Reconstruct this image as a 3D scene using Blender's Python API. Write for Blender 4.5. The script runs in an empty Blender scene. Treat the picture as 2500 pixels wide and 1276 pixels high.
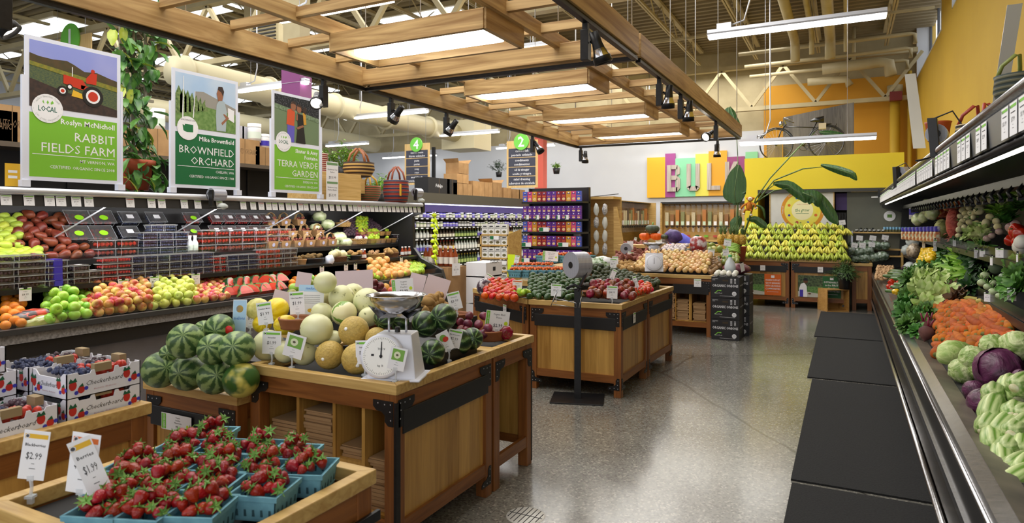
import bpy, math, random
from math import sin, cos, pi, radians
from mathutils import Vector as V, Matrix, Euler
rnd = random.Random(7); U = rnd.uniform
SC = bpy.context.scene; COL = SC.collection
# ---------------- camera, world, exposure ----------------
TH = radians(27.14); FP = 1590.0; H = 1.65; HY = 537.0
cam_d = bpy.data.cameras.new('camera'); cam = bpy.data.objects.new('camera', cam_d); COL.objects.link(cam)
cam.location = (0, 0, H); cam.rotation_euler = (pi/2, 0, TH)
cam_d.sensor_width = 36; cam_d.lens = FP/2500*36; cam_d.shift_y = (HY-638)/2500
cam_d.clip_start = .05; cam_d.clip_end = 100
cam_d.dof.use_dof = True; cam_d.dof.focus_distance = 5.0; cam_d.dof.aperture_fstop = 4.0
SC.camera = cam
W = bpy.data.worlds.new('world'); SC.world = W; W.use_nodes = True
W.node_tree.nodes['Background'].inputs[0].default_value = (.95, .97, 1, 1)
W.node_tree.nodes['Background'].inputs[1].default_value = 1.5
SC.view_settings.view_transform = 'Standard'; SC.view_settings.look = 'None'
SC.view_settings.gamma = 1; SC.view_settings.use_curve_mapping = False
SC.view_settings.exposure = 0.0
SC.cycles.max_bounces = 6; SC.cycles.diffuse_bounces = 3; SC.cycles.glossy_bounces = 3
SC.cycles.transparent_max_bounces = 12; SC.cycles.sample_clamp_indirect = 6
LUM = 2.0      # multiplier for the added ceiling fill lights
def area(name, loc, sx, sy, power, col=(1, .97, .92), rot=(0, 0, 0)):
    l = bpy.data.lights.new(name, 'AREA'); l.shape = 'RECTANGLE'; l.size = sx; l.size_y = sy
    l.energy = power*LUM; l.color = col
    o = bpy.data.objects.new(name, l); COL.objects.link(o); o.location = loc; o.rotation_euler = rot
    return o
# broad fill lights added under the roof, standing in for skylights and fixture rows
area('ceiling_fill_light', (-4.0, 3.5, 6.3), 6, 6, 300)
area('ceiling_fill_light', (-12.0, 8, 6.3), 8, 12, 330)
area('ceiling_fill_light', (-5.0, 13.5, 6.3), 6, 7, 420)
area('ceiling_fill_light', (-6.0, 20, 6.3), 9, 3, 230)
# ---------------- pixel of the photograph -> point in the store ----------------
_c, _s = cos(TH), sin(TH)
def ray(x, y):
    u = (x-1250)/FP; v = (HY-y)/FP
    return V((-_s+_c*u, _c+_s*u, v))
def PZ(x, y, z): a = ray(x, y); t = (z-H)/a.z; return V((a.x*t, a.y*t, z))
def PX(x, y, X): a = ray(x, y); t = X/a.x; return V((X, a.y*t, H+a.z*t))
def PY(x, y, Y): a = ray(x, y); t = Y/a.y; return V((a.x*t, Y, H+a.z*t))
# ---------------- mesh builder ----------------
def frame(o, x, y):
    x = V(x).normalized(); y = V(y).normalized(); z = x.cross(y)
    m = Matrix.Identity(4)
    for i, c in enumerate((x, y, z, V(o))):
        for r in range(3): m[r][i] = c[r]
    return m
TXT = {}
def textmesh(s, bold=0, shear=0):
    k = (s, bold, shear)
    if k not in TXT:
        c = bpy.data.curves.new('t', 'FONT'); c.body = s; c.size = 1; c.offset = bold; c.shear = shear
        c.resolution_u = 1; c.align_x = 'CENTER'
        o = bpy.data.objects.new('t', c); COL.objects.link(o)
        me = bpy.data.meshes.new_from_object(o)
        TXT[k] = ([v.co.copy() for v in me.vertices], [list(p.vertices) for p in me.polygons])
        bpy.data.objects.remove(o); bpy.data.curves.remove(c); bpy.data.meshes.remove(me)
    return TXT[k]
class MB:
    def __init__(s, m=None): s.v = []; s.f = []; s.fm = []; s.fs = []; s.m = m; s.mats = []; s.X = Matrix.Identity(4)
    def add(s, vs, fs, sm=False):
        n = len(s.v); X = s.X
        if s.m not in s.mats: s.mats.append(s.m)
        i = s.mats.index(s.m)
        s.v += [X @ V(v) for v in vs]
        for f in fs: s.f.append([n+k for k in f]); s.fm.append(i); s.fs.append(sm)
        return s
    def box(s, x0, y0, z0, x1, y1, z1):
        return s.add([(x0,y0,z0),(x1,y0,z0),(x1,y1,z0),(x0,y1,z0),(x0,y0,z1),(x1,y0,z1),(x1,y1,z1),(x0,y1,z1)],
            [(0,3,2,1),(4,5,6,7),(0,1,5,4),(1,2,6,5),(2,3,7,6),(3,0,4,7)])
    def hexa(s, b, t):     # bottom quad, top quad
        return s.add(list(b)+list(t), [(0,3,2,1),(4,5,6,7),(0,1,5,4),(1,2,6,5),(2,3,7,6),(3,0,4,7)])
    def prism(s, poly, z0, z1):
        n = len(poly)
        return s.add([(p[0],p[1],z0) for p in poly]+[(p[0],p[1],z1) for p in poly],
            [tuple(range(n-1,-1,-1)), tuple(range(n,2*n))]+[(i,(i+1)%n,n+(i+1)%n,n+i) for i in range(n)])
    def section(s, poly, y0, y1):    # (x,z) outline swept along y
        n = len(poly)
        return s.add([(p[0],y0,p[1]) for p in poly]+[(p[0],y1,p[1]) for p in poly],
            [tuple(range(n)), tuple(range(2*n-1,n-1,-1))]+[(i,n+i,n+(i+1)%n,(i+1)%n) for i in range(n)])
    def lathe(s, prof, n=14, sm=True, lobes=0, amp=0, o=(0,0,0), ax=None):
        vs = []; fs = []; O = V(o); A = ax or Matrix.Identity(3)
        rings = []
        for (r, z) in prof:
            if r <= 1e-6: rings.append([len(vs)]); vs.append(O+A@V((0,0,z)))
            else:
                g = []
                for i in range(n):
                    a = 2*pi*i/n; q = r*(1+amp*cos(lobes*a)) if lobes else r
                    g.append(len(vs)); vs.append(O+A@V((q*cos(a), q*sin(a), z)))
                rings.append(g)
        for a, b in zip(rings, rings[1:]):
            for i in range(n):
                j = (i+1) % n
                if len(a) == 1 and len(b) == 1: continue
                if len(a) == 1: fs.append((a[0], b[j], b[i]))
                elif len(b) == 1: fs.append((a[i], a[j], b[0]))
                else: fs.append((a[i], a[j], b[j], b[i]))
        return s.add(vs, fs, sm)
    def tube(s, pts, r, n=6, sm=True, caps=True):
        pts = [V(p) for p in pts]; m = len(pts); rs = r if isinstance(r, (list, tuple)) else [r]*m
        vs = []; fs = []; up = None
        for k, p in enumerate(pts):
            d = (pts[min(k+1, m-1)]-pts[max(k-1, 0)]).normalized()
            if up is None: up = V((0,0,1)) if abs(d.z) < .9 else V((1,0,0))
            a = d.cross(up)
            if a.length < 1e-4: a = d.cross(V((0,1,0)))
            a.normalize(); b = d.cross(a); up = -b if False else up
            for i in range(n): t = 2*pi*i/n; vs.append(p+(a*cos(t)+b*sin(t))*rs[k])
        for k in range(m-1):
            for i in range(n): j = (i+1) % n; fs.append((k*n+i, k*n+j, k*n+n+j, k*n+n+i))
        if caps: fs += [tuple(range(n-1,-1,-1)), tuple(range((m-1)*n, m*n))]
        return s.add(vs, fs, sm)
    def bar(s, a, b, w, h):      # rectangular bar between two points
        a = V(a); b = V(b); d = (b-a).normalized(); u = V((0,0,1)) if abs(d.z) < .95 else V((1,0,0))
        x = d.cross(u).normalized()*w/2; y = x.cross(d).normalized()*h/2
        return s.hexa([a-x-y, a+x-y, b+x-y, b-x-y], [a-x+y, a+x+y, b+x+y, b-x+y])
    # flat artwork in the local x,y plane, layer l
    def r2(s, x0, y0, x1, y1, l=1): z = l*.0007; return s.add([(x0,y0,z),(x1,y0,z),(x1,y1,z),(x0,y1,z)], [(0,1,2,3)])
    def p2(s, pts, l=1): return s.add([(p[0],p[1],l*.0007) for p in pts], [tuple(range(len(pts)))])
    def d2(s, cx, cy, r, l=1, n=20, ry=None):
        ry = ry or r; return s.p2([(cx+r*cos(2*pi*i/n), cy+ry*sin(2*pi*i/n)) for i in range(n)], l)
    def text(s, t, x, y, size, l=2, bold=0, shear=0, al='c', wmax=None):
        vs, fs = textmesh(t, bold, shear)
        if not vs: return s
        x0 = min(v.x for v in vs); x1 = max(v.x for v in vs); w = (x1-x0)*size; k = 1
        if wmax and w > wmax: k = wmax/w
        off = {'c': -(x0+x1)/2, 'l': -x0, 'r': -x1}[al]
        return s.add([((v.x+off)*size*k+x, v.y*size+y, l*.0007) for v in vs], fs)
    def mesh(s, name):
        me = bpy.data.meshes.new(name); me.from_pydata([tuple(v) for v in s.v], [], s.f)
        for m in s.mats: me.materials.append(m)
        me.polygons.foreach_set('material_index', s.fm); me.polygons.foreach_set('use_smooth', s.fs); me.update()
        return me
    def build(s, name, parent=None, loc=None, rz=0, bev=0):
        o = bpy.data.objects.new(name, s.mesh(name)); COL.objects.link(o)
        if parent is not None: o.parent = parent
        if loc is not None: o.location = loc
        if rz: o.rotation_euler.z = rz
        if bev:
            b = o.modifiers.new('bevel', 'BEVEL'); b.width = bev; b.segments = 2; b.limit_method = 'ANGLE'
        return o
def tag(o, label, cat, group=None):
    o['label'] = label; o['category'] = cat
    if group: o['group'] = group
    return o
def thing(name, label, cat, loc=(0,0,0), rz=0, group=None):
    o = bpy.data.objects.new(name, None); COL.objects.link(o); o.location = loc; o.rotation_euler.z = rz
    o.empty_display_size = .05
    return tag(o, label, cat, group)
def struct(mb, name, bev=0): o = mb.build(name, bev=bev); o['kind'] = 'structure'; return o
def dup(root, loc=None, rot=None, label=None, group=None, sc=None):
    r = root.copy(); COL.objects.link(r)
    if loc is not None: r.location = loc
    if rot is not None: r.rotation_euler = rot
    if sc is not None: r.scale = (sc, sc, sc) if isinstance(sc, (int, float)) else sc
    if label: r['label'] = label
    if group: r['group'] = group
    for ch in list(root.children):
        c = ch.copy(); COL.objects.link(c); c.parent = r
        for g in list(ch.children): d = g.copy(); COL.objects.link(d); d.parent = c
    return r
class Kind:      # first placing moves the source itself, later ones copy it
    def __init__(s, o): s.o = o; s.used = False
    def put(s, loc, rot=None, label=None, group=None, sc=None):
        if s.used: return dup(s.o, loc, rot, label, group, sc)
        s.used = True; o = s.o; o.location = loc
        if rot is not None: o.rotation_euler = rot
        if sc is not None: o.scale = (sc, sc, sc) if isinstance(sc, (int, float)) else sc
        if label: o['label'] = label
        if group: o['group'] = group
        return o
# ---------------- materials ----------------
def lin(c):
    return tuple(((q/255)/12.92 if q/255 <= .04045 else ((q/255+.055)/1.055)**2.4) for q in c[:3])+(1,)
MC = {}
def mat(name, c, c2=None, sc=6, st=(1,1,1), ro=.5, me=0, bump=0, var=0, em=0, tr=0, al=1, ramp=(.35,.65), coat=0, tex='noise', det=3, dist=0, ss=0, c3=None, bsc=None, hue=0):
    if name in MC: return MC[name]
    m = bpy.data.materials.new(name); m.use_nodes = True; MC[name] = m
    nt = m.node_tree; N = nt.nodes; L = nt.links; p = N['Principled BSDF']
    p.inputs['Roughness'].default_value = ro; p.inputs['Metallic'].default_value = me
    p.inputs['Transmission Weight'].default_value = tr; p.inputs['Alpha'].default_value = al
    p.inputs['Coat Weight'].default_value = coat; p.inputs['Base Color'].default_value = lin(c)
    if ss: p.inputs['Subsurface Weight'].default_value = ss; p.inputs['Subsurface Radius'].default_value = (.01,.006,.003)
    out = None; fac = None
    if c2 is not None or bump:
        tc = N.new('ShaderNodeTexCoord'); mp = N.new('ShaderNodeMapping'); mp.inputs['Scale'].default_value = st
        L.new(tc.outputs['Object'], mp.inputs[0])
        def tx(scale):
            if tex == 'voronoi': t = N.new('ShaderNodeTexVoronoi'); o = 'Distance'
            elif tex == 'wave': t = N.new('ShaderNodeTexWave'); o = 'Fac'; t.inputs['Distortion'].default_value = dist; t.inputs['Detail Scale'].default_value = 2
            else: t = N.new('ShaderNodeTexNoise'); o = 'Fac'; t.inputs['Detail'].default_value = det; t.inputs['Distortion'].default_value = dist
            t.inputs['Scale'].default_value = scale; L.new(mp.outputs[0], t.inputs['Vector']); return t.outputs[o]
        fac = tx(sc)
    if c2 is not None:
        r = N.new('ShaderNodeValToRGB'); e = r.color_ramp.elements
        e[0].position = ramp[0]; e[0].color = lin(c); e[1].position = ramp[1]; e[1].color = lin(c2)
        if c3 is not None: q = e.new(min(1, ramp[1]+.12)); q.color = lin(c3)
        L.new(fac, r.inputs[0]); out = r.outputs[0]
    if var or hue:
        oi = N.new('ShaderNodeObjectInfo'); hs = N.new('ShaderNodeHueSaturation')
        a = N.new('ShaderNodeMapRange'); a.inputs[3].default_value = 1-var; a.inputs[4].default_value = 1+var
        L.new(oi.outputs['Random'], a.inputs[0]); L.new(a.outputs[0], hs.inputs['Value'])
        if hue:
            ml = N.new('ShaderNodeMath'); ml.operation = 'MULTIPLY'; ml.inputs[1].default_value = 7.31
            fr = N.new('ShaderNodeMath'); fr.operation = 'FRACT'; b = N.new('ShaderNodeMapRange')
            b.inputs[3].default_value = .5-hue; b.inputs[4].default_value = .5+hue
            L.new(oi.outputs['Random'], ml.inputs[0]); L.new(ml.outputs[0], fr.inputs[0]); L.new(fr.outputs[0], b.inputs[0]); L.new(b.outputs[0], hs.inputs['Hue'])
        if out: L.new(out, hs.inputs['Color'])
        else: hs.inputs['Color'].default_value = lin(c)
        out = hs.outputs[0]
    if out: L.new(out, p.inputs['Base Color'])
    if bump:
        bm = N.new('ShaderNodeBump'); bm.inputs['Strength'].default_value = bump; bm.inputs['Distance'].default_value = .01
        L.new(tx(bsc) if bsc else fac, bm.inputs['Height']); L.new(bm.outputs[0], p.inputs['Normal'])
    if em:
        if out: L.new(out, p.inputs['Emission Color'])
        else: p.inputs['Emission Color'].default_value = lin(c)
        p.inputs['Emission Strength'].default_value = em
    return m
def stripes(name, ca, cb, k, ro=.35, dist=.06, sc=9, axis='ang', ramp=(.35,.62), var=.12, c3=None, bump=0):
    """stripes running pole to pole of a fruit (angle round its z axis), wobbled by noise"""
    if name in MC: return MC[name]
    m = bpy.data.materials.new(name); m.use_nodes = True; MC[name] = m
    nt = m.node_tree; N = nt.nodes; L = nt.links; p = N['Principled BSDF']; p.inputs['Roughness'].default_value = ro
    tc = N.new('ShaderNodeTexCoord'); sp = N.new('ShaderNodeSeparateXYZ'); L.new(tc.outputs['Object'], sp.inputs[0])
    def mth(op, a, b=None):
        t = N.new('ShaderNodeMath'); t.operation = op
        for i, q in enumerate((a, b)):
            if q is None: continue
            if isinstance(q, (int, float)): t.inputs[i].default_value = q
            else: L.new(q, t.inputs[i])
        return t.outputs[0]
    nz = N.new('ShaderNodeTexNoise'); nz.inputs['Scale'].default_value = sc; nz.inputs['Detail'].default_value = 4; L.new(tc.outputs['Object'], nz.inputs['Vector'])
    if axis == 'ang': a = mth('ARCTAN2', sp.outputs['Y'], sp.outputs['X']); a = mth('MULTIPLY', a, k)
    else: a = mth('MULTIPLY', sp.outputs[axis], k)
    w = mth('SUBTRACT', nz.outputs['Fac'], .5); w = mth('MULTIPLY', w, dist*100)
    a = mth('SINE', mth('ADD', a, w)); a = mth('MULTIPLY_ADD', a, .5); a.node.inputs[2].default_value = .5
    n2 = N.new('ShaderNodeTexNoise'); n2.inputs['Scale'].default_value = sc*5; n2.inputs['Detail'].default_value = 3; L.new(tc.outputs['Object'], n2.inputs['Vector'])
    a = mth('ADD', a, mth('MULTIPLY', mth('SUBTRACT', n2.outputs['Fac'], .5), .9))
    r = N.new('ShaderNodeValToRGB'); e = r.color_ramp.elements
    e[0].position = ramp[0]; e[0].color = lin(ca); e[1].position = ramp[1]; e[1].color = lin(cb)
    if c3 is not None: q = e.new(min(1, ramp[1]+.2)); q.color = lin(c3)
    L.new(a, r.inputs[0])
    oi = N.new('ShaderNodeObjectInfo'); hs = N.new('ShaderNodeHueSaturation'); mr = N.new('ShaderNodeMapRange')
    mr.inputs[3].default_value = 1-var; mr.inputs[4].default_value = 1+var
    L.new(oi.outputs['Random'], mr.inputs[0]); L.new(mr.outputs[0], hs.inputs['Value']); L.new(r.outputs[0], hs.inputs['Color'])
    L.new(hs.outputs[0], p.inputs['Base Color'])
    if bump:
        bm = N.new('ShaderNodeBump'); bm.inputs['Strength'].default_value = bump; bm.inputs['Distance'].default_value = .01
        L.new(a, bm.inputs['Height']); L.new(bm.outputs[0], p.inputs['Normal'])
    return m
def planks(name, ca, cb, width, axis='X', grain='Z', ro=.35):
    """boards side by side along `axis`, each with its own tone and a fine grain"""
    if name in MC: return MC[name]
    m = bpy.data.materials.new(name); m.use_nodes = True; MC[name] = m
    nt = m.node_tree; N = nt.nodes; L = nt.links; p = N['Principled BSDF']; p.inputs['Roughness'].default_value = ro
    tc = N.new('ShaderNodeTexCoord'); sp = N.new('ShaderNodeSeparateXYZ'); L.new(tc.outputs['Object'], sp.inputs[0])
    d = N.new('ShaderNodeMath'); d.operation = 'MULTIPLY'; d.inputs[1].default_value = 1/width
    if axis == 'XY':
        q = N.new('ShaderNodeMath'); q.operation = 'ADD'; L.new(sp.outputs['X'], q.inputs[0]); L.new(sp.outputs['Y'], q.inputs[1]); L.new(q.outputs[0], d.inputs[0])
    else: L.new(sp.outputs[axis], d.inputs[0])
    fl = N.new('ShaderNodeMath'); fl.operation = 'FLOOR'; L.new(d.outputs[0], fl.inputs[0])
    wn = N.new('ShaderNodeTexWhiteNoise'); wn.noise_dimensions = '1D'; L.new(fl.outputs[0], wn.inputs['W'])
    mp = N.new('ShaderNodeMapping'); s = [26,26,26]; s['XYZ'.index(grain)] = 2.2; mp.inputs['Scale'].default_value = s
    L.new(tc.outputs['Object'], mp.inputs[0]); nz = N.new('ShaderNodeTexNoise'); nz.inputs['Scale'].default_value = 1; nz.inputs['Distortion'].default_value = 1.2
    L.new(mp.outputs[0], nz.inputs['Vector'])
    a = N.new('ShaderNodeMath'); a.operation = 'MULTIPLY_ADD'; a.inputs[1].default_value = .45; L.new(wn.outputs['Value'], a.inputs[0])
    b = N.new('ShaderNodeMath'); b.operation = 'MULTIPLY'; b.inputs[1].default_value = .6; L.new(nz.outputs['Fac'], b.inputs[0]); L.new(b.outputs[0], a.inputs[2])
    r = N.new('ShaderNodeValToRGB'); e = r.color_ramp.elements; e[0].position = .2; e[0].color = lin(ca); e[1].position = .8; e[1].color = lin(cb)
    L.new(a.outputs[0], r.inputs[0]); L.new(r.outputs[0], p.inputs['Base Color'])
    return m
def wood(name, ca, cb, grain='X', ro=.4, sc=1, var=0):
    s = [22*sc]*3; s['XYZ'.index(grain)] = 1.4*sc
    return mat(name, ca, cb, sc=1, st=tuple(s), ro=ro, ramp=(.3,.7), dist=1.5, det=4, var=var)
WHITE = mat('white_paper', (235,235,238), ro=.7); BLACK = mat('black_plastic', (22,22,24), ro=.45)
BLKMET = mat('black_metal', (26,26,28), (34,34,36), sc=30, ro=.4, me=.3)
CHROME = mat('brushed_steel', (190,190,192), (160,160,163), sc=3, st=(1,40,40), ro=.22, me=1)
ALU = mat('satin_aluminium', (205,207,214), ro=.35, me=.6)
GREY = mat('grey_panel', (120,118,124), (105,103,108), sc=4, ro=.5)
CREAM = mat('cream_painted_steel', (182,168,130), (168,154,116), sc=2, ro=.55)
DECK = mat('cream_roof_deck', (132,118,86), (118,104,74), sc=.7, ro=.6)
INK = mat('grey_ink', (70,70,75), ro=.8); DARKINK = mat('dark_ink', (35,35,40), ro=.8)
GRN = mat('label_green', (120,190,60), ro=.6); DGRN = mat('deep_green_print', (22,110,60), ro=.6)
def film(name, fac, ro=.08, c=(1,1,1,1)):      # thin clear plastic: mostly see-through with a sheen
    m = bpy.data.materials.new(name); m.use_nodes = True; MC[name] = m; N = m.node_tree.nodes; L = m.node_tree.links; N.remove(N['Principled BSDF'])
    t = N.new('ShaderNodeBsdfTransparent'); g = N.new('ShaderNodeBsdfGlossy'); g.inputs['Roughness'].default_value = ro; g.inputs['Color'].default_value = c
    x = N.new('ShaderNodeMixShader'); x.inputs[0].default_value = fac; L.new(t.outputs[0], x.inputs[1]); L.new(g.outputs[0], x.inputs[2]); L.new(x.outputs[0], N['Material Output'].inputs[0]); return m
CLEAR = film('clear_plastic', .11, .12); MILKY = film('milky_plastic', .33, .25)
CARD = mat('brown_cardboard', (176,138,92), (160,122,78), sc=5, ro=.8, var=.12)
LAMP = mat('lamp_tube', (255,252,246), em=9.0); 
HON_X = wood('honey_wood_x', (176,138,76), (208,174,108), 'X'); HON_Y = wood('honey_wood_y', (176,138,76), (208,174,108), 'Y')
CHR_Z = wood('cherry_wood_z', (112,64,26), (148,92,42), 'Z'); CHR_X = wood('cherry_wood_x', (112,64,26), (148,92,42), 'X'); CHR_Y = wood('cherry_wood_y', (112,64,26), (148,92,42), 'Y')
PANX = planks('panel_boards_x', (148,104,42), (206,160,84), .12, 'XY', 'Z')
# ================= large structure =================
def floor_mat():
    m = bpy.data.materials.new('polished_concrete'); m.use_nodes = True; nt = m.node_tree; N = nt.nodes; L = nt.links; p = N['Principled BSDF']
    tc = N.new('ShaderNodeTexCoord')
    n1 = N.new('ShaderNodeTexNoise'); n1.inputs['Scale'].default_value = .9; n1.inputs['Detail'].default_value = 5; L.new(tc.outputs['Object'], n1.inputs['Vector'])
    r1 = N.new('ShaderNodeValToRGB'); e = r1.color_ramp.elements; e[0].position = .3; e[0].color = lin((96,95,91)); e[1].position = .7; e[1].color = lin((134,133,127)); L.new(n1.outputs['Fac'], r1.inputs[0])
    v = N.new('ShaderNodeTexVoronoi'); v.inputs['Scale'].default_value = 85; L.new(tc.outputs['Object'], v.inputs['Vector'])
    r2 = N.new('ShaderNodeValToRGB'); r2.color_ramp.interpolation = 'CONSTANT'; e = r2.color_ramp.elements
    e[0].position = 0; e[0].color = lin((70,62,54)); e[1].position = .22; e[1].color = lin((128,124,114)); q = e.new(.72); q.color = lin((146,142,130)); q = e.new(.9); q.color = lin((196,190,176))
    s3 = N.new('ShaderNodeSeparateColor'); L.new(v.outputs['Color'], s3.inputs[0]); L.new(s3.outputs[0], r2.inputs[0])
    mx = N.new('ShaderNodeMix'); mx.data_type = 'RGBA'; mx.inputs['Factor'].default_value = .42
    L.new(r1.outputs[0], mx.inputs['A']); L.new(r2.outputs[0], mx.inputs['B']); L.new(mx.outputs['Result'], p.inputs['Base Color'])
    vc = N.new('ShaderNodeTexVoronoi'); vc.feature = 'DISTANCE_TO_EDGE'; vc.inputs['Scale'].default_value = .22; 
    nw = N.new('ShaderNodeTexNoise'); nw.inputs['Scale'].default_value = 2.5; nw.inputs['Detail'].default_value = 6; L.new(tc.outputs['Object'], nw.inputs['Vector'])
    av = N.new('ShaderNodeMixRGB'); av.inputs[0].default_value = .12; L.new(tc.outputs['Object'], av.inputs[1]); L.new(nw.outputs['Color'], av.inputs[2]); L.new(av.outputs[0], vc.inputs['Vector'])
    rc = N.new('ShaderNodeValToRGB'); e = rc.color_ramp.elements; e[0].position = 0; e[0].color = (.25,.25,.25,1); e[1].position = .0012; e[1].color = (1,1,1,1); L.new(vc.outputs['Distance'], rc.inputs[0])
    mm = N.new('ShaderNodeMix'); mm.data_type = 'RGBA'; mm.blend_type = 'MULTIPLY'; mm.inputs['Factor'].default_value = 1
    L.new(mx.outputs['Result'], mm.inputs['A']); L.new(rc.outputs[0], mm.inputs['B']); L.new(mm.outputs['Result'], p.inputs['Base Color'])
    rr = N.new('ShaderNodeMapRange'); rr.inputs[3].default_value = .12; rr.inputs[4].default_value = .3; L.new(n1.outputs['Fac'], rr.inputs[0]); L.new(rr.outputs[0], p.inputs['Roughness'])
    p.inputs['IOR'].default_value = 1.5; p.inputs['Coat Weight'].default_value = .35; p.inputs['Coat Roughness'].default_value = .14
    return m
FLOOR = floor_mat()
struct(MB(FLOOR).box(-27,-6,-.1,2.3,22.3,0), 'floor')
WWALL = mat('white_wall_paint', (208,211,216), (200,203,209), sc=.6, ro=.7)
ORW = mat('orange_wall_paint', (208,150,34), (198,140,28), sc=.6, ro=.7)
YOW = mat('mustard_wall_paint', (196,160,44), (188,152,40), sc=.7, ro=.7)
YEL = mat('bright_yellow_paint', (240,218,52), (236,212,46), sc=.7, ro=.6)
b = MB(WWALL).box(-27,22,0,2.2,22.3,4.5); b.m = CREAM; b.box(-27,22,4.5,2.2,22.3,7.25); b.m = ORW; b.box(-2.3,21.9,0,1.8,22,5.85)
struct(b, 'wall_back')
# right wall with its two high window openings
b = MB(YOW); b.box(1.8,-.5,0,2.25,22,5.68); b.box(1.8,-.5,5.68,2.25,9.4,7.25); b.box(1.8,14.8,5.68,2.25,16.4,7.25); b.box(1.8,21.7,5.68,2.25,22,7.25)
struct(b, 'wall_right')
for k, (y0, y1) in enumerate(((16.4,21.7),(9.4,14.8))):
    fr = MB(mat('window_frame_grey', (70,74,82), ro=.4))
    for y in (y0+.03, (2*y0+y1)/3, (y0+2*y1)/3, y1-.03): fr.box(2.1,y-.03,5.68,2.16,y+.03,7.25)
    fr.box(2.1,y0,5.68,2.16,y1,5.74); fr.box(2.1,y0,6.05,2.16,y1,6.1)
    w = struct(fr, 'window_%d' % (k+1)); rv = MB(WWALL).box(1.79,y1-.02,5.66,2.12,y1+.012,7.25).box(1.79,y0,5.66,2.12,y1,5.69).box(1.79,y0-.012,5.66,2.12,y0+.02,7.25); struct(rv, 'trim_window_reveal')
    MB(mat('window_glass', (240,245,250), ro=.03, al=.12)).box(2.12,y0,5.7,2.13,y1,7.25).build('pane', w)
struct(MB(WWALL).box(-27.3,-6,0,-27,22.3,7.25), 'wall_left')
# ribbed roof deck
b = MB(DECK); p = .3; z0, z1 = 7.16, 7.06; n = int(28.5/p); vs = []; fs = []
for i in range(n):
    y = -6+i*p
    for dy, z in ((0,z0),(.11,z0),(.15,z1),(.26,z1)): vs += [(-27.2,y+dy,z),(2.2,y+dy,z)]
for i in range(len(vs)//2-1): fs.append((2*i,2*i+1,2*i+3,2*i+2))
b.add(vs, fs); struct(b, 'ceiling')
SKY = mat('skylight_diffuser', (235,243,255), em=3.2)
for X in (-24.5,-19.5,-14.5,-9.8):
    for Y in (5,10.5,14.5,19.5):
        s = struct(MB(CREAM).box(X-1.3,Y-.95,6.92,X+1.3,Y+.95,7.05), 'trim_skylight_curb')
        MB(SKY).box(X-1.2,Y-.85,6.89,X+1.2,Y+.85,6.92).build('skylight_lens', s)
# roof girders across, joists along
for Y, z in ((-2.1,5.1),(9.7,5.1),(21.4,5.1)):
    b = MB(CREAM).box(-26.9,Y-.09,z-.06,1.79,Y+.09,z+.06); b.box(-26.9,Y-.1,6.35,1.79,Y+.1,6.48); x = -26.9; k = 0
    while x < 1.6: b.bar((x,Y,z+.05) if k % 2 else (x,Y,6.37), (x+.9,Y,6.37) if k % 2 else (x+.9,Y,z+.05), .08, .09); x += .9; k += 1
    struct(b, 'trim_roof_girder')
for k in range(17):
    X = 1.0-1.7*k; b = MB(CREAM)
    for y0, y1 in ((-5.9,9.6),(9.8,21.3)):
        b.box(X-.06,y0,6.97,X+.06,y1,7.05); b.box(X-.05,y0+.4,6.5,X-.01,y1-.4,6.56); b.box(X+.01,y0+.4,6.5,X+.05,y1-.4,6.56)
        y = y0+.4; j = 0
        while y+.62 < y1-.3: b.tube([(X,y,6.53 if j % 2 else 6.99),(X,y+.6,6.99 if j % 2 else 6.53)], .018, 4, False, False); y += .6; j += 1
    struct(b, 'trim_roof_joist')
for Y in (2.5,6,13.5,17.5): struct(MB(CREAM).box(-26.9,Y-.03,6.44,1.79,Y+.03,6.5), 'trim_roof_bridging')
# ducts and pipes
DUCT = mat('cream_spiral_duct', (206,196,160), (192,182,146), tex='wave', sc=6, st=(0,1,0), ro=.5)
b = MB(DUCT).tube([(-11,7.8,4.4),(-11,17.5,4.4)], .27, 24)
for y in range(8, 18, 2): b.tube([(-11,y,4.4),(-11,y+.06,4.4)], .32, 24)
b.box(-11.5,17.5,3.9,-10.3,18.6,4.8); tag(b.build('air_duct'), 'long round cream ventilation duct running under the roof trusses at left', 'duct')
b = MB(DUCT).tube([(-17,9,4.7),(-17,21,4.7)], .3, 20); b.box(-17.4,9,4.3,-16.6,10,5.1)
tag(b.build('air_duct'), 'thicker cream duct with square box far back at left', 'duct')
b = MB(CREAM).box(-8.4,18.2,4.4,-6.2,19.6,7.05); tag(b.build('duct_plenum'), 'boxy cream duct section above the far white wall', 'duct')
va, vb = PY(596,120,10.5), PY(680,70,10.5); b = MB(CREAM).box(va.x,10.5,va.z,vb.x,11.4,7.05); b.m = BLKMET
for i in range(7): b.box(va.x+.08,10.47,va.z+.1+i*.08,vb.x-.08,10.51,va.z+.13+i*.08)
tag(b.build('air_handler'), 'cream air handler box with dark louvre grille near purple column', 'air vent')
for nm, X, z, r, ye in (('first',-1.15,6.2,.11,18.1),('second',-.75,6.25,.06,17.7),('third',-.35,6.2,.12,18.2),('fourth',.0,6.25,.05,17.8)):
    b = MB(CREAM).tube([(X,-1,z),(X,ye-.2,z),(X,ye,z-.12),(X,ye,z-.5)], r, 12)
    tag(b.build('ceiling_pipe'), 'cream overhead pipe at upper right running into the store, %s from left' % nm, 'pipe')
for z, y, nm in ((6.2,18.6,'highest'),(6.12,19.8,'middle'),(6.05,20.9,'lowest')):
    b = MB(CREAM).tube([(-2.6,y,z-.05),(1.4,y,z),(1.5,y,z-.02),(1.5,y,z-.25)], .05, 8)
    tag(b.build('sprinkler_pipe'), 'thin cream cross pipe reaching the right wall, %s of three' % nm, 'pipe')
b = MB(CREAM)
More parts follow.
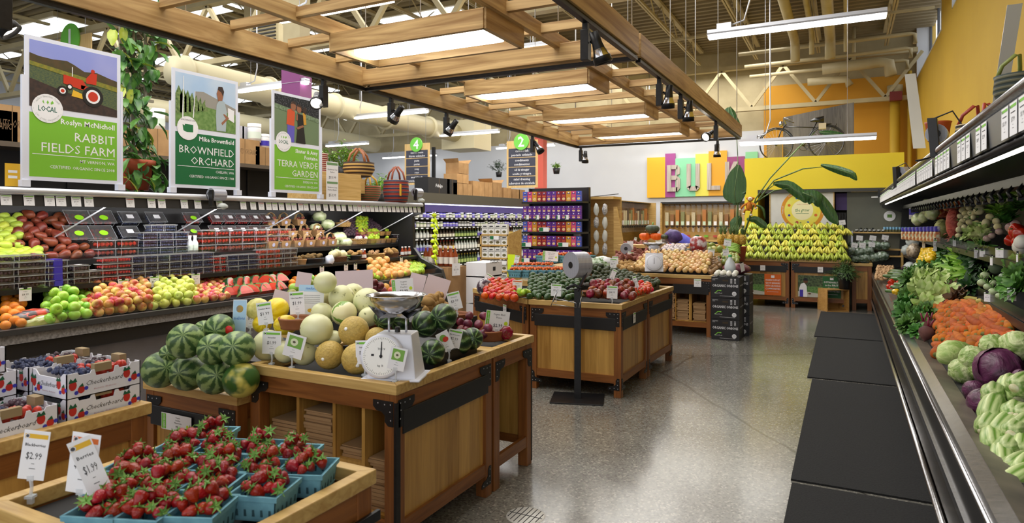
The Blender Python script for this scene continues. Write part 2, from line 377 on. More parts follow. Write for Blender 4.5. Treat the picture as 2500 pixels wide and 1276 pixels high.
b.tube([(-.6,20.6,5.95),(.8,20.6,6.0),(1.05,20.6,5.95),(1.1,20.6,5.6)], .15, 12); b.tube([(-1,21,5.7),(.0,21,5.7),(.1,21,5.5)], .11, 12); b.tube([(.2,20.6,6.0),(.2,20.6,7.05)], .05, 8)
tag(b.build('pipe_bend'), 'fat cream pipe with elbow before the orange wall top', 'pipe')
b = MB(YOW).tube([(1.25,21.6,0),(1.25,21.6,5.3)], .13, 12); b.tube([(1.62,21.7,0),(1.62,21.7,5.9)], .06, 8); b.m = CREAM; b.tube([(1.25,21.6,5.2),(1.25,21.6,5.5)], .2, 12)
tag(b.build('riser_pipe'), 'yellow painted riser pipes standing in the far right corner', 'pipe')
q = PX(2202,237,1.2); tag(MB(mat('red_box', (110,30,30))).box(1.1,21.1,5.0,1.4,21.3,5.25).build('alarm_box'), 'dark red box fixed on the white truss at right', 'box')
# columns
PUR = mat('purple_paint', (130,56,118), ro=.5); RED = mat('coral_paint', (220,100,84), ro=.5)
pa, pb = PY(687,200,8.9).x, PY(732,200,8.9).x; pz = PY(700,162,8.9).z; b = MB(PUR).box(pa,8.9,0,pb,9.2,pz); b.m = CREAM; b.box(pa+.02,8.92,pz,pb-.02,9.18,7.05); struct(b, 'trim_purple_column')
struct(MB(RED).box(-8.92,19,0,-8.62,19.3,4.4), 'trim_coral_column')
struct(MB(BLKMET).box(-12.9,19,0,-12.8,19.1,4.2), 'trim_black_post')
# hanging fluorescent fixtures
def fixture(x0, y0, x1, y1, z, label, group=None, cord=None):
    a = PZ(x0,y0,z); c = PZ(x1,y1,z); y = (a.y+c.y)/2; L = max(1.8,min(2.6,c.x-a.x))
    cord = 7.05-z
    t = thing('linear_light', label, 'ceiling light', ((a.x+c.x)/2, y, z), 0, group)
    b = MB(ALU).section([(-L/2,.03),(L/2,.03),(L/2,.07),(-L/2,.07)], -.06, .06); b.hexa([(-L/2,-.09,0),(L/2,-.09,0),(L/2,.09,0),(-L/2,.09,0)],[(-L/2,-.05,.04),(L/2,-.05,.04),(L/2,.05,.04),(-L/2,.05,.04)])
    b.build('housing', t)
    b = MB(LAMP).box(-L/2+.01,-.055,-.035,L/2-.01,.055,-.001); b.build('lamp_tube', t)
    for q in (-.3,.3): MB(ALU).tube([(L*q,0,.07),(L*q,0,cord)], .004, 4).build('suspension_wire', t)
    b = MB(ALU).box(-L/2+.12,-.05,.07,-L/2+.3,.05,.14); b.tube([(-L/2+.25,0,.1),(-L/2+.45,.02,.16),(-L/2+.52,.02,.4),(-L/2+.52,0,cord)], .012, 6); b.build('power_cord', t)
    return t
FX = [(1725,85,2165,40,4.07,'bright long tube light nearest on the right, above the aisle'),
 (1805,350,2140,335,3.05,'long tube light hanging before the bicycle'),
 (680,45,955,0,4.2,'tube light above the left wooden trellis edge'),
 (580,222,750,200,4.2,'tube light running behind the purple column'),
 (845,290,1040,270,4.2,'tube light behind the track spot, left of the aisle four sign'),
 (1050,330,1225,322,4.2,'tube light between the aisle four and aisle two signs'),
 (800,355,895,350,4.2,'short looking tube light above the woven baskets'),
 (935,385,1065,378,4.2,'far tube light crossing behind the aisle four sign'),
 (1205,360,1360,355,4.2,'far tube light crossing behind the aisle two sign'),
 (1540,348,1710,345,4.2,'far tube light against the white wall just below the trellis'),
 
 (1130,138,1330,112,4.6,'tube light seen through the trellis between the two nearest panels')]
for f in FX: fixture(*f)
# ================= wooden trellis with light panels =================
TX0, TX1, TY0, TYm, TY1, TZ = -4.53, -1.6, -.6, 5.43, 11.55, 3.05
WZ = wood('fir_wood_y', (146,108,60), (212,178,122), 'Y', .5, .6); WX = wood('fir_wood_x', (146,108,60), (212,178,122), 'X', .5, .6)
tr = thing('ceiling_trellis', 'large suspended wooden trellis with light panels above the produce bins', 'trellis', (0,0,0))
for x in (TX0,TX1): 
    for y0, y1 in ((TY0,TYm-.03),(TYm+.03,TY1)): MB(WZ).box(x-.04,y0,TZ,x+.04,y1,TZ+.2).build('side_beam', tr, bev=.004)
for y in (TY0,TYm-.06,TYm+.06,TY1): MB(WX).box(TX0,y-.03,TZ+.01,TX1,y+.03,TZ+.17).build('cross_beam', tr, bev=.004)
for x in (-3.79,-2.29): MB(WZ).box(x-.03,TY0,TZ+.13,x+.03,TY1,TZ+.25).build('inner_beam', tr, bev=.003)
y = 0.0
while y < TY1-.3:
    for xa, xb in ((TX0+.04,-3.79),(-3.79,-2.29),(-2.29,TX1-.04)):
        if xa == -3.79 and any(a-.15 < y < a+.7 for a in (4.05,6.2,8.3,10.3)): continue
        MB(WX).box(xa,y-.025,TZ+.16,xb,y+.025,TZ+.235).build('slat', tr)
    y += .62
b = MB(mat('galvanised_wire', (120,122,130), ro=.4, me=.6))
for i in range(18): b.tube([(-4.4,.6+i*.12,TZ+.42),(-2.4,.6+i*.12,TZ+.42)], .004, 4)
for i in range(18): b.tube([(-4.4+i*.115,.6,TZ+.425),(-4.4+i*.115,2.7,TZ+.425)], .004, 4)
b.build('wire_mesh', tr)
for x in (-4.5,-1.62,-2.3,-3.8):
    for y in (1.2,3.3,5.4,7.5,9.6,11.4): MB(mat('wire', (190,190,190), ro=.4, me=.6)).tube([(x,y,TZ+.15),(x,y,7.05)], .006, 4).build('suspension_wire', tr)
def track(a, c): tag(MB(BLKMET).bar(a, c, .045, .035).build('light_track'), 'black light track under the trellis, %s' % TN.pop(0), 'track')
TN = ['near left side', 'far left side', 'near right side', 'far right side', 'middle cross beam', 'far end']
for x in (TX0,TX1): track((x,TY0,TZ-.02),(x,TYm,TZ-.02)); track((x,TYm+.08,TZ-.02),(x,TY1,TZ-.02))
track((TX0,TYm,TZ-.02),(TX1,TYm,TZ-.02)); track((TX0,TY1,TZ-.02),(TX1,TY1,TZ-.02))
PANEL = mat('panel_diffuser', (255,253,248), em=6.0)
for nm, y in (('nearest',4.08),('second nearest',6.2),('third',8.3),('farthest',10.3)):
    t = thing('ceiling_light', 'wood framed rectangular light panel in the trellis, %s of four' % nm, 'ceiling light', (-3.04,y+.3,TZ))
    for x in (-.72,.72): MB(WZ).box(x-.02,-.3,-.02,x+.02,.32,.13).build('frame_side', t)
    for q in (-.29,.31): MB(WX).box(-.72,q-.02,-.02,.72,q+.02,.13).build('frame_rail', t)
    MB(mat('panel_reflector', (236,236,238), ro=.5)).box(-.7,-.27,.05,.7,.29,.07).build('reflector', t)
    s = MB(PANEL); s.prism([(-.62+.07*cos(a)-.0 if k < 9 else .62+.07*cos(a), .02+.13*sin(a)) for k, a in enumerate([pi/2+pi*i/8 for i in range(9)]+[-pi/2+pi*i/8 for i in range(9)])], .0, .045); s.build('lit_lens', t)
# track spots
CHR = mat('reflector_chrome', (200,200,205), ro=.15, me=1); LIT = mat('spot_bulb_lit', (255,244,225), em=25)
def spot(px, py, track_x=None, track_y=None, aim=(0,0,-1), lit=False, label=''):
    q = PX(px,py,track_x) if track_x is not None else PY(px,py,track_y)
    t = thing('track_spotlight', label, 'spotlight', (q.x, q.y, TZ-.04))
    MB(BLKMET).box(-.02,-.02,-.05,.02,.02,0).box(-.028,-.035,-.26,.028,.035,-.05).build('adapter', t, bev=.003)
    d = V(aim).normalized(); X = V((0,0,1)).cross(d) if abs(d.z) < .98 else V((1,0,0)); X.normalize(); A = Matrix((X, d.cross(X), d)).transposed()
    o = V((.0,-.09,-.17)) if track_x is None else V((-.09 if lit else .09, 0, -.17))
    h = MB(BLKMET); h.lathe([(0,-.1),(.032,-.1),(.036,-.02),(.042,.02)], 14, True, o=o, ax=A); h.lathe([(.062,.075),(.064,.12),(.056,.12),(.054,.08)], 16, True, o=o, ax=A)
    h.tube([o, (o.x*.4, o.y*.4, -.13)], .012, 6); hd = h.build('lamp_head', t)
    MB(CHR).lathe([(.042,.02),(.06,.08),(.057,.1),(.0,.04)], 16, True, o=o, ax=A).build('reflector_bowl', hd)
    if lit: MB(LIT).lathe([(0,.098),(.052,.098),(.05,.09),(0,.07)], 14, True, o=o, ax=A).build('lit_bulb', hd)
for a in ((790,215,TX0,None,(.5,-.55,-.5),True,'lit track spot on the left track, pointing at the camera'),
 (955,262,TX0,None,(-.8,.2,-.7),False,'black track spot second along the far left track'),
 (1090,295,TX0,None,(-.8,.2,-.7),False,'black track spot third along the far left track'),
 (1300,345,TX0,None,(.6,-.1,-.8),False,'black track spot just right of the aisle two sign'),
 (1418,370,TX0+.1,None,(.0,-.1,-1),False,'black track spot at the far left trellis corner'),
 (1430,75,TX1,None,(.25,.2,-.9),False,'large black track spot nearest on the right track'),
 (1610,205,TX1,None,(-.1,.1,-1),False,'track spot with ribbed reflector, second on right track'),
 (1662,245,TX1,None,(-.1,.1,-1),False,'track spot with ribbed reflector, third on right track'),
 (1748,318,TX1,None,(-.3,-.8,-.4),True,'lit track spot near the far end of the right track'),
 (1752,345,None,TY1,(.05,.1,-1),False,'black track spot on the far end track above the yellow sign panel'),
 (8,30,TX0+.2,None,(.4,.5,-.7),True,'track spot cut off at the top left corner')): spot(*a)
# floor mats and drain
MATM = mat('black_floor_mat', (22,22,23), (34,34,34), sc=90, ro=.95, bump=.4)
for (y0, y1, x, nm) in ((1.2,4.42,-.30,'nearest'),(4.48,7.4,-.31,'long second'),(7.48,10.1,-.36,'third'),(10.16,12.95,-.4,'farthest')):
    b = MB(MATM).box(x,y0,0,x+.92,y1,.012); tag(b.build('floor_mat'), 'black ribbed floor mat beside the vegetable cooler, %s from camera' % nm, 'mat')
b = MB(mat('drain_metal', (206,204,198), ro=.45, me=.3)).lathe([(0,.004),(.105,.004),(.11,0)], 28, o=(-1.59,3.27,0)); b.m = DARKINK
for i in range(-3,4):
    h = math.sqrt(.1**2-(i*.028)**2); b.box(-1.59+i*.028-.002,3.27-h,.0035,-1.59+i*.028+.002,3.27+h,.0055)
b.box(-1.69,3.268,.0035,-1.49,3.272,.0055)
tag(b.build('floor_drain'), 'round metal floor drain cover in the concrete', 'drain')
# yellow enclosure behind the bananas
b = MB(YEL).box(-1.88,14.3,2.27,.98,16.4,2.93); b.box(-1.88,14.3,0,-1.62,16.4,2.27)
struct(b, 'wall_yellow_kiosk')
b = MB(mat('dark_trim', (60,60,58), ro=.5)).box(-1.62,14.28,2.2,1.5,14.34,2.27); struct(b, 'trim_kiosk_header')
b = MB(mat('kiosk_green_grey', (104,106,92), (96,98,86), sc=2, ro=.4)).box(.02,14.5,0,1.78,14.6,2.2); struct(b, 'wall_kiosk_panel')
b = MB(mat('kiosk_dark', (26,24,34), ro=.6)).box(-1.62,15.6,0,.1,15.7,2.27); struct(b, 'wall_kiosk_back')
t = thing('window_blind', 'purple and black louvred screen beside the round poster', 'screen', (-.18,14.5,1.3))
MB(mat('purple_print', (70,52,110), ro=.6)).box(.0,0,.55,.2,.03,.88).build('purple_panel', t)
b = MB(mat('louvre_dark', (30,30,34), ro=.5))
for i in range(7): b.box(.0+i*.028,0,-.3,.018+i*.028,.03,.5)
b.build('slats', t)
# ================= helpers for cards, tables =================
CLIPM = mat('clip_plastic', (225,230,235), ro=.1, al=.45)
YTAG = mat('tag_yellow', (226,178,40), ro=.6); OTAG = mat('tag_orange', (220,110,40), ro=.6); RTAG = mat('tag_red', (190,80,70), ro=.6)
def card(b, w, h, price='$1.99', title='Melons', head=GRN, pic=None, px=0, py=0):
    """a printed card in the local x,y plane, bottom centre at px,py"""
    b.m = WHITE; b.box(px-w/2, py, -.0012, px+w/2, py+h, 0)
    if head: b.m = head; b.r2(px-w*.44, py+h*.84, px+w*.44, py+h*.93); b.m = WHITE; b.d2(px-w*.34, py+h*.885, h*.045, 2, 10); b.m = INK; b.d2(px-w*.34, py+h*.885, h*.033, 3, 10)
    if pic: pic(b, px, py, w, h)
    b.m = DARKINK
    if title: b.text(title, px, py+h*.68, h*.085, 1, .01, wmax=w*.8)
    if price: b.text(price, px, py+h*.42, h*.2, 1, 0, wmax=w*.6)
    b.m = INK
    b.r2(px-w*.06, py+h*.32, px+w*.06, py+h*.33); b.r2(px-w*.12, py+h*.22, px+w*.12, py+h*.232)
def ysign(b, w, h, price, title, px=0, py=0):   # the wide sign with a green side stripe
    b.m = WHITE; b.box(px-w/2, py, -.0012, px+w/2, py+h, 0)
    b.m = GRN; b.r2(px-w/2+.003, py+.004, px-w*.34, py+h-.004); b.m = DARKINK
    X0 = b.X.copy(); b.X = b.X @ Matrix.Translation((px-w*.41, py+h*.5, 0)) @ Matrix.Rotation(pi/2, 4, 'Z'); b.m = WHITE; b.text('organic special', 0, -w*.03, w*.1, 2, 0, wmax=h*.85); b.X = X0; b.m = DARKINK
    for k, tt in enumerate(title.split('|')): b.text(tt, px+w*.06, py+h*(.78-.16*k), h*.13, 1, 0, wmax=w*.5)
    b.text(price, px+w*.04, py+h*.2, h*.22, 1, .01, wmax=w*.5)
    b.m = mat('lime_dot', (200,225,40), ro=.6); b.d2(px+w*.37, py+h*.4, h*.1)
def standing_card(loc, rz, label, w=.075, h=.1, price='$1.99', title='Melons', head=GRN, tilt=0, yaw=0, lift=.035, pic=None, style=None, name='price_card'):
    t = thing(name, label, 'price sign', loc, rz)
    b = MB(CLIPM).box(-.008,-.006,-.03,.008,.006,-.005); b.box(-.012,-.012,-.012,.012,.012,-.004); b.tube([(0,0,-.005),(.003,0,lift*.5),(0,0,lift)], .005, 5); b.box(-.01,-.004,lift-.004,.01,.004,lift+.012); b.build('clip', t)
    c = MB(); c.X = Matrix.Translation((0,0,lift)) @ Matrix.Rotation(yaw,4,'Z') @ Matrix.Rotation(tilt,4,'Y') @ frame((0,-.002,0),(1,0,0),(0,0.05,1))
    if style == 'wide': ysign(c, w, h, price, title)
    else: card(c, w, h, price, title, head, pic)
    c.build('card', t); return t
def sheet(loc, rz, label, w, h, art, yaw=0, tilt=0, lean=.1, name='sign_sheet', cat='sign'):
    c = MB(WHITE); c.X = Matrix.Rotation(tilt,4,'Y') @ frame((0,0,0),(1,0,0),(0,lean,1))
    if cat != 'price sign': c.box(-w/2,0,-.0012,w/2,h,0)
    if art: art(c, w, h)
    o = c.build(name, loc=loc, rz=rz); return tag(o, label, cat)
def offset(poly, d):
    n = len(poly); out = []
    for i in range(n):
        p0, p1, p2 = V(poly[i-1]), V(poly[i]), V(poly[(i+1) % n])
        a = (p1-p0).normalized(); c = (p2-p1).normalized(); na = V((a.y,-a.x)); nc = V((c.y,-c.x))
        m = (na+nc).normalized(); out.append(tuple(p1+m*(d/max(.3,m.dot(na)))))
    return out
def ring(b, poly, do, di, z0, z1):
    o = offset(poly, do); i = offset(poly, di); n = len(poly)
    for k in range(n):
        j = (k+1) % n
        b.hexa([(*o[k],z0),(*o[j],z0),(*i[j],z0),(*i[k],z0)], [(*o[k],z1),(*o[j],z1),(*i[j],z1),(*i[k],z1)])
    return b
def brk(b, x, y, sx, sy, s=.11, t=.035):
    """L bracket with a chamfered inner corner"""
    P = [(0,0),(s,0),(s,t*.6),(s-.02,t),(t+.02,t+.004),(t,t+.02),(t,s-.02),(t*.6,s),(0,s)]
    P = [(x+p[0]*sx, y+p[1]*sy) for p in P]
    if sx*sy < 0: P = P[::-1]
    n = len(P); b.add([(p[0],p[1],0) for p in P]+[(p[0],p[1],.004) for p in P], [tuple(range(n,2*n))]+[(i,(i+1)%n,n+(i+1)%n,n+i) for i in range(n)])
    X = b.m; b.m = ALU
    for u, v in ((.015,.015),(.05,.018),(.09,.014),(.018,.05),(.014,.09)): b.d2(x+u*sx, y+v*sy, .004, 6.2, 6)
    b.m = X
def table(poly, h, label, faces, name='produce_bin', strip=True, z0=0, group=None, rimh=.05):
    """poly counter-clockwise; faces maps an edge index to 'panel', 'open' or 'plain'"""
    t = thing(name, label, 'display table', (poly[0][0], poly[0][1], z0)); O = V(poly[0]); P = [tuple(V(p)-O) for p in poly]; h = h-z0
    ring(MB(HON_X), P, .012, -.035, h-rimh, h).build('rim', t, bev=.004)
    MB(mat('bin_liner_black', (26,25,26), ro=.8)).prism(offset(P,-.035), h-rimh-.03, h-rimh-.005).build('display_bed', t)
    for p in offset(P, -.035): MB(CHR_Z).box(p[0]-.035,p[1]-.035,0,p[0]+.035,p[1]+.035,h-rimh).build('post', t, bev=.003)
    n = len(P)
    for k in range(n):
        a = V((*P[k],0)); c = V((*P[(k+1)%n],0)); L = (c-a).length; kind = faces.get(k, 'plain'); F = frame(a,(c-a),(0,0,1))
        def pc(nm, m, f, bev=0):
            b = MB(m); b.X = F; f(b); b.build(nm, t, bev=bev)
        pc('apron', CHR_X if abs(c.x-a.x) > abs(c.y-a.y) else CHR_Y, lambda b: b.box(.03,h-.14,-.03,L-.03,h-rimh,-.004))
        pc('bottom_rail', CHR_X if abs(c.x-a.x) > abs(c.y-a.y) else CHR_Y, lambda b: b.box(.03,.13,-.03,L-.03,.2,-.004))
        if kind != 'open': pc('side_panel', PANX, lambda b: b.box(.06,.19,-.035,L-.06,h-.13,-.022))
        if kind == 'panel':
            if strip: pc('price_rail', BLACK, lambda b: b.box(.05,h-.25,-.02,L-.05,h-.135,.006), .004)
            for x, sx in ((.015,1),(L-.015,-1)):
                pc('corner_bracket', BLKMET, lambda b: brk(b,x,h-.08,sx,-1,.13,.05)); pc('corner_bracket', BLKMET, lambda b: brk(b,x,.07,sx,1))
        if kind == 'open':
            for x, sx in ((.015,1),(L-.015,-1)): pc('corner_bracket', BLKMET, lambda b: brk(b,x,h-.085,sx,-1,.12,.05))
            pc('edge_guard', BLKMET, lambda b: b.box(L-.012,.02,-.03,L+.004,h-.09,.002))
    return t
BAGM = mat('paper_bag_brown', (172,138,98), (150,116,78), tex='wave', sc=60, st=(0,0,1), dist=2, ro=.85, bump=.4)
def bag_stack(x0, y0, z0, w, d, h, label, group='stacked paper bags'):
    b = MB(BAGM); z = 0
    while z < h: k = min(.018, h-z); j = U(-.012,.012); i = U(-.01,.01); b.box(-w/2+j,-d/2+i,z,w/2+j-.01,d/2+i,z+k*.85); z += k
    return tag(b.build('paper_bag_stack', loc=(x0,y0,z0)), label, 'paper bags', group)
# ================= left berry and fruit cooler =================
LC = thing('produce_cooler', 'long black open produce cooler along the left, fruit and berries', 'refrigerated case', (-5.1,.3,0))
def lc(nm, b, parent=LC, bev=0): b2 = b.build(nm, parent, bev=bev); b2.location = (5.1,-.3,0) if parent is LC else (0,0,0); return b2
YA, YB = .3, 7.75
lc('base', MB(GREY).section([(-5.16,.12),(-5.16,.68),(-5.2,.68),(-6.4,.68),(-6.4,.12)], YA, YB))
lc('kick_plate', MB(BLACK).box(-6.3,YA,0,-5.22,YB,.12))
lc('lower_bumper', MB(BLACK).section([(-5.08,.69),(-5.08,.8),(-5.2,.8),(-5.2,.69)], YA, YB), bev=.008)
lc('granite_ledge', MB(mat('speckled_ledge', (128,124,122), (92,88,86), sc=60, ro=.5)).section([(-5.06,.8),(-5.08,.87),(-5.2,.87),(-5.2,.8)], YA, YB))
lc('front_lip', MB(BLACK).section([(-5.05,.865),(-5.06,.9),(-5.12,.9),(-5.12,.865)], YA, YB))
lc('deck', MB(BLACK).section([(-5.12,.7),(-5.12,.86),(-6.0,1.0),(-6.35,1.0),(-6.35,.7)], YA, YB))
lc('front_glass', MB(CLEAR).box(-5.15,YA,.88,-5.145,YB,.97))
lc('back_wall', MB(BLACK).box(-6.45,YA,.6,-6.38,YB,1.85))
lc('shelf', MB(BLACK).section([(-5.5,1.095),(-5.5,1.13),(-6.38,1.15),(-6.38,1.11)], YA, YB)); lc('shelf', MB(BLACK).section([(-5.84,1.265),(-5.84,1.31),(-6.38,1.45),(-6.38,1.4)], YA, YB))
lc('shelf_fence', MB(CLEAR).box(-5.845,YA,1.31,-5.84,YB,1.37)); lc('shelf_fence', MB(CLEAR).box(-5.505,YA,1.13,-5.5,YB,1.15))
lc('canopy', MB(mat('canopy_top_grey', (150,150,156), ro=.5)).section([(-5.45,1.84),(-5.45,1.88),(-6.45,1.92),(-6.45,1.85)], YA, YB))
lc('front_rail', MB(ALU).tube([(-5.43,YA,1.865),(-5.43,YB,1.865)], .028, 14))
lc('price_strip', MB(BLACK).section([(-5.425,1.755),(-5.44,1.84),(-5.47,1.84),(-5.45,1.755)], YA, YB))
lc('canopy_light', MB(mat('case_light', (255,252,250), em=34)).box(-5.6,YA+.1,1.80,-5.55,YB-.1,1.815))
EP = [(-5.02,.1),(-5.02,.72),(-5.1,.95),(-5.45,1.1),(-5.58,1.25),(-5.6,1.7),(-5.42,1.76),(-5.42,1.9),(-6.5,1.95),(-6.5,.1)]
lc('end_panel', MB(BLACK).section(EP, YB, YB+.06)); lc('end_panel', MB(BLACK).section(EP, YA-.06, YA))
for x in (190,470,680,840,970): q = PX(x,560,-5.8); lc('support_rod', MB(ALU).bar((-5.5,q.y+.12,1.8),(-6.2,q.y-.1,1.42),.006,.012))
def strip_label(y, X, z, face, w, h, price, hd, label, group, tilt=.0, k={}):
    key = (price, hd.name, w, h, face)
    if key not in k:
        c = MB(); c.X = frame((0,0,0),(0,face,0),(0,0,1)) if face else frame((0,0,0),(1,0,0),(0,0,1)); card(c, w, h, price, '', hd); c.m = INK; c.r2(-w*.3,h*.68,w*.3,h*.71)
        k[key] = Kind(tag(c.build('price_label'), label, 'price label', group))
    return k[key].put((X,y,z), Euler((0,tilt,0)), label, group)
pr = ['$2.99','$4.99','$3.49','$1.99','$7.99','$11.99']
xs = [16,72,122,150,187,218,319,371,396,451,484,537,595,619,639,657,672,688,705,719,735,748,764,778,796,811,827,840,856]+[868+i*10.4 for i in range(16)]
for i, x in enumerate(xs):
    q = PX(x,500,-5.42); strip_label(q.y, -5.418, 1.758, 1, .072, .078, pr[i%6], RTAG if i in (6,14,20,30,32) else GRN, 'small white price label on the black canopy strip of the left cooler', 'price labels on the left cooler canopy', -.17)
# ================= right vegetable cooler =================
RC = thing('vegetable_cooler', 'long steel edged vegetable cooler along the right wall', 'refrigerated case', (.4,.3,0))
def rc(nm, b, bev=0): o = b.build(nm, RC, bev=bev); o.location = (-.4,-.3,0); return o
RA, RB = .3, 14.4
DKM = mat('dark_steel', (70,70,72), (54,54,56), sc=2, ro=.3, me=.8); STN = mat('worn_stone_ledge', (122,112,98), (86,80,72), sc=5, ro=.4, det=6)
rc('base', MB(DKM).section([(.46,.1),(.46,.62),(1.75,.62),(1.75,.1)], RA, RB)); rc('kick_plate', MB(BLACK).box(.5,RA,0,1.7,RB,.1))
rc('lower_bumper', MB(CHROME).tube([(.415,RA,.2),(.415,RB,.2)], .022, 12)); rc('mid_band', MB(mat('bronze_band', (86,74,62), (64,56,48), sc=3, ro=.25, me=.7)).section([(.425,.24),(.425,.4),(.46,.42),(.46,.22)], RA, RB))
rc('mid_trim', MB(CHROME).section([(.415,.42),(.415,.46),(.46,.46),(.46,.42)], RA, RB, )); rc('upper_band', MB(DKM).section([(.43,.46),(.42,.64),(.46,.64),(.46,.46)], RA, RB))
rc('upper_trim', MB(CHROME).tube([(.42,RA,.655),(.42,RB,.655)], .012, 10))
rc('steel_ledge', MB(CHROME).section([(.42,.665),(.425,.7),(.48,.715),(.48,.665)], RA, RB))
rc('stone_ledge', MB(STN).section([(.48,.66),(.48,.714),(.565,.70),(.565,.66)], RA, RB))
b = MB(mat('grille_grey', (112,112,110), ro=.5, me=.4)); b.box(.565,RA,.655,.67,RB,.672)
y = RA
while y < 7.5: b.box(.565,y,.672,.67,y+.009,.684); y += .022
rc('air_grille', b)
rc('inner_fence', MB(mat('fence_grey', (108,110,114), ro=.4, me=.3)).box(.645,4.6,.655,.652,RB,.73))
rc('deck', MB(BLACK).section([(.68,.6),(.68,.68),(1.2,.86),(1.7,.95),(1.7,.6)], RA, RB)); rc('back_wall', MB(BLACK).box(1.68,RA,.6,1.76,RB,2.2))
for X, z, ya, yb in ((.97,1.03,RA,6.5),(.97,1.03,9.2,RB),(1.07,1.36,RA,RB)):
    rc('shelf', MB(BLACK).section([(X,z-.05),(X,z-.005),(1.68,z+.12),(1.68,z+.07)], ya, yb)); rc('shelf_fence', MB(CLEAR).box(X-.005,ya,z,X,yb,z+.07))
    rc('shelf_edge', MB(DKM).section([(X-.012,z-.06),(X-.012,z-.005),(X,z-.005),(X,z-.06)], ya, yb))
rc('mist_bar', MB(BLKMET).section([(.95,1.86),(.95,1.92),(1.1,1.93),(1.1,1.86)], RA, RB))
y = 1.0; nzm = MB(BLKMET).tube([(.96,0,1.87),(.93,0,1.83),(.94,-.03,1.79)], .012, 6).box(.925,-.02,1.77,.955,.01,1.79); nz0 = rc('mist_nozzle', nzm); nz0.location.y = 1.0-.3
while y < 12: y += .28; o = nz0.copy(); COL.objects.link(o); o.parent = RC; o.location.y = y-.3
rc('canopy', MB(mat('case_canopy', (120,122,124), ro=.3, me=.6)).section([(.62,1.96),(.6,2.14),(1.78,2.16),(1.78,2.1),(.7,2.08),(.68,1.96)], RA, RB))
rc('canopy_rail', MB(CHROME).tube([(.6,RA,2.15),(.6,RB,2.15)], .03, 14)); rc('lower_rail', MB(DKM).tube([(.605,RA,1.955),(.605,RB,1.955)], .02, 10))
rc('price_strip', MB(mat('strip_grey', (84,86,88), ro=.4)).section([(.585,1.975),(.575,2.11),(.6,2.11),(.61,1.975)], RA, RB))
rc('canopy_light', MB(mat('case_strip_light', (255,248,228), em=9)).box(.665,RA+.1,1.947,.68,RB-.1,1.955))
rc('end_panel', MB(BLACK).section([(.42,.1),(.42,.7),(.9,1.0),(.95,1.8),(.62,1.9),(.62,2.1),(1.76,2.15),(1.76,.1)], RB, RB+.05))
y = 2.2; i = 0
while y < 14.2:
    if not (i % 9 == 8 and y < 8): strip_label(y, .571, 1.976, -1, .125, .128, pr[i%6], GRN, 'curved white price label along the canopy of the right vegetable cooler', 'price labels on the right cooler canopy', .0)
    y += .15+(.3 if i in (2,5,11) else 0); i += 1
# ================= tables and bins =================
T1 = table([(-2.88,2.5),(-1.9,2.5),(-1.9,3.44),(-2.88,3.44)], .87, 'big wooden bin under the melons with paper bag cubbies and black edge straps', {0:'open',1:'panel'})
T1b = table([(-2.88,3.47),(-1.9,3.47),(-1.9,4.0),(-2.88,4.0)], .87, 'narrow open-sided wooden bin under the plums behind the melon bin', {1:'open'})
T1c = table([(-3.7,2.45),(-2.92,2.45),(-2.92,3.5),(-3.7,3.5)], .70, 'lower wooden bin holding the large watermelons', {0:'panel'})
T1d = table([(-3.9,3.54),(-2.92,3.54),(-2.92,4.3),(-3.9,4.3)], .80, 'wooden bin behind the watermelons with pears and pink card signs', {})
T2a = table([(-2.8,5.79),(-2.8,7.7),(-3.8,7.7),(-3.8,6.45)], .87, 'angled wooden bin with tomatoes, left part of the second island', {3:'panel'})
T2b = table([(-2.77,5.79),(-1.85,5.82),(-1.85,6.72),(-2.77,6.72)], .87, 'wooden bin of the second island, front corner with black price rails', {0:'panel',1:'panel'})
T2c = table([(-2.77,6.76),(-1.85,6.76),(-1.82,7.7),(-2.77,7.7)], .87, 'wooden bin of the second island under the avocados, rear right', {1:'panel'})
T3 = table([(-2.9,9.42),(-1.68,9.42),(-1.68,11.6),(-2.9,11.6)], .87, 'wooden bin under the yellow onions with bag cubbies below', {0:'open'})
T3b = table([(-4.2,9.42),(-2.94,9.42),(-2.94,11.6),(-4.2,11.6)], .87, 'wooden bin under the sweet potatoes and potatoes', {0:'plain'})
TB = table([(-1.93,13.33),(-.95,13.33),(-.95,14.25),(-1.93,14.25)], .915, 'wooden banana table with orange community poster', {0:'panel'})
TB2 = table([(-.92,13.33),(.06,13.33),(.06,14.25),(-.92,14.25)], .915, 'wooden banana table with green community poster', {0:'panel'})
TK = table([(.1,13.5),(.42,13.5),(.42,14.3),(.1,14.3)], .86, 'plain wooden stand under the bagged greens beside the bananas', {})
TS = table([(-2.3,1.03),(-1.44,1.03),(-1.44,1.76),(-2.3,1.76)], .80, 'low light wood table of strawberry baskets in front', {1:'plain'}, strip=False)
MB(BLKMET).box(.86,-.03,.62,.875,.76,.655).build('metal_strap', TS, bev=.002)
TBb = table([(-3.6,.55),(-2.66,.55),(-2.66,1.77),(-3.6,1.77)], .87, 'wooden table at left edge stacked with white berry boxes', {1:'plain'}, strip=False)
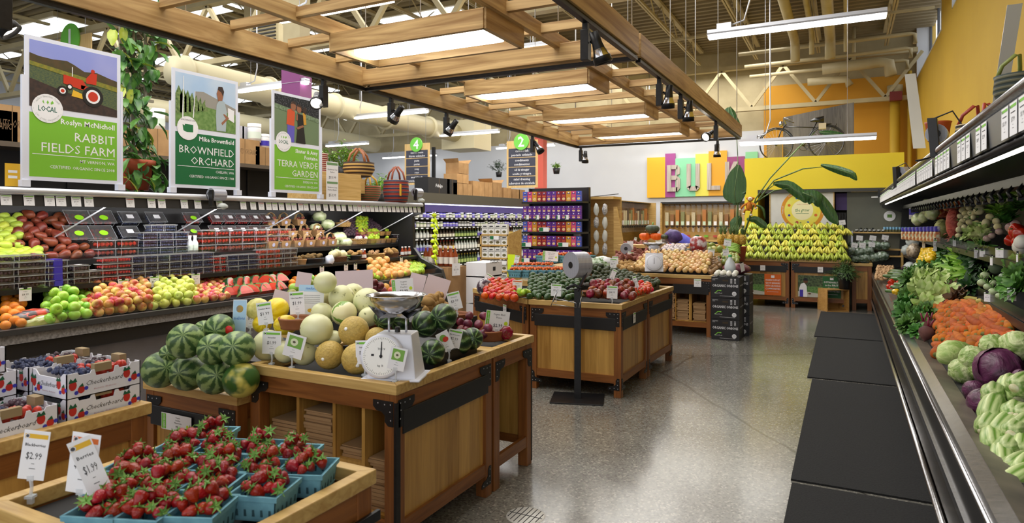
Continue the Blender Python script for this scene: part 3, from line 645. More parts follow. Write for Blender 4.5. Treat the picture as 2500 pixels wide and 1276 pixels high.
# cubbies and stacked bags in the melon bin
b = MB(PANX)
for x in (-2.83,-2.58,-2.33,-2.14,-1.95): b.box(x-.01,2.55,.2,x+.01,3.2,.75)
b.box(-2.82,2.55,.19,-1.94,3.2,.205); b.box(-2.33,2.56,.42,-2.14,3.2,.435); b.box(-2.82,3.2,.2,-1.94,3.22,.75)
o = b.build('cubby_divider', T1); o.location = (2.88,-2.5,0)
for x, z, w, h, nm in ((-2.7,.206,.2,.36,'leftmost cubby'),(-2.455,.206,.2,.44,'second cubby, tallest stack'),(-2.235,.436,.15,.06,'third cubby on the little shelf'),(-2.235,.206,.15,.18,'third cubby below the little shelf'),(-2.045,.206,.15,.26,'rightmost cubby')):
    bag_stack(x,2.72,z,w,.28,h,'folded brown paper bags stacked in the melon bin, '+nm)
b = MB(PANX)
for x in (-2.2,-2.0,-1.98,-1.74): b.box(x-.008,9.5,.2,x+.008,10.1,.7)
b.box(-2.2,9.5,.19,-1.74,10.1,.205); o = b.build('cubby_divider', T3); o.location = (2.9,-9.42,0)
for x, h, nm in ((-2.3,.42,'left'),(-2.1,.3,'middle'),(-1.86,.26,'right')): bag_stack(x,9.62,.206,.18,.2,h,'folded brown bags stacked under the onions, %s pile' % nm)
# ================= produce kinds =================
def warp(b, amp, fr, seed=0):
    for i, v in enumerate(b.v):
        n = noise_v(v*fr+V((seed,seed*1.7,0))); b.v[i] = v+v.normalized()*n*amp
    return b
from mathutils import noise as _nz
def noise_v(p): return _nz.noise(p)
def rp(f, n=9): return [f(pi*i/n) for i in range(n+1)]
def ellip(R, Z, n=9): return [(R*sin(pi*i/n), -Z*cos(pi*i/n)) for i in range(n+1)]
def apple_p(R, k=.88, n=10):
    o = []
    for i in range(n+1):
        t = pi*i/n; r = R*sin(t)*(1-.1*cos(t)) if 0 < i < n else 0; z = -k*R*cos(t)
        z -= .30*R*math.exp(-((pi-t)/.35)**2); z += .12*R*math.exp(-(t/.3)**2); o.append((max(r,0), z))
    return o
def pear_p(R, n=12):
    o = []
    for i in range(n+1):
        t = i/n; r = R*math.sqrt(max(0,sin(pi*min(1,t*1.0))))*(1-.62*max(0,t-.35)**.8) if 0 < i < n else 0
        o.append((r, R*(-1.05+2.7*t)))
    return o
def neck_p(R, n=10, k=.9, tip=.35):
    o = ellip(R, R*k, n); o[-2] = (R*.16, R*k*1.0); o[-1] = (0, R*(k+tip)); return o
STEM = mat('brown_stem', (92,66,36), ro=.8); GSTEM = mat('green_calyx', (74,120,44), (108,150,66), sc=40, ro=.6)
M_ = lambda *a, **k: mat(*a, **k)
PMAT = {
 'red_pear': M_('red_pear_skin', (112,44,30), (150,78,48), sc=9, ro=.38, var=.15, hue=.012),
 'green_pear': M_('green_pear_skin', (176,196,60), (196,208,86), sc=9, ro=.4, var=.12, hue=.02),
 'red_apple': M_('striped_apple_skin', (176,46,40), (214,184,96), sc=11, st=(1,1,.5), ro=.32, ramp=(.38,.66), var=.14, hue=.03),
 'green_apple': M_('green_apple_skin', (132,186,50), (160,206,76), sc=9, ro=.3, var=.1, hue=.015),
 'golden_apple': M_('golden_apple_skin', (186,200,74), (204,212,104), sc=9, ro=.34, var=.08, hue=.015),
 'plum': M_('plum_skin', (84,26,44), (128,50,62), sc=12, ro=.35, var=.25, hue=.03),
 'peach': M_('peach_skin', (196,92,62), (226,162,96), sc=9, ro=.7, var=.12, hue=.02),
 'lemon': M_('lemon_skin', (226,204,44), (210,194,50), sc=30, ro=.45, var=.08, bump=.15),
 'lime': M_('lime_skin', (176,200,40), (140,176,34), sc=12, ro=.4, var=.12, hue=.02),
 'orange': M_('orange_skin', (230,138,32), (216,122,26), sc=40, ro=.5, var=.1, bump=.2),
 'grapefruit': M_('grapefruit_skin', (226,176,104), (222,158,88), sc=9, ro=.45, var=.08),
 'fig': M_('dark_fig_skin', (52,36,52), (76,52,60), sc=14, ro=.6, var=.2),
 'kiwi': M_('kiwi_skin', (122,98,54), (98,76,42), sc=40, ro=.9, var=.12),
 'tomato': M_('tomato_skin', (186,46,10), (204,72,16), sc=7, ro=.22, var=.12, hue=.02),
 'heirloom': M_('heirloom_skin', (150,34,18), (100,44,30), sc=9, ro=.25, var=.25, hue=.03),
 'avocado': M_('avocado_skin', (40,52,28), (58,70,38), sc=60, ro=.5, var=.25, bump=.4),
 'green_avocado': M_('smooth_avocado_skin', (38,66,32), (54,84,40), sc=50, ro=.35, var=.15, bump=.2),
 'onion': M_('yellow_onion_skin', (206,160,96), (226,196,140), sc=12, st=(1,1,.3), ro=.35, var=.14, hue=.02),
 'white_onion': M_('white_onion_skin', (236,234,226), (222,222,206), sc=12, ro=.35, var=.05),
 'shallot': M_('dull_onion_skin', (134,100,66), (166,134,92), sc=14, ro=.5, var=.15),
 'garlic': M_('garlic_skin', (232,226,222), (206,190,196), sc=18, ro=.6, var=.06),
 'potato': M_('potato_skin', (176,140,84), (150,116,66), sc=14, ro=.85, var=.15),
 'sweet_potato': M_('sweet_potato_skin', (140,80,64), (118,62,52), sc=14, ro=.8, var=.2),
 'turnip': M_('white_turnip_skin', (228,220,176), (206,196,140), sc=8, ro=.4, var=.08),
 'red_pepper': M_('red_pepper_skin', (180,28,8), (200,46,12), sc=6, ro=.2, var=.15),
 'yellow_pepper': M_('yellow_pepper_skin', (228,188,24), (214,168,18), sc=6, ro=.2, var=.1),
 'cucumber': M_('cucumber_skin', (46,74,34), (78,108,48), sc=12, ro=.35, var=.2),
 'squash': M_('yellow_squash_skin', (226,198,50), (214,180,44), sc=8, ro=.3, var=.1),
 'eggplant': M_('eggplant_skin', (40,22,44), (58,30,58), sc=5, ro=.2, var=.15),
 'mushroom': M_('mushroom_skin', (188,152,110), (160,124,86), sc=14, ro=.8, var=.15),
 'beet': M_('beet_skin', (82,40,46), (110,70,62), sc=12, ro=.8, var=.15),
 'mango': M_('mango_skin', (96,120,50), (150,150,60), sc=7, ro=.4, var=.15, hue=.03),
 'pumpkin': M_('pumpkin_skin', (226,104,24), (210,86,18), sc=9, ro=.45, var=.08),
 'green_squash': M_('dark_squash_skin', (50,62,50), (78,90,70), sc=9, ro=.5, var=.1),
}
K = {}
def K_(kind):
    if kind in K: return K[kind]
    b = MB(PMAT.get(kind)); nm = kind; cat = 'fruit'
    if kind in ('red_pear','green_pear'): b.lathe(pear_p(.042), 12); b.m = STEM; b.tube([(0,0,.066),(.006,0,.09)], .003, 5); nm = 'pear'
    elif kind in ('red_apple','green_apple','golden_apple'): b.lathe(apple_p(.04), 14); b.m = STEM; b.tube([(0,0,.02),(.004,0,.043)], .0018, 5); nm = 'apple'
    elif kind in ('plum','peach','fig'): b.lathe(apple_p({'plum':.031,'peach':.038,'fig':.027}[kind], .95, 8), 12); nm = kind
    elif kind in ('lemon','lime'): 
        p = ellip(.03, .037, 8); p[0] = (0,-.043); p[-1] = (0,.043); b.lathe(p, 12); nm = kind
    elif kind in ('orange','grapefruit'): b.lathe(ellip(.037 if kind == 'orange' else .05, .036 if kind == 'orange' else .047, 9), 14); nm = kind
    elif kind == 'kiwi': b.lathe(ellip(.024,.031,8), 10); nm = 'kiwi_fruit'
    elif kind in ('tomato','heirloom'):
        b.lathe(apple_p(.038 if kind == 'tomato' else .046, .78, 9), 16, True, 5 if kind == 'tomato' else 8, .02 if kind == 'tomato' else .07); b.m = GSTEM
        for i in range(5): a = i*1.257; b.add([(0,0,.021),(.006*cos(a+1),.006*sin(a+1),.024),(.024*cos(a),.024*sin(a),.031),(.006*cos(a-1),.006*sin(a-1),.024)], [(0,1,2,3)])
        nm = 'tomato'
    elif kind in ('avocado','green_avocado'):
        p = [(r*(1-.18*max(0,z/.05)), z) for r, z in ellip(.036,.05,9)]; b.lathe(p, 12); b.m = STEM; b.lathe([(.004,.048),(.004,.053),(0,.053)], 6); nm = 'avocado'
    elif kind in ('onion','white_onion','shallot','garlic'): R = {'onion':.04,'white_onion':.042,'shallot':.036,'garlic':.03}[kind]; b.lathe(neck_p(R, 9, .85), 14, True, 8 if kind == 'garlic' else 0, .06); nm = 'onion' if kind != 'garlic' else 'garlic_bulb'; cat = 'vegetable'
    elif kind in ('potato','sweet_potato'): b.lathe(ellip(.033,.05,9) if kind == 'potato' else [(r*(1+.2*sin(z*30)), z) for r, z in ellip(.034,.1,10)], 12); warp(b, .012, 22, 3); nm = kind; cat = 'vegetable'
    elif kind == 'turnip': b.lathe(neck_p(.042, 9, .8, .2), 14); b.m = GSTEM; [b.tube([(0,0,.03),(.015*cos(a),.015*sin(a),.07)], .004, 5) for a in (0,2,4)]; nm = 'white_turnip'; cat = 'vegetable'
    elif kind in ('red_pepper','yellow_pepper'): b.lathe([(0,-.04),(.02,-.042),(.034,-.03),(.04,.0),(.043,.025),(.036,.042),(.018,.046),(0,.036)], 20, True, 4, .09); b.m = GSTEM; b.tube([(0,0,.035),(.004,0,.06)], .005, 6); nm = 'bell_pepper'; cat = 'vegetable'
    elif kind in ('cucumber','squash'): b.tube([(0,0,-.11),(.004,0,-.1),(.012,0,-.05),(.014,0,0),(.01,0,.06),(0,0,.1),(0,0,.11)], [.006,.018,.025,.026,.023,.015,.005], 12); nm = kind; cat = 'vegetable'
    elif kind == 'eggplant': b.lathe([(0,-.1),(.03,-.09),(.048,-.05),(.045,0),(.032,.05),(.02,.08),(0,.085)], 14); b.m = GSTEM; b.lathe([(.024,.068),(.018,.088),(.006,.095),(.006,.115),(0,.115)], 8); nm = 'eggplant'; cat = 'vegetable'
    elif kind == 'mushroom': b.lathe([(.007,-.02),(.009,0),(.022,.0),(.022,.01),(.014,.02),(0,.024)], 10); nm = 'mushroom'; cat = 'vegetable'
    elif kind == 'beet': b.lathe([(0,-.08),(.004,-.05),(.02,-.038),(.042,-.01),(.044,.015),(.025,.036),(0,.04)], 14); b.m = mat('beet_stalk', (120,30,60), ro=.5); [b.tube([(0,0,.03),(.02*cos(a),.02*sin(a),.09)], .005, 5) for a in (0,2,4)]; nm = 'beet'; cat = 'vegetable'
    elif kind == 'mango': b.lathe(ellip(.042,.055,9), 12); warp(b, .01, 14, 2); nm = 'mango'
    elif kind in ('pumpkin','green_squash'): b.lathe(apple_p(.12, .72, 12), 40, True, 10, .05); b.m = STEM if kind == 'pumpkin' else GSTEM; b.tube([(0,0,.05),(.006,0,.09),(.02,0,.12)], [.018,.012,.014], 7); nm = 'pumpkin' if kind == 'pumpkin' else 'winter_squash'; cat = 'vegetable'
    elif kind == 'watermelon':
        b.m = stripes('watermelon_rind', (52,84,42), (136,160,100), 8, .4, .06, 26, ramp=(.25,.85)); b.lathe(ellip(.11,.12,12), 20); b.m = STEM; b.lathe([(.006,-.122),(.006,-.119),(0,-.119)][::-1], 6); nm = 'watermelon'
    elif kind == 'belly_watermelon':
        b.m = mat('field_spot_rind', (52,92,36), (206,196,94), sc=5.5, ro=.35, ramp=(.47,.56), c3=(216,206,110)); b.lathe(ellip(.11,.12,12), 20); nm = 'watermelon'
    elif kind == 'mini_watermelon':
        b.m = stripes('dark_watermelon_rind', (22,44,20), (46,74,34), 8, .35, .03, 20, ramp=(.25,.8), c3=(112,140,84)); b.lathe(ellip(.1,.1,12), 20); nm = 'watermelon'
    elif kind == 'honeydew': b.m = mat('honeydew_rind', (224,224,184), (204,208,150), sc=5, ro=.3, var=.04); b.lathe(ellip(.1,.104,12), 20); b.m = STEM; b.lathe([(0,.104),(.005,.105),(.005,.102)], 6); nm = 'honeydew_melon'
    elif kind == 'speckled_melon': b.m = mat('speckled_rind', (96,100,56), (212,212,164), sc=15, ro=.35, ramp=(.27,.34), var=.05); b.lathe(ellip(.1,.105,12), 20); nm = 'speckled_melon'
    elif kind == 'galia_melon': b.m = mat('galia_rind', (196,166,86), (176,150,76), sc=60, ro=.6, bump=.5, var=.08); b.lathe(ellip(.1,.1,12), 20); b.m = mat('sticker', (245,245,240), ro=.5); b.lathe([(0,.1012),(.012,.1005),(.012,.0995)], 8); nm = 'galia_melon'
    elif kind == 'canary_melon': b.m = stripes('canary_rind', (222,190,20), (238,212,48), 7, .35, .05, 12, ramp=(.2,.8)); b.lathe(ellip(.095,.11,12), 20, True, 10, .006); nm = 'canary_melon'
    elif kind == 'crenshaw_melon': b.m = mat('crenshaw_rind', (216,210,130), (186,180,96), sc=20, ro=.4, ramp=(.4,.6), var=.06); b.lathe(ellip(.1,.11,12), 20); nm = 'crenshaw_melon'
    elif kind == 'striped_melon': b.m = stripes('green_striped_rind', (112,150,56), (226,224,184), 3, .35, .03, 12, ramp=(.12,.2), c3=(222,216,172)); b.lathe(ellip(.1,.105,12), 20); nm = 'striped_melon'
    elif kind == 'cabbage':
        b.m = mat('cabbage_leaf', (140,170,86), (214,222,166), sc=11, ro=.45, bump=1.0, bsc=16, var=.06, det=6, dist=1.5, ramp=(.4,.62)); b.lathe(ellip(.09,.085,10), 16); warp(b, .012, 14, 1)
        for k in range(5):
            a = k*1.3; q = MB(b.m); q.lathe(ellip(.098,.095,8)[:7], 14); q.X = Matrix()
            R_ = Euler((.5+.2*k, .25*k, a)).to_matrix(); vs = [R_ @ v for v in warp(q, .02, 16, k+4).v]; b.add(vs, q.f, True)
        nm = 'cabbage'; cat = 'vegetable'
    elif kind == 'pointed_cabbage':
        b.m = mat('pointed_cabbage_leaf', (150,180,92), (204,216,146), sc=11, ro=.45, bump=1.0, bsc=14, det=6, dist=1.5, ramp=(.4,.62)); b.lathe([(0,-.11),(.03,-.1),(.075,-.05),(.09,0),(.07,.06),(.035,.11),(0,.15)], 16); warp(b, .016, 14, 1); nm = 'cabbage'; cat = 'vegetable'
    elif kind == 'red_cabbage':
        b.m = mat('red_cabbage_leaf', (58,20,44), (106,50,88), sc=7, ro=.35, bump=.8, bsc=10, det=5, dist=2, var=.1); b.lathe(ellip(.105,.1,12), 20); warp(b, .01, 12, 1)
        for k in range(3):
            q = MB(b.m); q.lathe(ellip(.111,.105,8)[:6], 16); R_ = Euler((.8+.4*k, .5*k, k*2)).to_matrix(); b.add([R_ @ v for v in warp(q, .014, 12, k).v], q.f, True)
        nm = 'red_cabbage'; cat = 'vegetable'
    o = b.build(nm); tag(o, nm.replace('_',' '), cat); K[kind] = Kind(o); return K[kind]
def put(kind, loc, label, group=None, sc=1, rot=None):
    if rot is None: rot = (U(0,6.3), U(0,6.3), U(0,6.3))
    return K_(kind).put(loc, Euler(rot), label, group, sc)
def bil(A, B, C, D, u, v): return (V(A)*(1-u)+V(B)*u)*(1-v)+(V(D)*(1-u)+V(C)*u)*v
def slope(kind, A, B, C, D, d, label, group, jit=.12, sc=1, rot=None, lift=0, skip=0, rowf=.86, kinds=None, labels=None):
    """rows of items across the patch A (front left) B (front right) C D"""
    A, B, C, D = map(V, (A,B,C,D)); rows = max(1, int(round(((D-A).length+(C-B).length)/2/(d*rowf)))); n = 0
    for r in range(rows+1):
        v = r/rows; a = A.lerp(D, v); c = B.lerp(C, v); m = max(1, int((c-a).length/d))
        for k in range(m+(0 if r % 2 else 1)):
            if U(0,1) < skip: continue
            u = (k+(.5 if r % 2 else 0))/m; p = a.lerp(c, u)+V((U(-1,1),U(-1,1),U(-.6,.6)))*d*jit+V((0,0,lift))
            kk = kind if not kinds else kinds[rnd.randrange(len(kinds))]
            lb = label if not labels else labels[kk]
            R_ = rot() if rot else None
            put(kk, p, lb, group, sc*U(.9,1.1), R_); n += 1
    return n
def yx(px, X): return PX(px, 600, X).y
def lie(tilt=.3): return lambda: (pi/2+U(-tilt,tilt), U(-.3,.3), U(-tilt,tilt))
# ---------------- clamshell packs, pints, bottles ----------------
BERRY = {'straw': mat('strawberry_red', (176,34,24), (206,60,36), sc=70, ro=.35, var=.15, bump=.3),
 'blue': mat('blueberry_blue', (48,54,84), (78,88,124), sc=60, ro=.6, var=.15), 'rasp': mat('raspberry_red', (190,36,40), (214,66,60), sc=90, ro=.5, var=.1, bump=.4),
 'black': mat('blackberry_dark', (50,34,44), (84,58,70), sc=60, ro=.4, var=.2), 'grape': mat('grape_red', (110,40,40), (150,84,66), sc=30, ro=.3, var=.2)}
LIMEL = mat('lime_sticker', (150,220,30), ro=.5); PURL = mat('purple_band', (62,50,170), ro=.5)
CLM = {}
def clam_kind(kind, w, d, h, lid, key):
    if key in CLM: return CLM[key]
    t = thing('berry_clamshell', 'x', 'fruit pack')
    b = MB(BERRY[kind]); R_ = {'straw':.019,'blue':.009,'rasp':.012,'black':.013,'grape':.013}[kind]
    nx = max(2,int(w*.9/(2*R_))); ny = max(1,int(d*.9/(2*R_))); 
    if kind == 'blue': nx = min(nx,7); ny = min(ny,4); R_ = .011
    nz = max(1,int(h/(2*R_)))
    for z in range(nz):
        for i in range(nx):
            for j in range(ny):
                if 0 < j < ny-1 and 0 < i < nx-1 and z < nz-1: continue
                b.lathe([(0,-R_*1.1),(R_*.9,-R_*.3),(R_*.8,R_*.5),(0,R_)], 6, True, o=((i+.5)/nx*w*.9-w*.45+U(-1,1)*R_*.3, (j+.5)/ny*d*.9-d*.45, (z+.5)*h*.95/nz+U(-.1,.1)*R_))
    b.build('berries', t)
    c = MB(CLEAR); c.hexa([(-w*.46,-d*.46,0),(w*.46,-d*.46,0),(w*.46,d*.46,0),(-w*.46,d*.46,0)],[(-w/2,-d/2,h),(w/2,-d/2,h),(w/2,d/2,h),(-w/2,d/2,h)])
    c.m = MILKY; c.box(-w*.53,-d*.53,h,w*.53,d*.53,h+.003); c.box(-w*.45,-d*.45,h+.003,w*.45,d*.45,h+.01); c.m = mat('tub_rim', (214,220,226), ro=.25, al=.42); q = .0035
    for x0, y0, x1, y1 in ((-w*.54,-d*.54,w*.54,-d*.52),(-w*.54,d*.52,w*.54,d*.54),(-w*.54,-d*.54,-w*.525,d*.54),(w*.525,-d*.54,w*.54,d*.54)): c.box(x0,y0,h-.001,x1,y1,h+q)
    for x in (-w*.46,w*.45): c.box(x,-d*.475,0,x+.004,-d*.46,h)
    c.build('plastic_tub', t)
    if lid:
        l = MB({'lime':LIMEL,'white':WHITE,'purple':PURL}[lid]); 
        if lid == 'lime': l.X = Matrix.Translation((0,-d*.1,h+.0095)); l.d2(0,0,w*.2,1,12,w*.15)
        elif lid == 'white': l.box(-w*.18,-d*.18,h+.0095,w*.18,d*.18,h+.0108)
        else: l.box(-w*.2,-d*.54,-.001,w*.2,d*.54,h+.0125)
        l.build('sticker', t)
    CLM[key] = Kind(t); return CLM[key]
BN = {'straw':'strawberry','blue':'blueberry','rasp':'raspberry','black':'blackberry','grape':'cherry'}
def clam(kind, loc, rot, label, group, w=.17, d=.11, h=.07, lid=None):
    return clam_kind(kind, w, d, h, lid, (kind,w,d,h,lid)).put(loc, Euler(rot), label, group)
def stack(kind, p0, p1, X, z, lv, w, d, h, label, group, lid=None, hz=None):
    """clamshells stacked lv high between two pixel columns on the plane X, long side facing the aisle"""
    y0, y1 = yx(p0,X), yx(p1,X); n = max(1,int(round((y1-y0)/(w*1.04)))); hz = hz or h+.012
    for k in range(lv):
        for i in range(n): clam(kind, (X+U(-.006,.006), y0+(i+.5)*(y1-y0)/n, z+k*hz), (0,0,pi/2+U(-.03,.03)), label, group, w, d, h, lid)
# ---------------- left cooler: top shelf ----------------
Z1, X1 = 1.325, -5.89; XB, ZB = -6.34, 1.66
def sl(kind, a, b, x0, z0, x1, z1, d, label, group, **k):
    slope(kind, (x0,yx(a,x0),z0), (x0,yx(b,x0),z0), (x1,yx(b,x1),z1), (x1,yx(a,x1),z1), d, label, group, **k)
MB(BLACK).section([(X1,1.31),(-6.37,1.62),(-6.37,1.3)], .4, 7.7).build('display_riser', LC, loc=(5.1,-.3,0))
sl('green_pear', -60, 92, X1, 1.36, X1-.09, 1.4, .078, 'green-yellow pear at the front left of the upper cooler shelf', 'green pears on the upper shelf', rot=lie(.5))
sl('green_pear', -60, 45, X1-.12, 1.45, XB, ZB+.02, .08, 'green-yellow pear piled left of the red pears', 'green pears on the upper shelf', rot=lie(.5))
sl('red_pear', 95, 222, X1, 1.36, X1-.09, 1.41, .095, 'red-brown pear in the front rows left of the strawberry packs', 'red pears on the upper shelf', rot=lie(.6))
sl('red_pear', 48, 160, X1-.13, 1.46, XB, ZB+.03, .098, 'red-brown pear in the upper pile left of the strawberry packs', 'red pears on the upper shelf', rot=lie(1.1), sc=1.08)
def tilted(kind, a, b, rows, w, d, h, lid, label, group, x0=-6.12, z0=1.5):
    for r in range(rows):
        x = x0-r*.13; z = z0+r*.14; y0, y1 = yx(a,x), yx(b,x); n = max(1,int((y1-y0)/(w*1.05)))
        for i in range(n): clam(kind, (x, y0+(i+.5)*(y1-y0)/n, z), (.85,0,pi/2), label, group, w, d, h, lid)
tilted('straw', 152, 272, 2, .2, .15, .06, 'lime', 'tilted strawberry clamshell with lime sticker at the left berry rows', 'tilted strawberry packs')
tilted('blue', 275, 405, 2, .18, .13, .06, 'white', 'tilted blueberry clamshell behind the blueberry stacks', 'tilted blueberry packs')
tilted('straw', 425, 500, 2, .18, .13, .06, 'lime', 'tilted strawberry clamshell with lime sticker in the middle rows', 'tilted strawberry packs')
tilted('rasp', 505, 660, 2, .15, .12, .06, 'white', 'tilted raspberry clamshell with white sticker', 'tilted raspberry packs')
stack('straw', 222, 335, X1-.02, 1.325, 2, .17, .12, .065, 'strawberry clamshell stacked at the front below the tilted packs', 'stacked strawberry packs on the upper shelf')
stack('blue', 338, 455, X1-.02, 1.325, 3, .15, .11, .06, 'blueberry clamshell in the stack left of the white bottles', 'stacked blueberry packs on the upper shelf')
stack('blue', 365, 420, X1-.06, 1.54, 1, .15, .11, .06, 'blueberry clamshell topping the stack left of the white bottles', 'stacked blueberry packs on the upper shelf')
stack('straw', 484, 700, X1-.02, 1.325, 3, .17, .12, .065, 'strawberry clamshell in the long stack right of the white bottles', 'long stack of strawberry packs')
def bottle_mb(body, cap, r=.028, h=.2, neck=.3, lab=None):
    b = MB(body); b.lathe([(0,0),(r,0),(r,h*.55),(r*neck,h*.75),(r*neck,h*.9)], 10); b.m = cap; b.lathe([(r*neck*1.1,h*.88),(r*neck*1.1,h),(0,h)], 8)
    if lab: b.m = lab; b.lathe([(r*1.02,h*.12),(r*1.02,h*.45)], 10)
    return b
WB = Kind(tag(bottle_mb(WHITE, WHITE, .032, .17, .5, mat('pale_label', (214,226,214), ro=.6)).build('squeeze_bottle'), 'x', 'bottle'))
for k, x in enumerate((462,475)): WB.put((X1+.005, yx(x,X1), 1.325), None, '%s of two white squeeze bottles between blueberries and strawberries' % ('left','right')[k])
# grape totes: brown paper carriers with an arched handle
tt = thing('grape_tote', 'x', 'fruit pack')
MB(CARD).hexa([(-.06,-.045,0),(.06,-.045,0),(.06,.045,0),(-.06,.045,0)],[(-.075,-.055,.08),(.075,-.055,.08),(.075,.055,.08),(-.075,.055,.08)]).build('paper_tote', tt)
b = MB(mat('kraft_light', (206,172,120), ro=.8)); 
pth = [(-.072,0,.08),(-.05,0,.14),(0,0,.165),(.05,0,.14),(.072,0,.08)]
for p, q in zip(pth, pth[1:]): b.bar(p, q, .035, .003)
b.build('handle', tt)
b = MB(BERRY['grape'])
for i in range(22): b.lathe(ellip(.013,.014,5), 7, o=(U(-.06,.06),U(-.04,.04),U(.075,.105)))
b.build('grapes', tt); b = MB(mat('lavender_label', (196,196,226), ro=.6)); b.X = frame((0,-.052,.04),(1,0,0),(0,-.12,1)); b.d2(0,0,.022); b.build('sticker', tt)
TK_ = Kind(tt)
for x, X, z, n in ((660,X1,1.325,'front row'),(692,X1,1.325,'front row'),(724,X1,1.325,'front row'),(752,X1,1.325,'front row'),(782,X1,1.325,'front row'),(806,X1,1.325,'front row'),
 (672,-6.05,1.44,'second row'),(708,-6.05,1.44,'second row'),(742,-6.05,1.44,'second row'),(775,-6.05,1.44,'second row'),(660,-6.24,1.58,'back row'),(692,-6.24,1.58,'back row'),(730,-6.24,1.58,'back row')):
    TK_.put((X, yx(x,X), z), Euler((0,0,pi/2+U(-.1,.1))), 'brown paper grape tote with arched handle, %s of the totes' % n, 'grape totes')
CRINK = mat('bagged_pale_green', (186,206,140), (226,232,196), sc=14, ro=.25, bump=.6, coat=.5)
def bag(name, loc, rx, ry, rz_, m, label, cat='bag', seed=1, group=None, amp=.25):
    b = MB(m); b.lathe(ellip(1,1,10), 16); b.v = [V((v.x*rx, v.y*ry, v.z*rz_))*(1+amp*noise_v(v*2.2+V((seed,0,0)))+amp*.4*noise_v(v*6+V((0,seed,0)))) for v in b.v]
    return tag(b.build(name, loc=loc), label, cat, group)
for i, (x, y, X, r) in enumerate(((780,528,-6.25,.09),(770,555,-6.1,.07),(800,548,-6.15,.09),(828,580,-5.98,.1),(815,592,-5.9,.07),(845,592,-5.9,.08))):
    q = PX(x,y,X); bag('bagged_lettuce', q, r*.8, r*1.2, r*.75, CRINK, ['pale lettuce bag at the top of the shelf beside the grape totes','pale lettuce bag just behind the front totes','lettuce bag with green stripe by the onion basket','large bag of pale cauliflower florets','small bag at the left foot of the cauliflower bag','small bag at the right foot of the cauliflower bag'][i], 'vegetable bag', i+1)
WICK = mat('wicker_tan', (196,160,96), (150,112,58), tex='wave', sc=60, st=(1,1,1), dist=3, ro=.7, bump=.5); WICKD = mat('wicker_brown', (120,78,44), (88,54,30), tex='wave', sc=60, dist=3, ro=.7, bump=.5)
def basket(loc, rx, ry, h, label, m=WICK, rz=0, name='wicker_basket', flare=1.15, n=18):
    b = MB(m); P_ = [(.0,.004),(1/flare,0),(1/flare,.01),(1,h),(1.03,h+.006),(.98,h+.012),(.95,h),(.9/flare,.015),(0,.015)]
    b.lathe([(r, z) for r, z in P_], n, True); b.v = [V((v.x*rx, v.y*ry, v.z)) for v in b.v]
    return tag(b.build(name, loc=loc, rz=rz), label, 'basket')
q = PX(838,548,-6.15); basket((q.x,q.y,q.z-.03), .09,.13,.05, 'shallow tan basket of shallots high on the shelf'); 
for k in range(9): put('shallot', (q.x+U(-.05,.05), q.y+U(-.08,.08), q.z+.02+U(0,.03)), 'brown shallot in the tan basket on the upper shelf', 'shallots in the basket', .7)
sl('fig', 842, 872, -6.05, 1.45, XB, ZB, .055, 'dark plum on the upper shelf left of the key limes', 'dark plums on the upper shelf')
sl('plum', 872, 895, X1-.08, 1.42, -6.12, 1.5, .058, 'dark purple plum just below the key limes', 'dark plums on the upper shelf')
sl('lime', 872, 895, -6.12, 1.5, XB, ZB+.02, .055, 'bright yellow-green lime in the strip between dark plums', 'limes on the upper shelf')
sl('lime', 892, 922, X1-.06, 1.4, -6.1, 1.5, .055, 'bright yellow-green lime at the lower end of the strip', 'limes on the upper shelf')
sl('fig', 896, 930, -6.12, 1.5, XB, ZB, .055, 'dark fig on the upper shelf right of the limes', 'figs on the upper shelf')
CT = Kind(tag(MB(mat('kraft_carton', (150,114,62), (168,130,76), sc=9, ro=.8)).hexa([(-.035,-.035,0),(.035,-.035,0),(.035,.035,0),(-.035,.035,0)],[(-.05,-.05,.06),(.05,-.05,.06),(.05,.05,.06),(-.05,.05,.06)]).build('pulp_carton'), 'x', 'carton'))
for j, X in enumerate((X1, X1-.12)):
    for i, x in enumerate((905,918,931,944,957) if j == 0 else (880,896,912,928,944)):
        q = V((X, yx(x,X), 1.325+j*.1)); CT.put(q, Euler((0,0,U(-.1,.1))), 'brown pulp carton of limes, %s row at the right end of the shelf' % ('front','second')[j], 'brown pulp cartons')
        if (i+j) % 2: [put('lime', q+V((U(-.02,.02),U(-.02,.02),.065+U(0,.015))), 'lime sitting in a brown pulp carton', 'limes in cartons', .8) for _ in range(2)]
q = V((X1,yx(876,X1),1.325)); basket(q, .08,.16,.06, 'tan basket of garlic at the front of the upper shelf')
for k in range(10): put('garlic', q+V((U(-.05,.05),U(-.1,.1),.06+U(0,.025))), 'garlic bulb in the tan basket on the upper shelf', 'garlic in the basket', .9)
stack('black', 962, 990, X1, 1.325, 2, .12, .1, .05, 'dark clamshell at the right end of the upper shelf', 'dark packs at the right shelf end')
# ---------------- left cooler: second shelf ----------------
X2, Z2 = -5.56, 1.135
stack('black', -60, 42, X2, Z2, 5, .19, .11, .04, 'dark cherry clamshell in the leftmost stack of five', 'dark cherry packs')
stack('black', 44, 94, X2, Z2, 5, .2, .11, .04, 'dark cherry clamshell in the second stack of five', 'dark cherry packs')
stack('black', 96, 168, X2, Z2, 4, .15, .11, .04, 'blackberry clamshell with a purple band', 'purple banded blackberry packs', 'purple')
stack('black', 170, 212, X2, Z2, 3, .13, .1, .04, 'small blackberry clamshell with white sticker', 'white labelled blackberry packs', 'white')
stack('black', 214, 240, X2, Z2, 2, .12, .1, .04, 'low blackberry clamshell left of the raspberries', 'white labelled blackberry packs', 'white')
stack('rasp', 243, 312, X2, Z2, 4, .14, .11, .04, 'red raspberry clamshell in the stack of four', 'raspberry packs on the second shelf')
stack('blue', 314, 512, X2, Z2, 3, .12, .11, .058, 'blueberry clamshell in the long stack of three', 'blueberry packs on the second shelf')
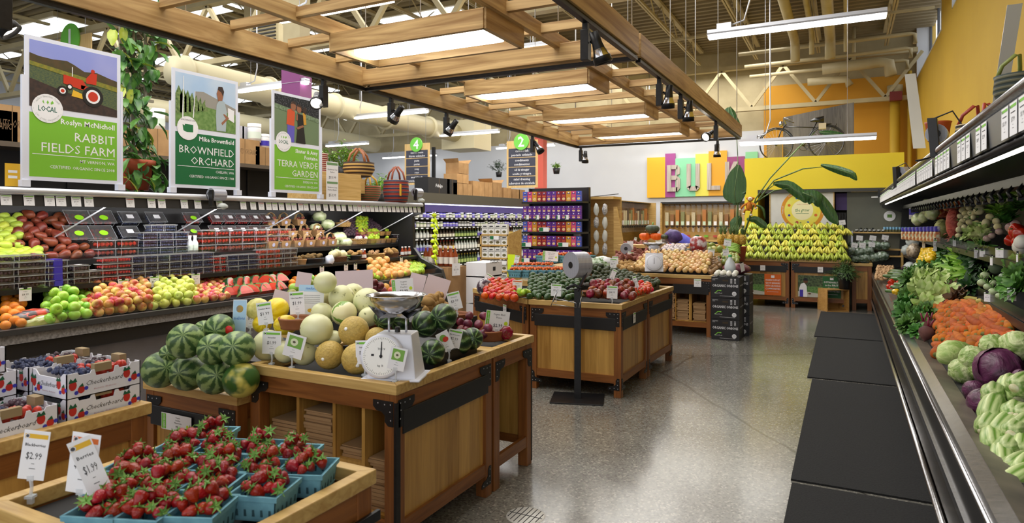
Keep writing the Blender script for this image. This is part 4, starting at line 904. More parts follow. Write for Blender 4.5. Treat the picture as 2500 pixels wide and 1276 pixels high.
stack('rasp', 515, 545, X2, Z2, 2, .09, .1, .07, 'small upright cherry tomato tub right of the blueberries', 'tomato tubs')
stack('blue', 548, 622, X2, Z2, 3, .14, .11, .045, 'blueberry clamshell in the wide low stack', 'low blueberry packs')
stack('straw', 625, 682, X2, Z2, 4, .1, .1, .04, 'strawberry clamshell in the stack beside dark berries', 'small strawberry packs')
stack('black', 685, 718, X2, Z2, 4, .1, .1, .04, 'dark berry clamshell at the right end of the berry stacks', 'small dark berry packs')
for i, (x, w, m, lb) in enumerate(((732,.13,CARD,'small box of kiwi packs'),(768,.3,BLACK,'black basket heaped with kiwis'),(828,.26,WICKD,'brown basket of jicama roots'),(868,.15,BLACK,'black tray of wrapped roots'),(920,.3,WICK,'tan basket of ginger roots'),(958,.2,WICKD,'brown basket of lemongrass'))):
    y = yx(x,X2-.05); basket((X2-.06,y,Z2), .1, w/2, .055, lb+' on the second cooler shelf', m)
    kd = ['kiwi','kiwi','turnip','potato','mushroom','potato'][i]
    for k in range([6,22,5,5,14,8][i]): put(kd, (X2-.06+U(-.06,.06), y+U(-.8,.8)*w/2, Z2+.065+U(0,.035)), '%s heaped in the %s' % (kd.replace('_',' '), lb), lb, 1.5 if i == 2 else 1)
for i, x in enumerate((886,893,985,993,1002)):
    b = bottle_mb(mat('sauce_red', (150,60,30), ro=.2), WHITE, .025, .13, .5, WHITE); tag(b.build('sauce_bottle', loc=(X2-.02,yx(x,X2),Z2+.01)), 'small red sauce bottle with white cap, %s on the second shelf' % ['leftmost','second','third','fourth','last at right'][i], 'bottle')
q = PX(805,636,X2+.02); bag('milk_bag', q, .05,.06,.07, mat('white_bag', (232,232,238), (200,216,240), sc=20, ro=.3), 'white plastic bag beside the kiwi basket', seed=4)
# ---------------- left cooler: deck ----------------
XD0, ZD0, XD1, ZD1 = -5.2, .9, -5.72, 1.05
def dk(kind, a, b, label, group, d=.08, z=.0, x1=XD1, z1=ZD1, **k): sl(kind, a, b, XD0, ZD0+z, x1, z1+z, d, label, group, **k)
dk('orange', 15, 48, 'orange tomato-like fruit at the left end of the deck', 'orange fruit at the deck end', z=.02)
RBAG = mat('red_net_bag', (200,60,30), (70,60,60), sc=9, ro=.3, ramp=(.45,.55)); ABAG = mat('apple_bag_clear', (196,186,120), (150,160,80), sc=12, ro=.15, coat=.6)
for i, (x, y) in enumerate(((62,778),(85,770),(108,785),(92,790))):
    q = PX(x,y,-5.3 if i < 2 else -5.24); bag('apple_bag', q, .07,.13,.05, RBAG if i < 2 else ABAG, 'printed plastic bag of apples lying on the deck, %s' % ['rear left','rear right','front right','front middle'][i], 'fruit bag', i+3)
dk('green_apple', 118, 212, 'green apple in the pile beside the bagged apples', 'green apples on the deck', z=.03)
dk('green_apple', 135, 180, 'green apple on top of the pile beside the bagged apples', 'green apples on the deck', z=.09, x1=-5.5, z1=1.02)
dk('red_apple', 214, 372, 'red and yellow apple in the big pile left of the golden apples', 'red and yellow apples on the deck', z=.03)
dk('red_apple', 240, 360, 'red and yellow apple in the upper layer left of the golden apples', 'red and yellow apples on the deck', z=.09, x1=-5.6, z1=1.05)
dk('golden_apple', 376, 478, 'yellow-green apple in the middle pile of the deck', 'yellow-green apples on the deck', z=.03)
dk('golden_apple', 385, 462, 'yellow-green apple in the upper layer of the middle pile', 'yellow-green apples on the deck', z=.09, x1=-5.6, z1=1.05)
dk('red_apple', 482, 556, 'red and yellow apple left of the cut watermelon', 'red and yellow apples by the watermelon wedges', z=.03)
WR = mat('watermelon_flesh', (200,40,20), (204,66,40), sc=14, ro=.3, var=.08); RIND = stripes('rind_cut', (30,64,26), (120,150,80), 40, axis='X')
b = MB(WR); n = 10; A = [(.13*cos(pi*i/n+pi), .13*sin(pi*i/n+pi)) for i in range(n+1)]
vs = [(0,x*.8,z) for x, z in A]+[(.05,x*.8,z) for x, z in A]
t = thing('watermelon_wedge', 'x', 'fruit'); b = MB(WR); b.prism([(x,y) for x, y in [(-.09,0),(.09,0),(.07,.05),(.03,.085),(-.03,.085),(-.07,.05)]], -.03, .03); b.build('flesh', t)
b = MB(RIND); b.prism([(.09,0),(.1,0),(.078,.058),(.034,.097),(-.034,.097),(-.078,.058),(-.1,0),(-.09,0),(-.07,.05),(-.03,.085),(.03,.085),(.07,.05)], -.03, .03); b.build('rind', t); WG = Kind(t)
for r, (x0, z, nn) in enumerate(((-5.24,.9,8),(-5.42,.96,7),(-5.6,1.02,7))):
    for i in range(nn): WG.put((x0+U(-.02,.02), yx(562+i*(140/nn)+r*5, x0), z+.02), Euler((pi/2-.5+U(-.2,.2), 0, pi/2+U(-.4,.4))), 'red watermelon wedge, %s row on the left cooler deck' % ('front','middle','back')[r], 'watermelon wedges')
dk('lemon', 930, 962, 'yellow lemon at the lower front of the citrus pile', 'lemons on the deck', d=.065, z=.02)
dk('lime', 900, 932, 'lime at the left side of the citrus pile', 'limes on the deck', d=.065, z=.04)
dk('grapefruit', 945, 995, 'pale orange grapefruit in the citrus pile', 'grapefruits on the deck', d=.125, z=.05)
dk('grapefruit', 905, 945, 'pale orange grapefruit at the back left of the citrus pile', 'grapefruits on the deck', d=.13, z=.07, x1=-5.5)
dk('lime', 990, 1032, 'yellow-green lemon at the right end of the cooler deck', 'yellow-green lemons at the deck end', d=.065, z=.04)
dk('orange', 712, 880, 'dim orange under the shelf right of the watermelon wedges', 'oranges in the shade', d=.1, z=.0, skip=.6, x1=-5.5, z1=.98)
# price tags hanging from the shelves
for i, (x, y, X, pr_, g) in enumerate(((62,718,X2+.07,'$4.99',GRN),(158,712,X2+.07,'$3.99',GRN),(301,695,X2+.07,'$3.99',GRN),(377,687,X2+.07,'$2.99',GRN),(478,680,X2+.07,'$1.99',GRN),(786,655,X2+.07,'$3.99',GRN),(845,650,X2+.07,'$0.89',GRN),(868,648,X2+.07,'$0.79',GRN),(900,650,X2+.07,'$1.49',GRN),(932,636,X2+.07,'$4.99',GRN),(980,632,X2+.07,'$5.99',GRN),(886,612,X1+.08,'$2.49',GRN),(853,620,X1+.08,'$3.99',GRN))):
    q = PX(x,y,X); c = MB(); sc = .75 if x > 700 else 1; c.X = Matrix.Rotation(U(-.2,.1),4,'Z') @ frame((0,0,0),(0,1,0),(0,0,1)); card(c, .085*sc, .1*sc, pr_, 'Organic', g); c.m = BLACK; c.box(-.012,.1*sc-.01,-.01,.012,.1*sc+.015,.003)
    tag(c.build('hanging_price_tag', loc=(X,q.y,q.z-.05)), 'white price tag reading %s clipped to a shelf edge over the %s' % (pr_, ['bagged apples','green apples','left red apples','yellow-green apples','apples near wedges','wedge bin end','deck oranges','first dark gap','limes','grapefruits','deck end lemons','garlic basket','cauliflower bag'][i]), 'price tag')
# ================= first island: melons, watermelons, plums =================
F_ = V((-_s, _c, 0))
def depth(p): return V(p).dot(F_)
RB = {'watermelon':.11,'belly_watermelon':.11,'mini_watermelon':.1,'honeydew':.1,'speckled_melon':.1,'galia_melon':.1,'canary_melon':.1,'crenshaw_melon':.1,'striped_melon':.1}
def melon(kind, px, py, rp_, z, label, rot=None, grp=None):
    p = PZ(px, py, z); s = rp_*depth(p)/FP/RB[kind]
    put(kind, p, label, grp, s, rot or (pi/2+U(-.4,.4), U(-.3,.3), U(-.6,.9)))
def riser(poly, z0, z1, label, m=None): tag(MB(m or BLACK).prism(poly, z0, z1).build('display_riser'), label, 'display riser')
riser([(-2.6,2.92),(-1.97,2.92),(-1.97,3.38),(-2.6,3.38)], .82, .92, 'black riser hidden under the middle melons'); riser([(-2.84,3.5),(-2.3,3.5),(-2.3,3.95),(-2.84,3.95)], .82, .98, 'black riser hidden under the rear melons')
riser([(-3.64,2.78),(-2.96,2.78),(-2.96,3.44),(-3.64,3.44)], .65, .8, 'black riser hidden under the watermelons')
for a in (('watermelon',393,902,44,.805,'watermelon, leftmost of the front row'),('watermelon',460,911,42,.805,'watermelon, second from left in the front row'),('watermelon',525,920,42,.805,'watermelon, third in the front row'),('belly_watermelon',589,927,43,.81,'yellow-bellied watermelon against the melon bin'),
 ('watermelon',453,832,43,1.0,'large watermelon at top left of the pile'),('watermelon',521,852,38,.96,'watermelon in the middle of the second row'),('watermelon',579,850,43,.97,'watermelon at right of the second row'),('watermelon',536,801,35,1.04,'watermelon on top with a red sticker'),('watermelon',497,806,24,1.0,'watermelon glimpsed behind the top ones'),('watermelon',412,862,22,.9,'watermelon glimpsed behind the left column')):
    melon(*a[:5], a[5]+' in the low bin', grp=None, rot=(pi/2+U(-.5,.2), U(-.3,.3), U(.2,1.3)))
q = PZ(570,801,1.04)+V((.0,-.09,0)); b = MB(mat('red_sticker', (200,30,30), ro=.4)); b.X = frame((0,0,0),(1,.4,0),(0,0,1)); b.lathe([(0,.004),(.022,.003),(.024,0)], 12); tag(b.build('fruit_sticker', loc=PZ(568,801,1.04)+V((.03,-.05,0))), 'red round sticker on the top watermelon', 'sticker')
L = [('honeydew',655,843,38,.94,'smooth white honeydew at the left front corner'),('honeydew',697,858,27,.93,'pale honeydew behind the front photo card'),('speckled_melon',744,862,29,.93,'speckled cream melon in the front row'),('galia_melon',805,866,35,.935,'tan galia melon in the middle of the front row'),('galia_melon',872,875,38,.935,'tan galia melon behind the galia price card'),
 ('honeydew',773,803,38,1.06,'smooth white honeydew resting on the front row'),('galia_melon',864,808,37,1.05,'tan galia melon with a sticker on top'),('galia_melon',920,826,28,1.02,'tan galia melon half behind the scale'),('honeydew',815,826,20,1.0,'white melon deep behind the two raised melons'),
 ('speckled_melon',900,773,24,1.1,'small speckled melon just left of the scale bowl'),('striped_melon',840,764,30,1.12,'cream melon with bold green stripes'),('honeydew',786,764,26,1.12,'white melon between the striped and canary melons'),('speckled_melon',808,768,18,1.1,'small speckled melon behind the striped one'),
 ('canary_melon',697,793,26,1.06,'yellow canary melon under the brown bowl'),('canary_melon',640,790,24,1.04,'pale yellow melon at left behind the price card'),('canary_melon',675,755,30,1.13,'bright yellow canary melon'),('crenshaw_melon',629,755,28,1.12,'pale netted melon left of the bright yellow one'),
 ('honeydew',763,727,30,1.18,'white melon behind the melon photo sign'),('speckled_melon',834,727,32,1.19,'large cream speckled melon left of centre top'),('speckled_melon',862,718,27,1.2,'cream melon behind the top speckled pair'),('speckled_melon',897,737,35,1.17,'long cream speckled melon beside the scale bowl'),('speckled_melon',800,722,22,1.17,'cream melon tucked under the top melon'),
 ('honeydew',794,689,27,1.29,'single round cream melon crowning the pile'),
 ('mini_watermelon',1056,859,31,.94,'dark striped mini watermelon right of the scale'),('mini_watermelon',1121,834,32,.94,'dark mini watermelon behind the red card'),('mini_watermelon',1153,826,27,.95,'dark mini watermelon at the right end'),('mini_watermelon',1037,791,33,1.06,'dark striped mini watermelon behind the scale, right'),('mini_watermelon',1083,773,33,1.1,'striped mini watermelon at the top right'),('mini_watermelon',938,776,26,1.12,'mini watermelon seen left of the scale posts'),('mini_watermelon',975,785,24,1.08,'mini watermelon seen between the scale posts')]
for a in L: melon(*a[:5], a[5]+' of the melon bin')
for k, (x, y, r) in enumerate(((718,702,13),(711,717,11),(759,681,12),(757,695,13),(736,706,11),(700,726,9))):
    p = PZ(x,y,1.1); put('green_apple' if k%2==0 else 'mango', p, 'green-yellow %s behind the canary melons, %s' % ('apple' if k%2==0 else 'pear', ['upper left','lower left','highest right','right of centre','centre','lowest'][k]), None, r*depth(p)/FP/.04)
riser([(-3.8,3.6),(-2.98,3.6),(-2.98,4.25),(-3.8,4.25)], .75, 1.0, 'black riser hidden behind the watermelon bin')
slope('plum', PZ(868,722,.98), PZ(938,722,.98), PZ(925,690,1.12), PZ(880,690,1.12), .075, 'dark red plum heaped behind the melons', 'red plums behind the melons', sc=1.15)
slope('peach', PZ(938,722,.98), PZ(1010,722,.98), PZ(1005,690,1.08), PZ(945,690,1.08), .085, 'blushed peach beside the organic special sign', 'peaches behind the scale', sc=1.1)
slope('potato', PZ(1040,760,.98), PZ(1085,745,.98), PZ(1075,722,1.05), PZ(1040,735,1.05), .06, 'small brown fruit netted behind the scale bowl', 'brown fruit behind the scale')
slope('plum', PZ(1108,800,.93), PZ(1180,815,.92), PZ(1180,770,1.02), PZ(1110,768,1.02), .066, 'dark red plum right of the mini watermelons', 'red plums in the right corner')
slope('plum', PZ(1185,815,.92), PZ(1212,808,.92), PZ(1205,800,.95), PZ(1180,805,.95), .066, 'plum in the brown bowl at the bin corner', 'plums in the brown bowl')
p = PZ(1196,828,.87); basket(p, .11,.11,.055, 'round terracotta bowl of plums at the bin corner', mat('terracotta_bowl', (150,92,52), (130,76,42), sc=8, ro=.7), name='bowl')
p = PZ(1110,785,.95); basket(p, .1,.1,.05, 'round brown bowl of plums behind the mini watermelons', mat('terracotta_bowl', (150,92,52)), name='bowl')
for k, (x, y) in enumerate(((1220,806),(1236,812),(1232,800))): put('heirloom', PZ(x,y,.92), 'large dark red plum at the very corner of the bin, %s' % ('left','right','top')[k], None, 1.0)
p = PZ(725,800,1.05); basket(p, .1,.1,.05, 'brown bowl wedged between the canary melons', mat('terracotta_bowl', (150,92,52)), name='bowl')
b = MB(mat('terracotta_tray', (150,84,44), (130,70,36), sc=6, ro=.7)); p = PZ(905,808,.97); basket(p, .2,.09,.05, 'terracotta trough across the middle of the melon bin', b.m, name='bowl')
# kitchen scale
p = PZ(985,925,.875); t = thing('produce_scale', 'white hanging-dial produce scale with a steel bowl on the melon bin corner', 'scale', (-2.02,2.66,.86), radians(20))
SW = mat('scale_enamel', (228,230,240), ro=.3); b = MB(SW); b.hexa([(-.125,-.09,0),(.125,-.09,0),(.125,.1,0),(-.125,.1,0)],[(-.085,-.06,.225),(.095,-.06,.225),(.095,.07,.225),(-.085,.07,.225)]); b.box(-.15,-.11,0,.15,.12,.012); b.build('body', t, bev=.006)
b = MB(SW); b.X = frame((-.045,-.083,.12),(1,0,0),(0,.18,1)); b.lathe([(0,.02),(.098,.02),(.108,.014),(.112,-.04)], 36); b.m = mat('dial_face', (244,244,240), ro=.4); b.lathe([(0,.022),(.094,.022)], 36, False); b.m = DARKINK
for i in range(60): a = 2*pi*i/60; r0 = .082 if i % 5 else .076; b.add([(r0*cos(a-.008),r0*sin(a-.008),.0225),(.09*cos(a-.008),.09*sin(a-.008),.0225),(.09*cos(a+.008),.09*sin(a+.008),.0225),(r0*cos(a+.008),r0*sin(a+.008),.0225)], [(0,1,2,3)])
b.X = b.X @ Matrix.Translation((0,0,.0225)); b.text('THE V', .0, .03, .014, 1, .01); b.r2(-.05,0,-.036,.01); b.text('kg  lb', 0, -.05, .014, 1); b.p2([(-.004,-.01),(.004,-.01),(.002,.07),(-.002,.07)], 2); b.d2(0,0,.008,3,10); b.build('dial', t)
b = MB(ALU); [b.tube([(x,.005,.22),(x,.005,.305)], .006, 8) for x in (-.04,.05)]; b.build('post', t); b = MB(BLACK); b.lathe([(.014,.22),(.014,.25),(0,.25)], 12, o=(.005,.005,0)); b.build('knob', t)
b = MB(CHROME); b.add([(-.15,0,.36),(-.075,-.05,.3),(0,-.03,.35),(.075,-.05,.3),(.15,0,.36),(.075,.06,.3),(0,.04,.35),(-.075,.06,.3),(0,0,.3)], [(0,1,8),(1,2,8),(2,3,8),(3,4,8),(4,5,8),(5,6,8),(6,7,8),(7,0,8)]); b.build('cradle', t)
b = MB(mat('steel_bowl', (200,200,204), ro=.18, me=1)); b.lathe([(0,.315),(.05,.32),(.1,.345),(.13,.385),(.138,.41),(.152,.412),(.152,.415),(.136,.414),(.127,.387),(.097,.35),(.05,.326),(0,.322)], 32, o=(0,.005,0)); b.build('bowl', t)
# picture cards
def pic_mel(b, px, py, w, h): b.m = mat('pic_green', (120,170,70), ro=.6); b.r2(px-w*.36,py+h*.42,px+w*.36,py+h*.92); b.m = mat('pic_cream', (220,226,190), ro=.6); b.d2(px-w*.05,py+h*.66,w*.2,2,14,h*.16); b.m = mat('pic_dark', (90,80,60), ro=.6); b.d2(px-w*.05,py+h*.66,w*.08,3,12,h*.05)
def pic_wm(b, px, py, w, h): b.m = mat('pic_green', (120,170,70)); b.d2(px-w*.05,py+h*.7,w*.28,1,14,h*.17); b.m = mat('pic_red', (206,60,40), ro=.6); b.d2(px+w*.1,py+h*.6,w*.24,2,14,h*.13)
S_ = [(663,888,.87,'$1.99','Honeydew',.13,.13,None,None,0,'honeydew price card at the far left clip'),(712,897,.87,'','',.13,.13,None,pic_mel,.25,'green melon photo card second from left'),
 (890,915,.87,'$1.99','Galia Melons',.105,.125,GRN,None,-.05,'galia melon price card at front centre'),(965,930,.87,'','',.1,.115,None,pic_mel,.2,'avocado photo card in front of the scale dial'),
 (1096,880,.87,'','',.085,.12,None,pic_wm,-.4,'watermelon photo card tilted right of the scale'),(1104,872,.87,'$5.99','Mini Watermelon',.1,.11,GRN,None,.25,'grey mini watermelon price card')]
for (x, y, z, pr_, ti, w, h, hd, pc, tl, lb) in S_:
    p = PZ(x,y,z); p.y = max(p.y, 2.49) if x < 1000 else p.y; standing_card(p+V((0,0,.01)), .3 if x < 1000 else .9, lb, w*.85, h*.95, pr_, ti, hd or (GRN if pr_ else None), tl, 0, .045, pc)
for (x, y, z, pr_, ti, w, h, tl, lb) in ((650,800,1.05,'$1.99','Crenshaw Melon',.1,.13,-.15,'crenshaw price card on the canary melons'),(727,775,1.1,'$1.99','Yellow Canary Melon',.1,.135,-.08,'canary melon price card on the yellow melon'),(610,808,1.0,'$.99','Seedless',.08,.12,.15,'narrow price card right of the top watermelon'),(1115,762,1.05,'$3.99','Nectarine',.1,.12,-.25,'price card behind the mini watermelons'),):
    p = PZ(x,y,z); standing_card(p, .45, lb, w*.85, h*.95, pr_, ti, GRN, tl, 0, .02)
def art_melon(c, w, h):
    c.m = mat('sky_print', (170,205,235), ro=.6); c.r2(-w/2,h*.8,w/2,h); c.m = YTAG; c.d2(0,h*.22,w*.12,1,12,h*.06); c.m = mat('blue_print', (60,110,190), ro=.6); c.text('melons',0,h*.86,h*.12,2,.01); c.m = INK
    for k in range(5): c.r2(-w*.35,h*(.68-.06*k),w*.35,h*(.69-.06*k))
p = PZ(757,775,1.08); sheet(p, .45, 'larger melons information sheet with blue header', .15, .19, art_melon, tilt=.02)
def art_sun(c, w, h): c.m = mat('sky_print', (170,205,235)); c.r2(-w*.48,h*.02,w*.48,h*.98); c.m = YTAG; c.d2(0,h*.72,w*.26); c.m = mat('blue_print', (60,110,190)); c.text('melons',0,h*.4,h*.13,2,.01,wmax=w*.8)
p = PZ(583,812,1.0); sheet(p, .45, 'narrow blue melons sheet with a sun beside the watermelons', .08, .19, art_sun)
PINK = mat('pink_card', (216,196,200), ro=.7)
def art_pink(c, w, h): c.m = PINK; c.r2(-w/2,0,w/2,h)
for (x, y, z, w, h, lb, tl) in ((865,706,1.1,.3,.15,'wide blank pink card above the plums',-.05),(738,702,1.12,.12,.12,'small blank pink card behind the green fruit',.15),(683,748,1.1,.12,.1,'blank pink card above the netted melon',.25),(1012,712,1.06,.13,.15,'blank pink card behind the organic special sign',.25),(1055,735,1.0,.19,.2,'blank pink card leaning right of the bowl',.3)):
    sheet(PZ(x,y,z), .45, lb, w, h, art_pink, tilt=tl)
p = PZ(985,730,1.03); standing_card(p, .45, 'wide peach price sign with green side stripe', .17, .13, '$2.99', 'Organic|Yellow|Peaches', GRN, -.1, 0, .03, None, 'wide')
p = PZ(1211,826,.88); standing_card(p, .55, 'wide plum price sign with green side stripe at the bin corner', .165, .13, '$2.99', 'Organic Black|Plums', GRN, .15, .3, .05, None, 'wide')
sheet(V((-3.4,2.432,.445)), 0, 'curled seedless watermelon sign on the black rail of the low bin', .26, .095, lambda c,w,h: ysign(c,w,h,'99c','Organic|Seedless|Watermelon'), lean=.0, cat='price sign')
# ================= strawberry table =================
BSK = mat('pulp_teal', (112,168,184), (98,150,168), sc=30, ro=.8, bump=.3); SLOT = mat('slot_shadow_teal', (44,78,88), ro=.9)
def pint(label, group=None, s=1):
    t = thing('berry_basket', label, 'basket', group=group); b = MB(BSK); a, c, h = .052*s, .06*s, .062*s
    b.hexa([(-a,-a,0),(a,-a,0),(a,a,0),(-a,a,0)],[(-a-.002,-a-.002,.006),(a+.002,-a-.002,.006),(a+.002,a+.002,.006),(-a-.002,a+.002,.006)])
    for i in range(4):
        b.X = Matrix.Rotation(i*pi/2,4,'Z'); b.hexa([(-a,-a,0),(a,-a,0),(a,-a+.003,0),(-a,-a+.003,0)],[(-c,-c,h),(c,-c,h),(c,-c+.003,h),(-c,-c+.003,h)]); b.hexa([(-c-.003,-c-.003,h-.012),(c+.003,-c-.003,h-.012),(c,-c+.003,h-.012),(-c,-c+.003,h-.012)],[(-c-.004,-c-.004,h),(c+.004,-c-.004,h),(c,-c+.003,h),(-c,-c+.003,h)])
        b.m = BSK; 
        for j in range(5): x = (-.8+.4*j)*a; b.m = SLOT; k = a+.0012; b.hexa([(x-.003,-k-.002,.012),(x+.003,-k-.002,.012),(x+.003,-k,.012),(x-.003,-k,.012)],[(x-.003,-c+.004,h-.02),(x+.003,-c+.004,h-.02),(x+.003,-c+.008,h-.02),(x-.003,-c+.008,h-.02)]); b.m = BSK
    b.build('pulp_basket', t); return t
PT = Kind(pint('x'))
sb = thing('strawberry', 'x', 'fruit'); b = MB(mat('fresh_strawberry', (190,130,50), (146,18,8), sc=150, ro=.3, ramp=(.28,.34), var=.2, bump=.4, hue=.01))
b.lathe([(0,-.02),(.006,-.017),(.012,-.006),(.0155,.004),(.014,.012),(.006,.015),(0,.014)], 12); b.build('berry', sb)
b = MB(mat('strawberry_leaf', (98,150,62), (136,176,92), sc=60, ro=.6, var=.1))
for i in range(7): a = i*.9; b.add([(0,0,.0148),(.008*cos(a+.5),.008*sin(a+.5),.0185),(.021*cos(a),.021*sin(a),.015+.008*(i%2)),(.008*cos(a-.5),.008*sin(a-.5),.0185)], [(0,1,2,3)])
b.tube([(0,0,.014),(.003,0,.026)], .0014, 4); b.build('calyx', sb); SB = Kind(sb)
BT = [(-1.63,1.24),(-1.745,1.165),(-1.86,1.12),(-1.57,1.42),(-1.575,1.6),(-1.75,1.375),(-1.87,1.3),(-1.985,1.24),(-1.72,1.54),(-1.865,1.49),(-1.99,1.42),(-2.1,1.36),(-1.72,1.68),(-1.87,1.66),(-2.0,1.6),(-2.12,1.54),(-2.15,1.68)]
for i, (x, y) in enumerate(BT):
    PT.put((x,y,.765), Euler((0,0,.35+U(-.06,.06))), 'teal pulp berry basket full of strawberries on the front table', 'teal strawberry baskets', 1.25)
    for k in range(15 if y < 1.5 else 11):
        a = k*2.4; r = .0165*math.sqrt(k)+U(0,.004); SB.put((x+r*cos(a), y+r*sin(a), .765+.078+(.03 if k < 4 else .0)+U(0,.012)), Euler((U(-1.5,1.5),U(-1.5,1.5),U(0,6.3))), 'ripe strawberry with green leaves heaped in a teal basket', 'strawberries on the front table', U(1.0,1.35))
# corner of another basket at lower left
for (x, y, z, w, h, pr_, ti, hd, yw, tl, lb) in ((75,1205,.8,.08,.15,'$2.99','Blackberries',YTAG,.5,.12,'blurred blackberry price card with a yellow bar at lower left'),(195,1240,.8,.092,.175,'$3.99','Strawberries',OTAG,.35,.1,'blurred folded price card with an orange bar'),(250,1245,.8,.06,.18,'$1.99','Berries',YTAG,.9,-.35,'second leaf of the folded card, turned away with yellow bar')):
    p = PZ(x,y,z); standing_card(p, .5, lb, w, h, pr_, ti, hd, tl, yw-.5, .045)
# ================= white berry boxes at the left edge =================
BXW = mat('white_box_board', (226,228,238), ro=.6); FLAP = mat('kraft_flap', (150,130,96), ro=.8)
def berries_art(b, x, y, s):
    b.m = mat('print_red', (190,44,36), ro=.6); b.d2(x-.16*s,y+.1*s,.13*s,1,12,.17*s); b.d2(x+.12*s,y-.08*s,.12*s,1,12,.13*s)
    b.m = mat('print_leaf', (24,92,60), ro=.6); b.p2([(x-.3*s,y+.2*s),(x-.16*s,y+.2*s),(x-.02*s,y+.22*s),(x-.08*s,y+.36*s),(x-.16*s,y+.27*s),(x-.24*s,y+.36*s)],2); b.p2([(x+.02*s,y+.02*s),(x+.2*s,y+.02*s),(x+.16*s,y+.14*s)],2)
    b.m = mat('print_blue', (56,60,180), ro=.6); b.d2(x-.05*s,y-.16*s,.07*s,3,10); b.d2(x+.28*s,y-.06*s,.07*s,3,10)
def berry_box(loc, rz, label, w=.3, d=.24, h=.1):
    t = thing('berry_box', label, 'cardboard box', loc, rz)
    def side(x0, y0, x1, y1, notch):
        b = MB(BXW); L = math.hypot(x1-x0,y1-y0); b.X = frame((x0,y0,0),(x1-x0,y1-y0,0),(0,0,1)); P = [(0,0),(L,0),(L,h),(L*.86,h),(L*.84,h-.012),(L*.7,h-.012),(L*.68,h)] if notch else [(0,0),(L,0),(L,h)]
        P += [(L*.64,h),(L*.62,h-.025),(L*.38,h-.025),(L*.36,h)] if notch else [(L*.9,h),(L*.8,h-.02),(L*.2,h-.02),(L*.1,h)]
        if notch: P += [(L*.32,h),(L*.3,h-.012),(L*.16,h-.012),(L*.14,h)]
        P += [(0,h)]; n = len(P); b.add([(p[0],p[1],-.004) for p in P]+[(p[0],p[1],0) for p in P], [tuple(range(n-1,-1,-1)), tuple(range(n,2*n))]+[(i,(i+1)%n,n+(i+1)%n,n+i) for i in range(n)])
        berries_art(b, L*.14, h*.4, .115); berries_art(b, L*.86, h*.46, .115); b.m = DARKINK; b.text('Checkerboard', L*.5, h*.42, h*.27, 1, 0, .35, wmax=L*.5); b.m = mat('print_pink', (190,140,150), ro=.6); b.text('Blueberries  Blackberries', L*.5, h*.2, h*.09, 1, 0, .2, wmax=L*.4); b.build('box_side', t)
    side(-w/2,-d/2,w/2,-d/2,True); side(w/2,-d/2,w/2,d/2,True); side(w/2,d/2,-w/2,d/2,True); side(-w/2,d/2,-w/2,-d/2,False)
    MB(FLAP).box(-w/2,-d/2,0,w/2,d/2,.004).build('box_floor', t); MB(FLAP).box(w/2-.035,-.03,h-.012,w/2-.005,.03,h+.022).build('tuck_flap', t); MB(FLAP).box(-.04,-d/2+.005,h-.012,.03,-d/2+.03,h+.02).build('tuck_flap', t)
    c, s = cos(rz), sin(rz); o = V(loc)
    for nm, m, pts in (('blueberries','blue',[(-.07,-.05),(-.06,.06),(0,.04)]),('strawberries','straw',[(.06,-.05),(.0,-.03)]),('blackberries','black',[(.08,.06)])):
        b = MB(BERRY[m]); R_ = {'blue':.008,'straw':.017,'black':.012}[m]
        for (px, py) in pts:
            for _ in range({'blue':60,'straw':12,'black':22}[m]): b.lathe(ellip(R_,R_*1.2,4), 7, o=(px*w/.3+U(-.042,.042),py*d/.24+U(-.042,.042),h*.72+U(0,.025)))
        b.build('berry_fill', t)['kind'] = 'stuff'
    return t
BZ = .845
for (x, y, z, rz, lb) in ((-2.83,1.62,BZ,pi/2,'white printed berry box, lower one of the right stack'),(-2.83,1.62,BZ+.1,pi/2,'white printed berry box, upper one of the right stack'),(-2.81,1.28,BZ,pi/2,'white printed berry box at the front with open top of blueberries and strawberries'),
 (-3.1,1.62,BZ,pi/2,'white berry box behind the right stack, lower'),(-3.1,1.62,BZ+.1,pi/2,'white berry box behind the right stack, upper'),(-3.1,1.28,BZ,pi/2,'white berry box at the left edge, bottom'),(-3.1,1.28,BZ+.1,pi/2,'white berry box at the left edge, upper'),(-3.1,1.24,BZ+.2,pi/2,'tallest white berry box cut by the left edge'),(-3.37,1.62,BZ,pi/2,'white berry box farthest back at the left')):
    berry_box((x,y,z), rz, lb)
# ================= second island =================
r2 = [(-3.7,6.5),(-2.86,5.95),(-2.86,7.6),(-3.7,7.6)]
slope('tomato', PZ(1185,722,.9), PZ(1255,728,.9), PZ(1258,688,1.0), PZ(1195,684,1.0), .078, 'orange-red vine tomato at the left corner of the second island', 'vine tomatoes', sc=1.02)
p = PZ(1266,722,.88); basket(p, .13,.1,.03, 'shallow tan tray of small green vegetables among the tomatoes')
for k in range(14): put('lime', PZ(1266,716,.92)+V((U(-.09,.09),U(-.06,.06),U(0,.03))), 'small pale green vegetable in the shallow tan tray', 'small green vegetables in the tray', .9)
slope('green_avocado', PZ(1292,722,.9), PZ(1412,728,.9), PZ(1405,668,1.06), PZ(1300,672,1.04), .085, 'smooth green avocado in the front pile', 'smooth green avocados', sc=.95, rot=lie(.5))
slope('green_avocado', PZ(1375,690,1.0), PZ(1410,690,1.0), PZ(1412,665,1.06), PZ(1380,664,1.06), .085, 'dark green avocado behind the bag dispenser roll', 'smooth green avocados', sc=1, rot=lie(.5))
p = PZ(1482,725,.87); basket(p, .27,.15,.045, 'wide terracotta tray of heirloom tomatoes', mat('terracotta_bowl', (150,92,52)), name='bowl')
slope('heirloom', PZ(1440,716,.93), PZ(1545,722,.93), PZ(1540,688,1.02), PZ(1450,688,1.02), .085, 'dark ribbed heirloom tomato in the terracotta tray', 'heirloom tomatoes', sc=.95)
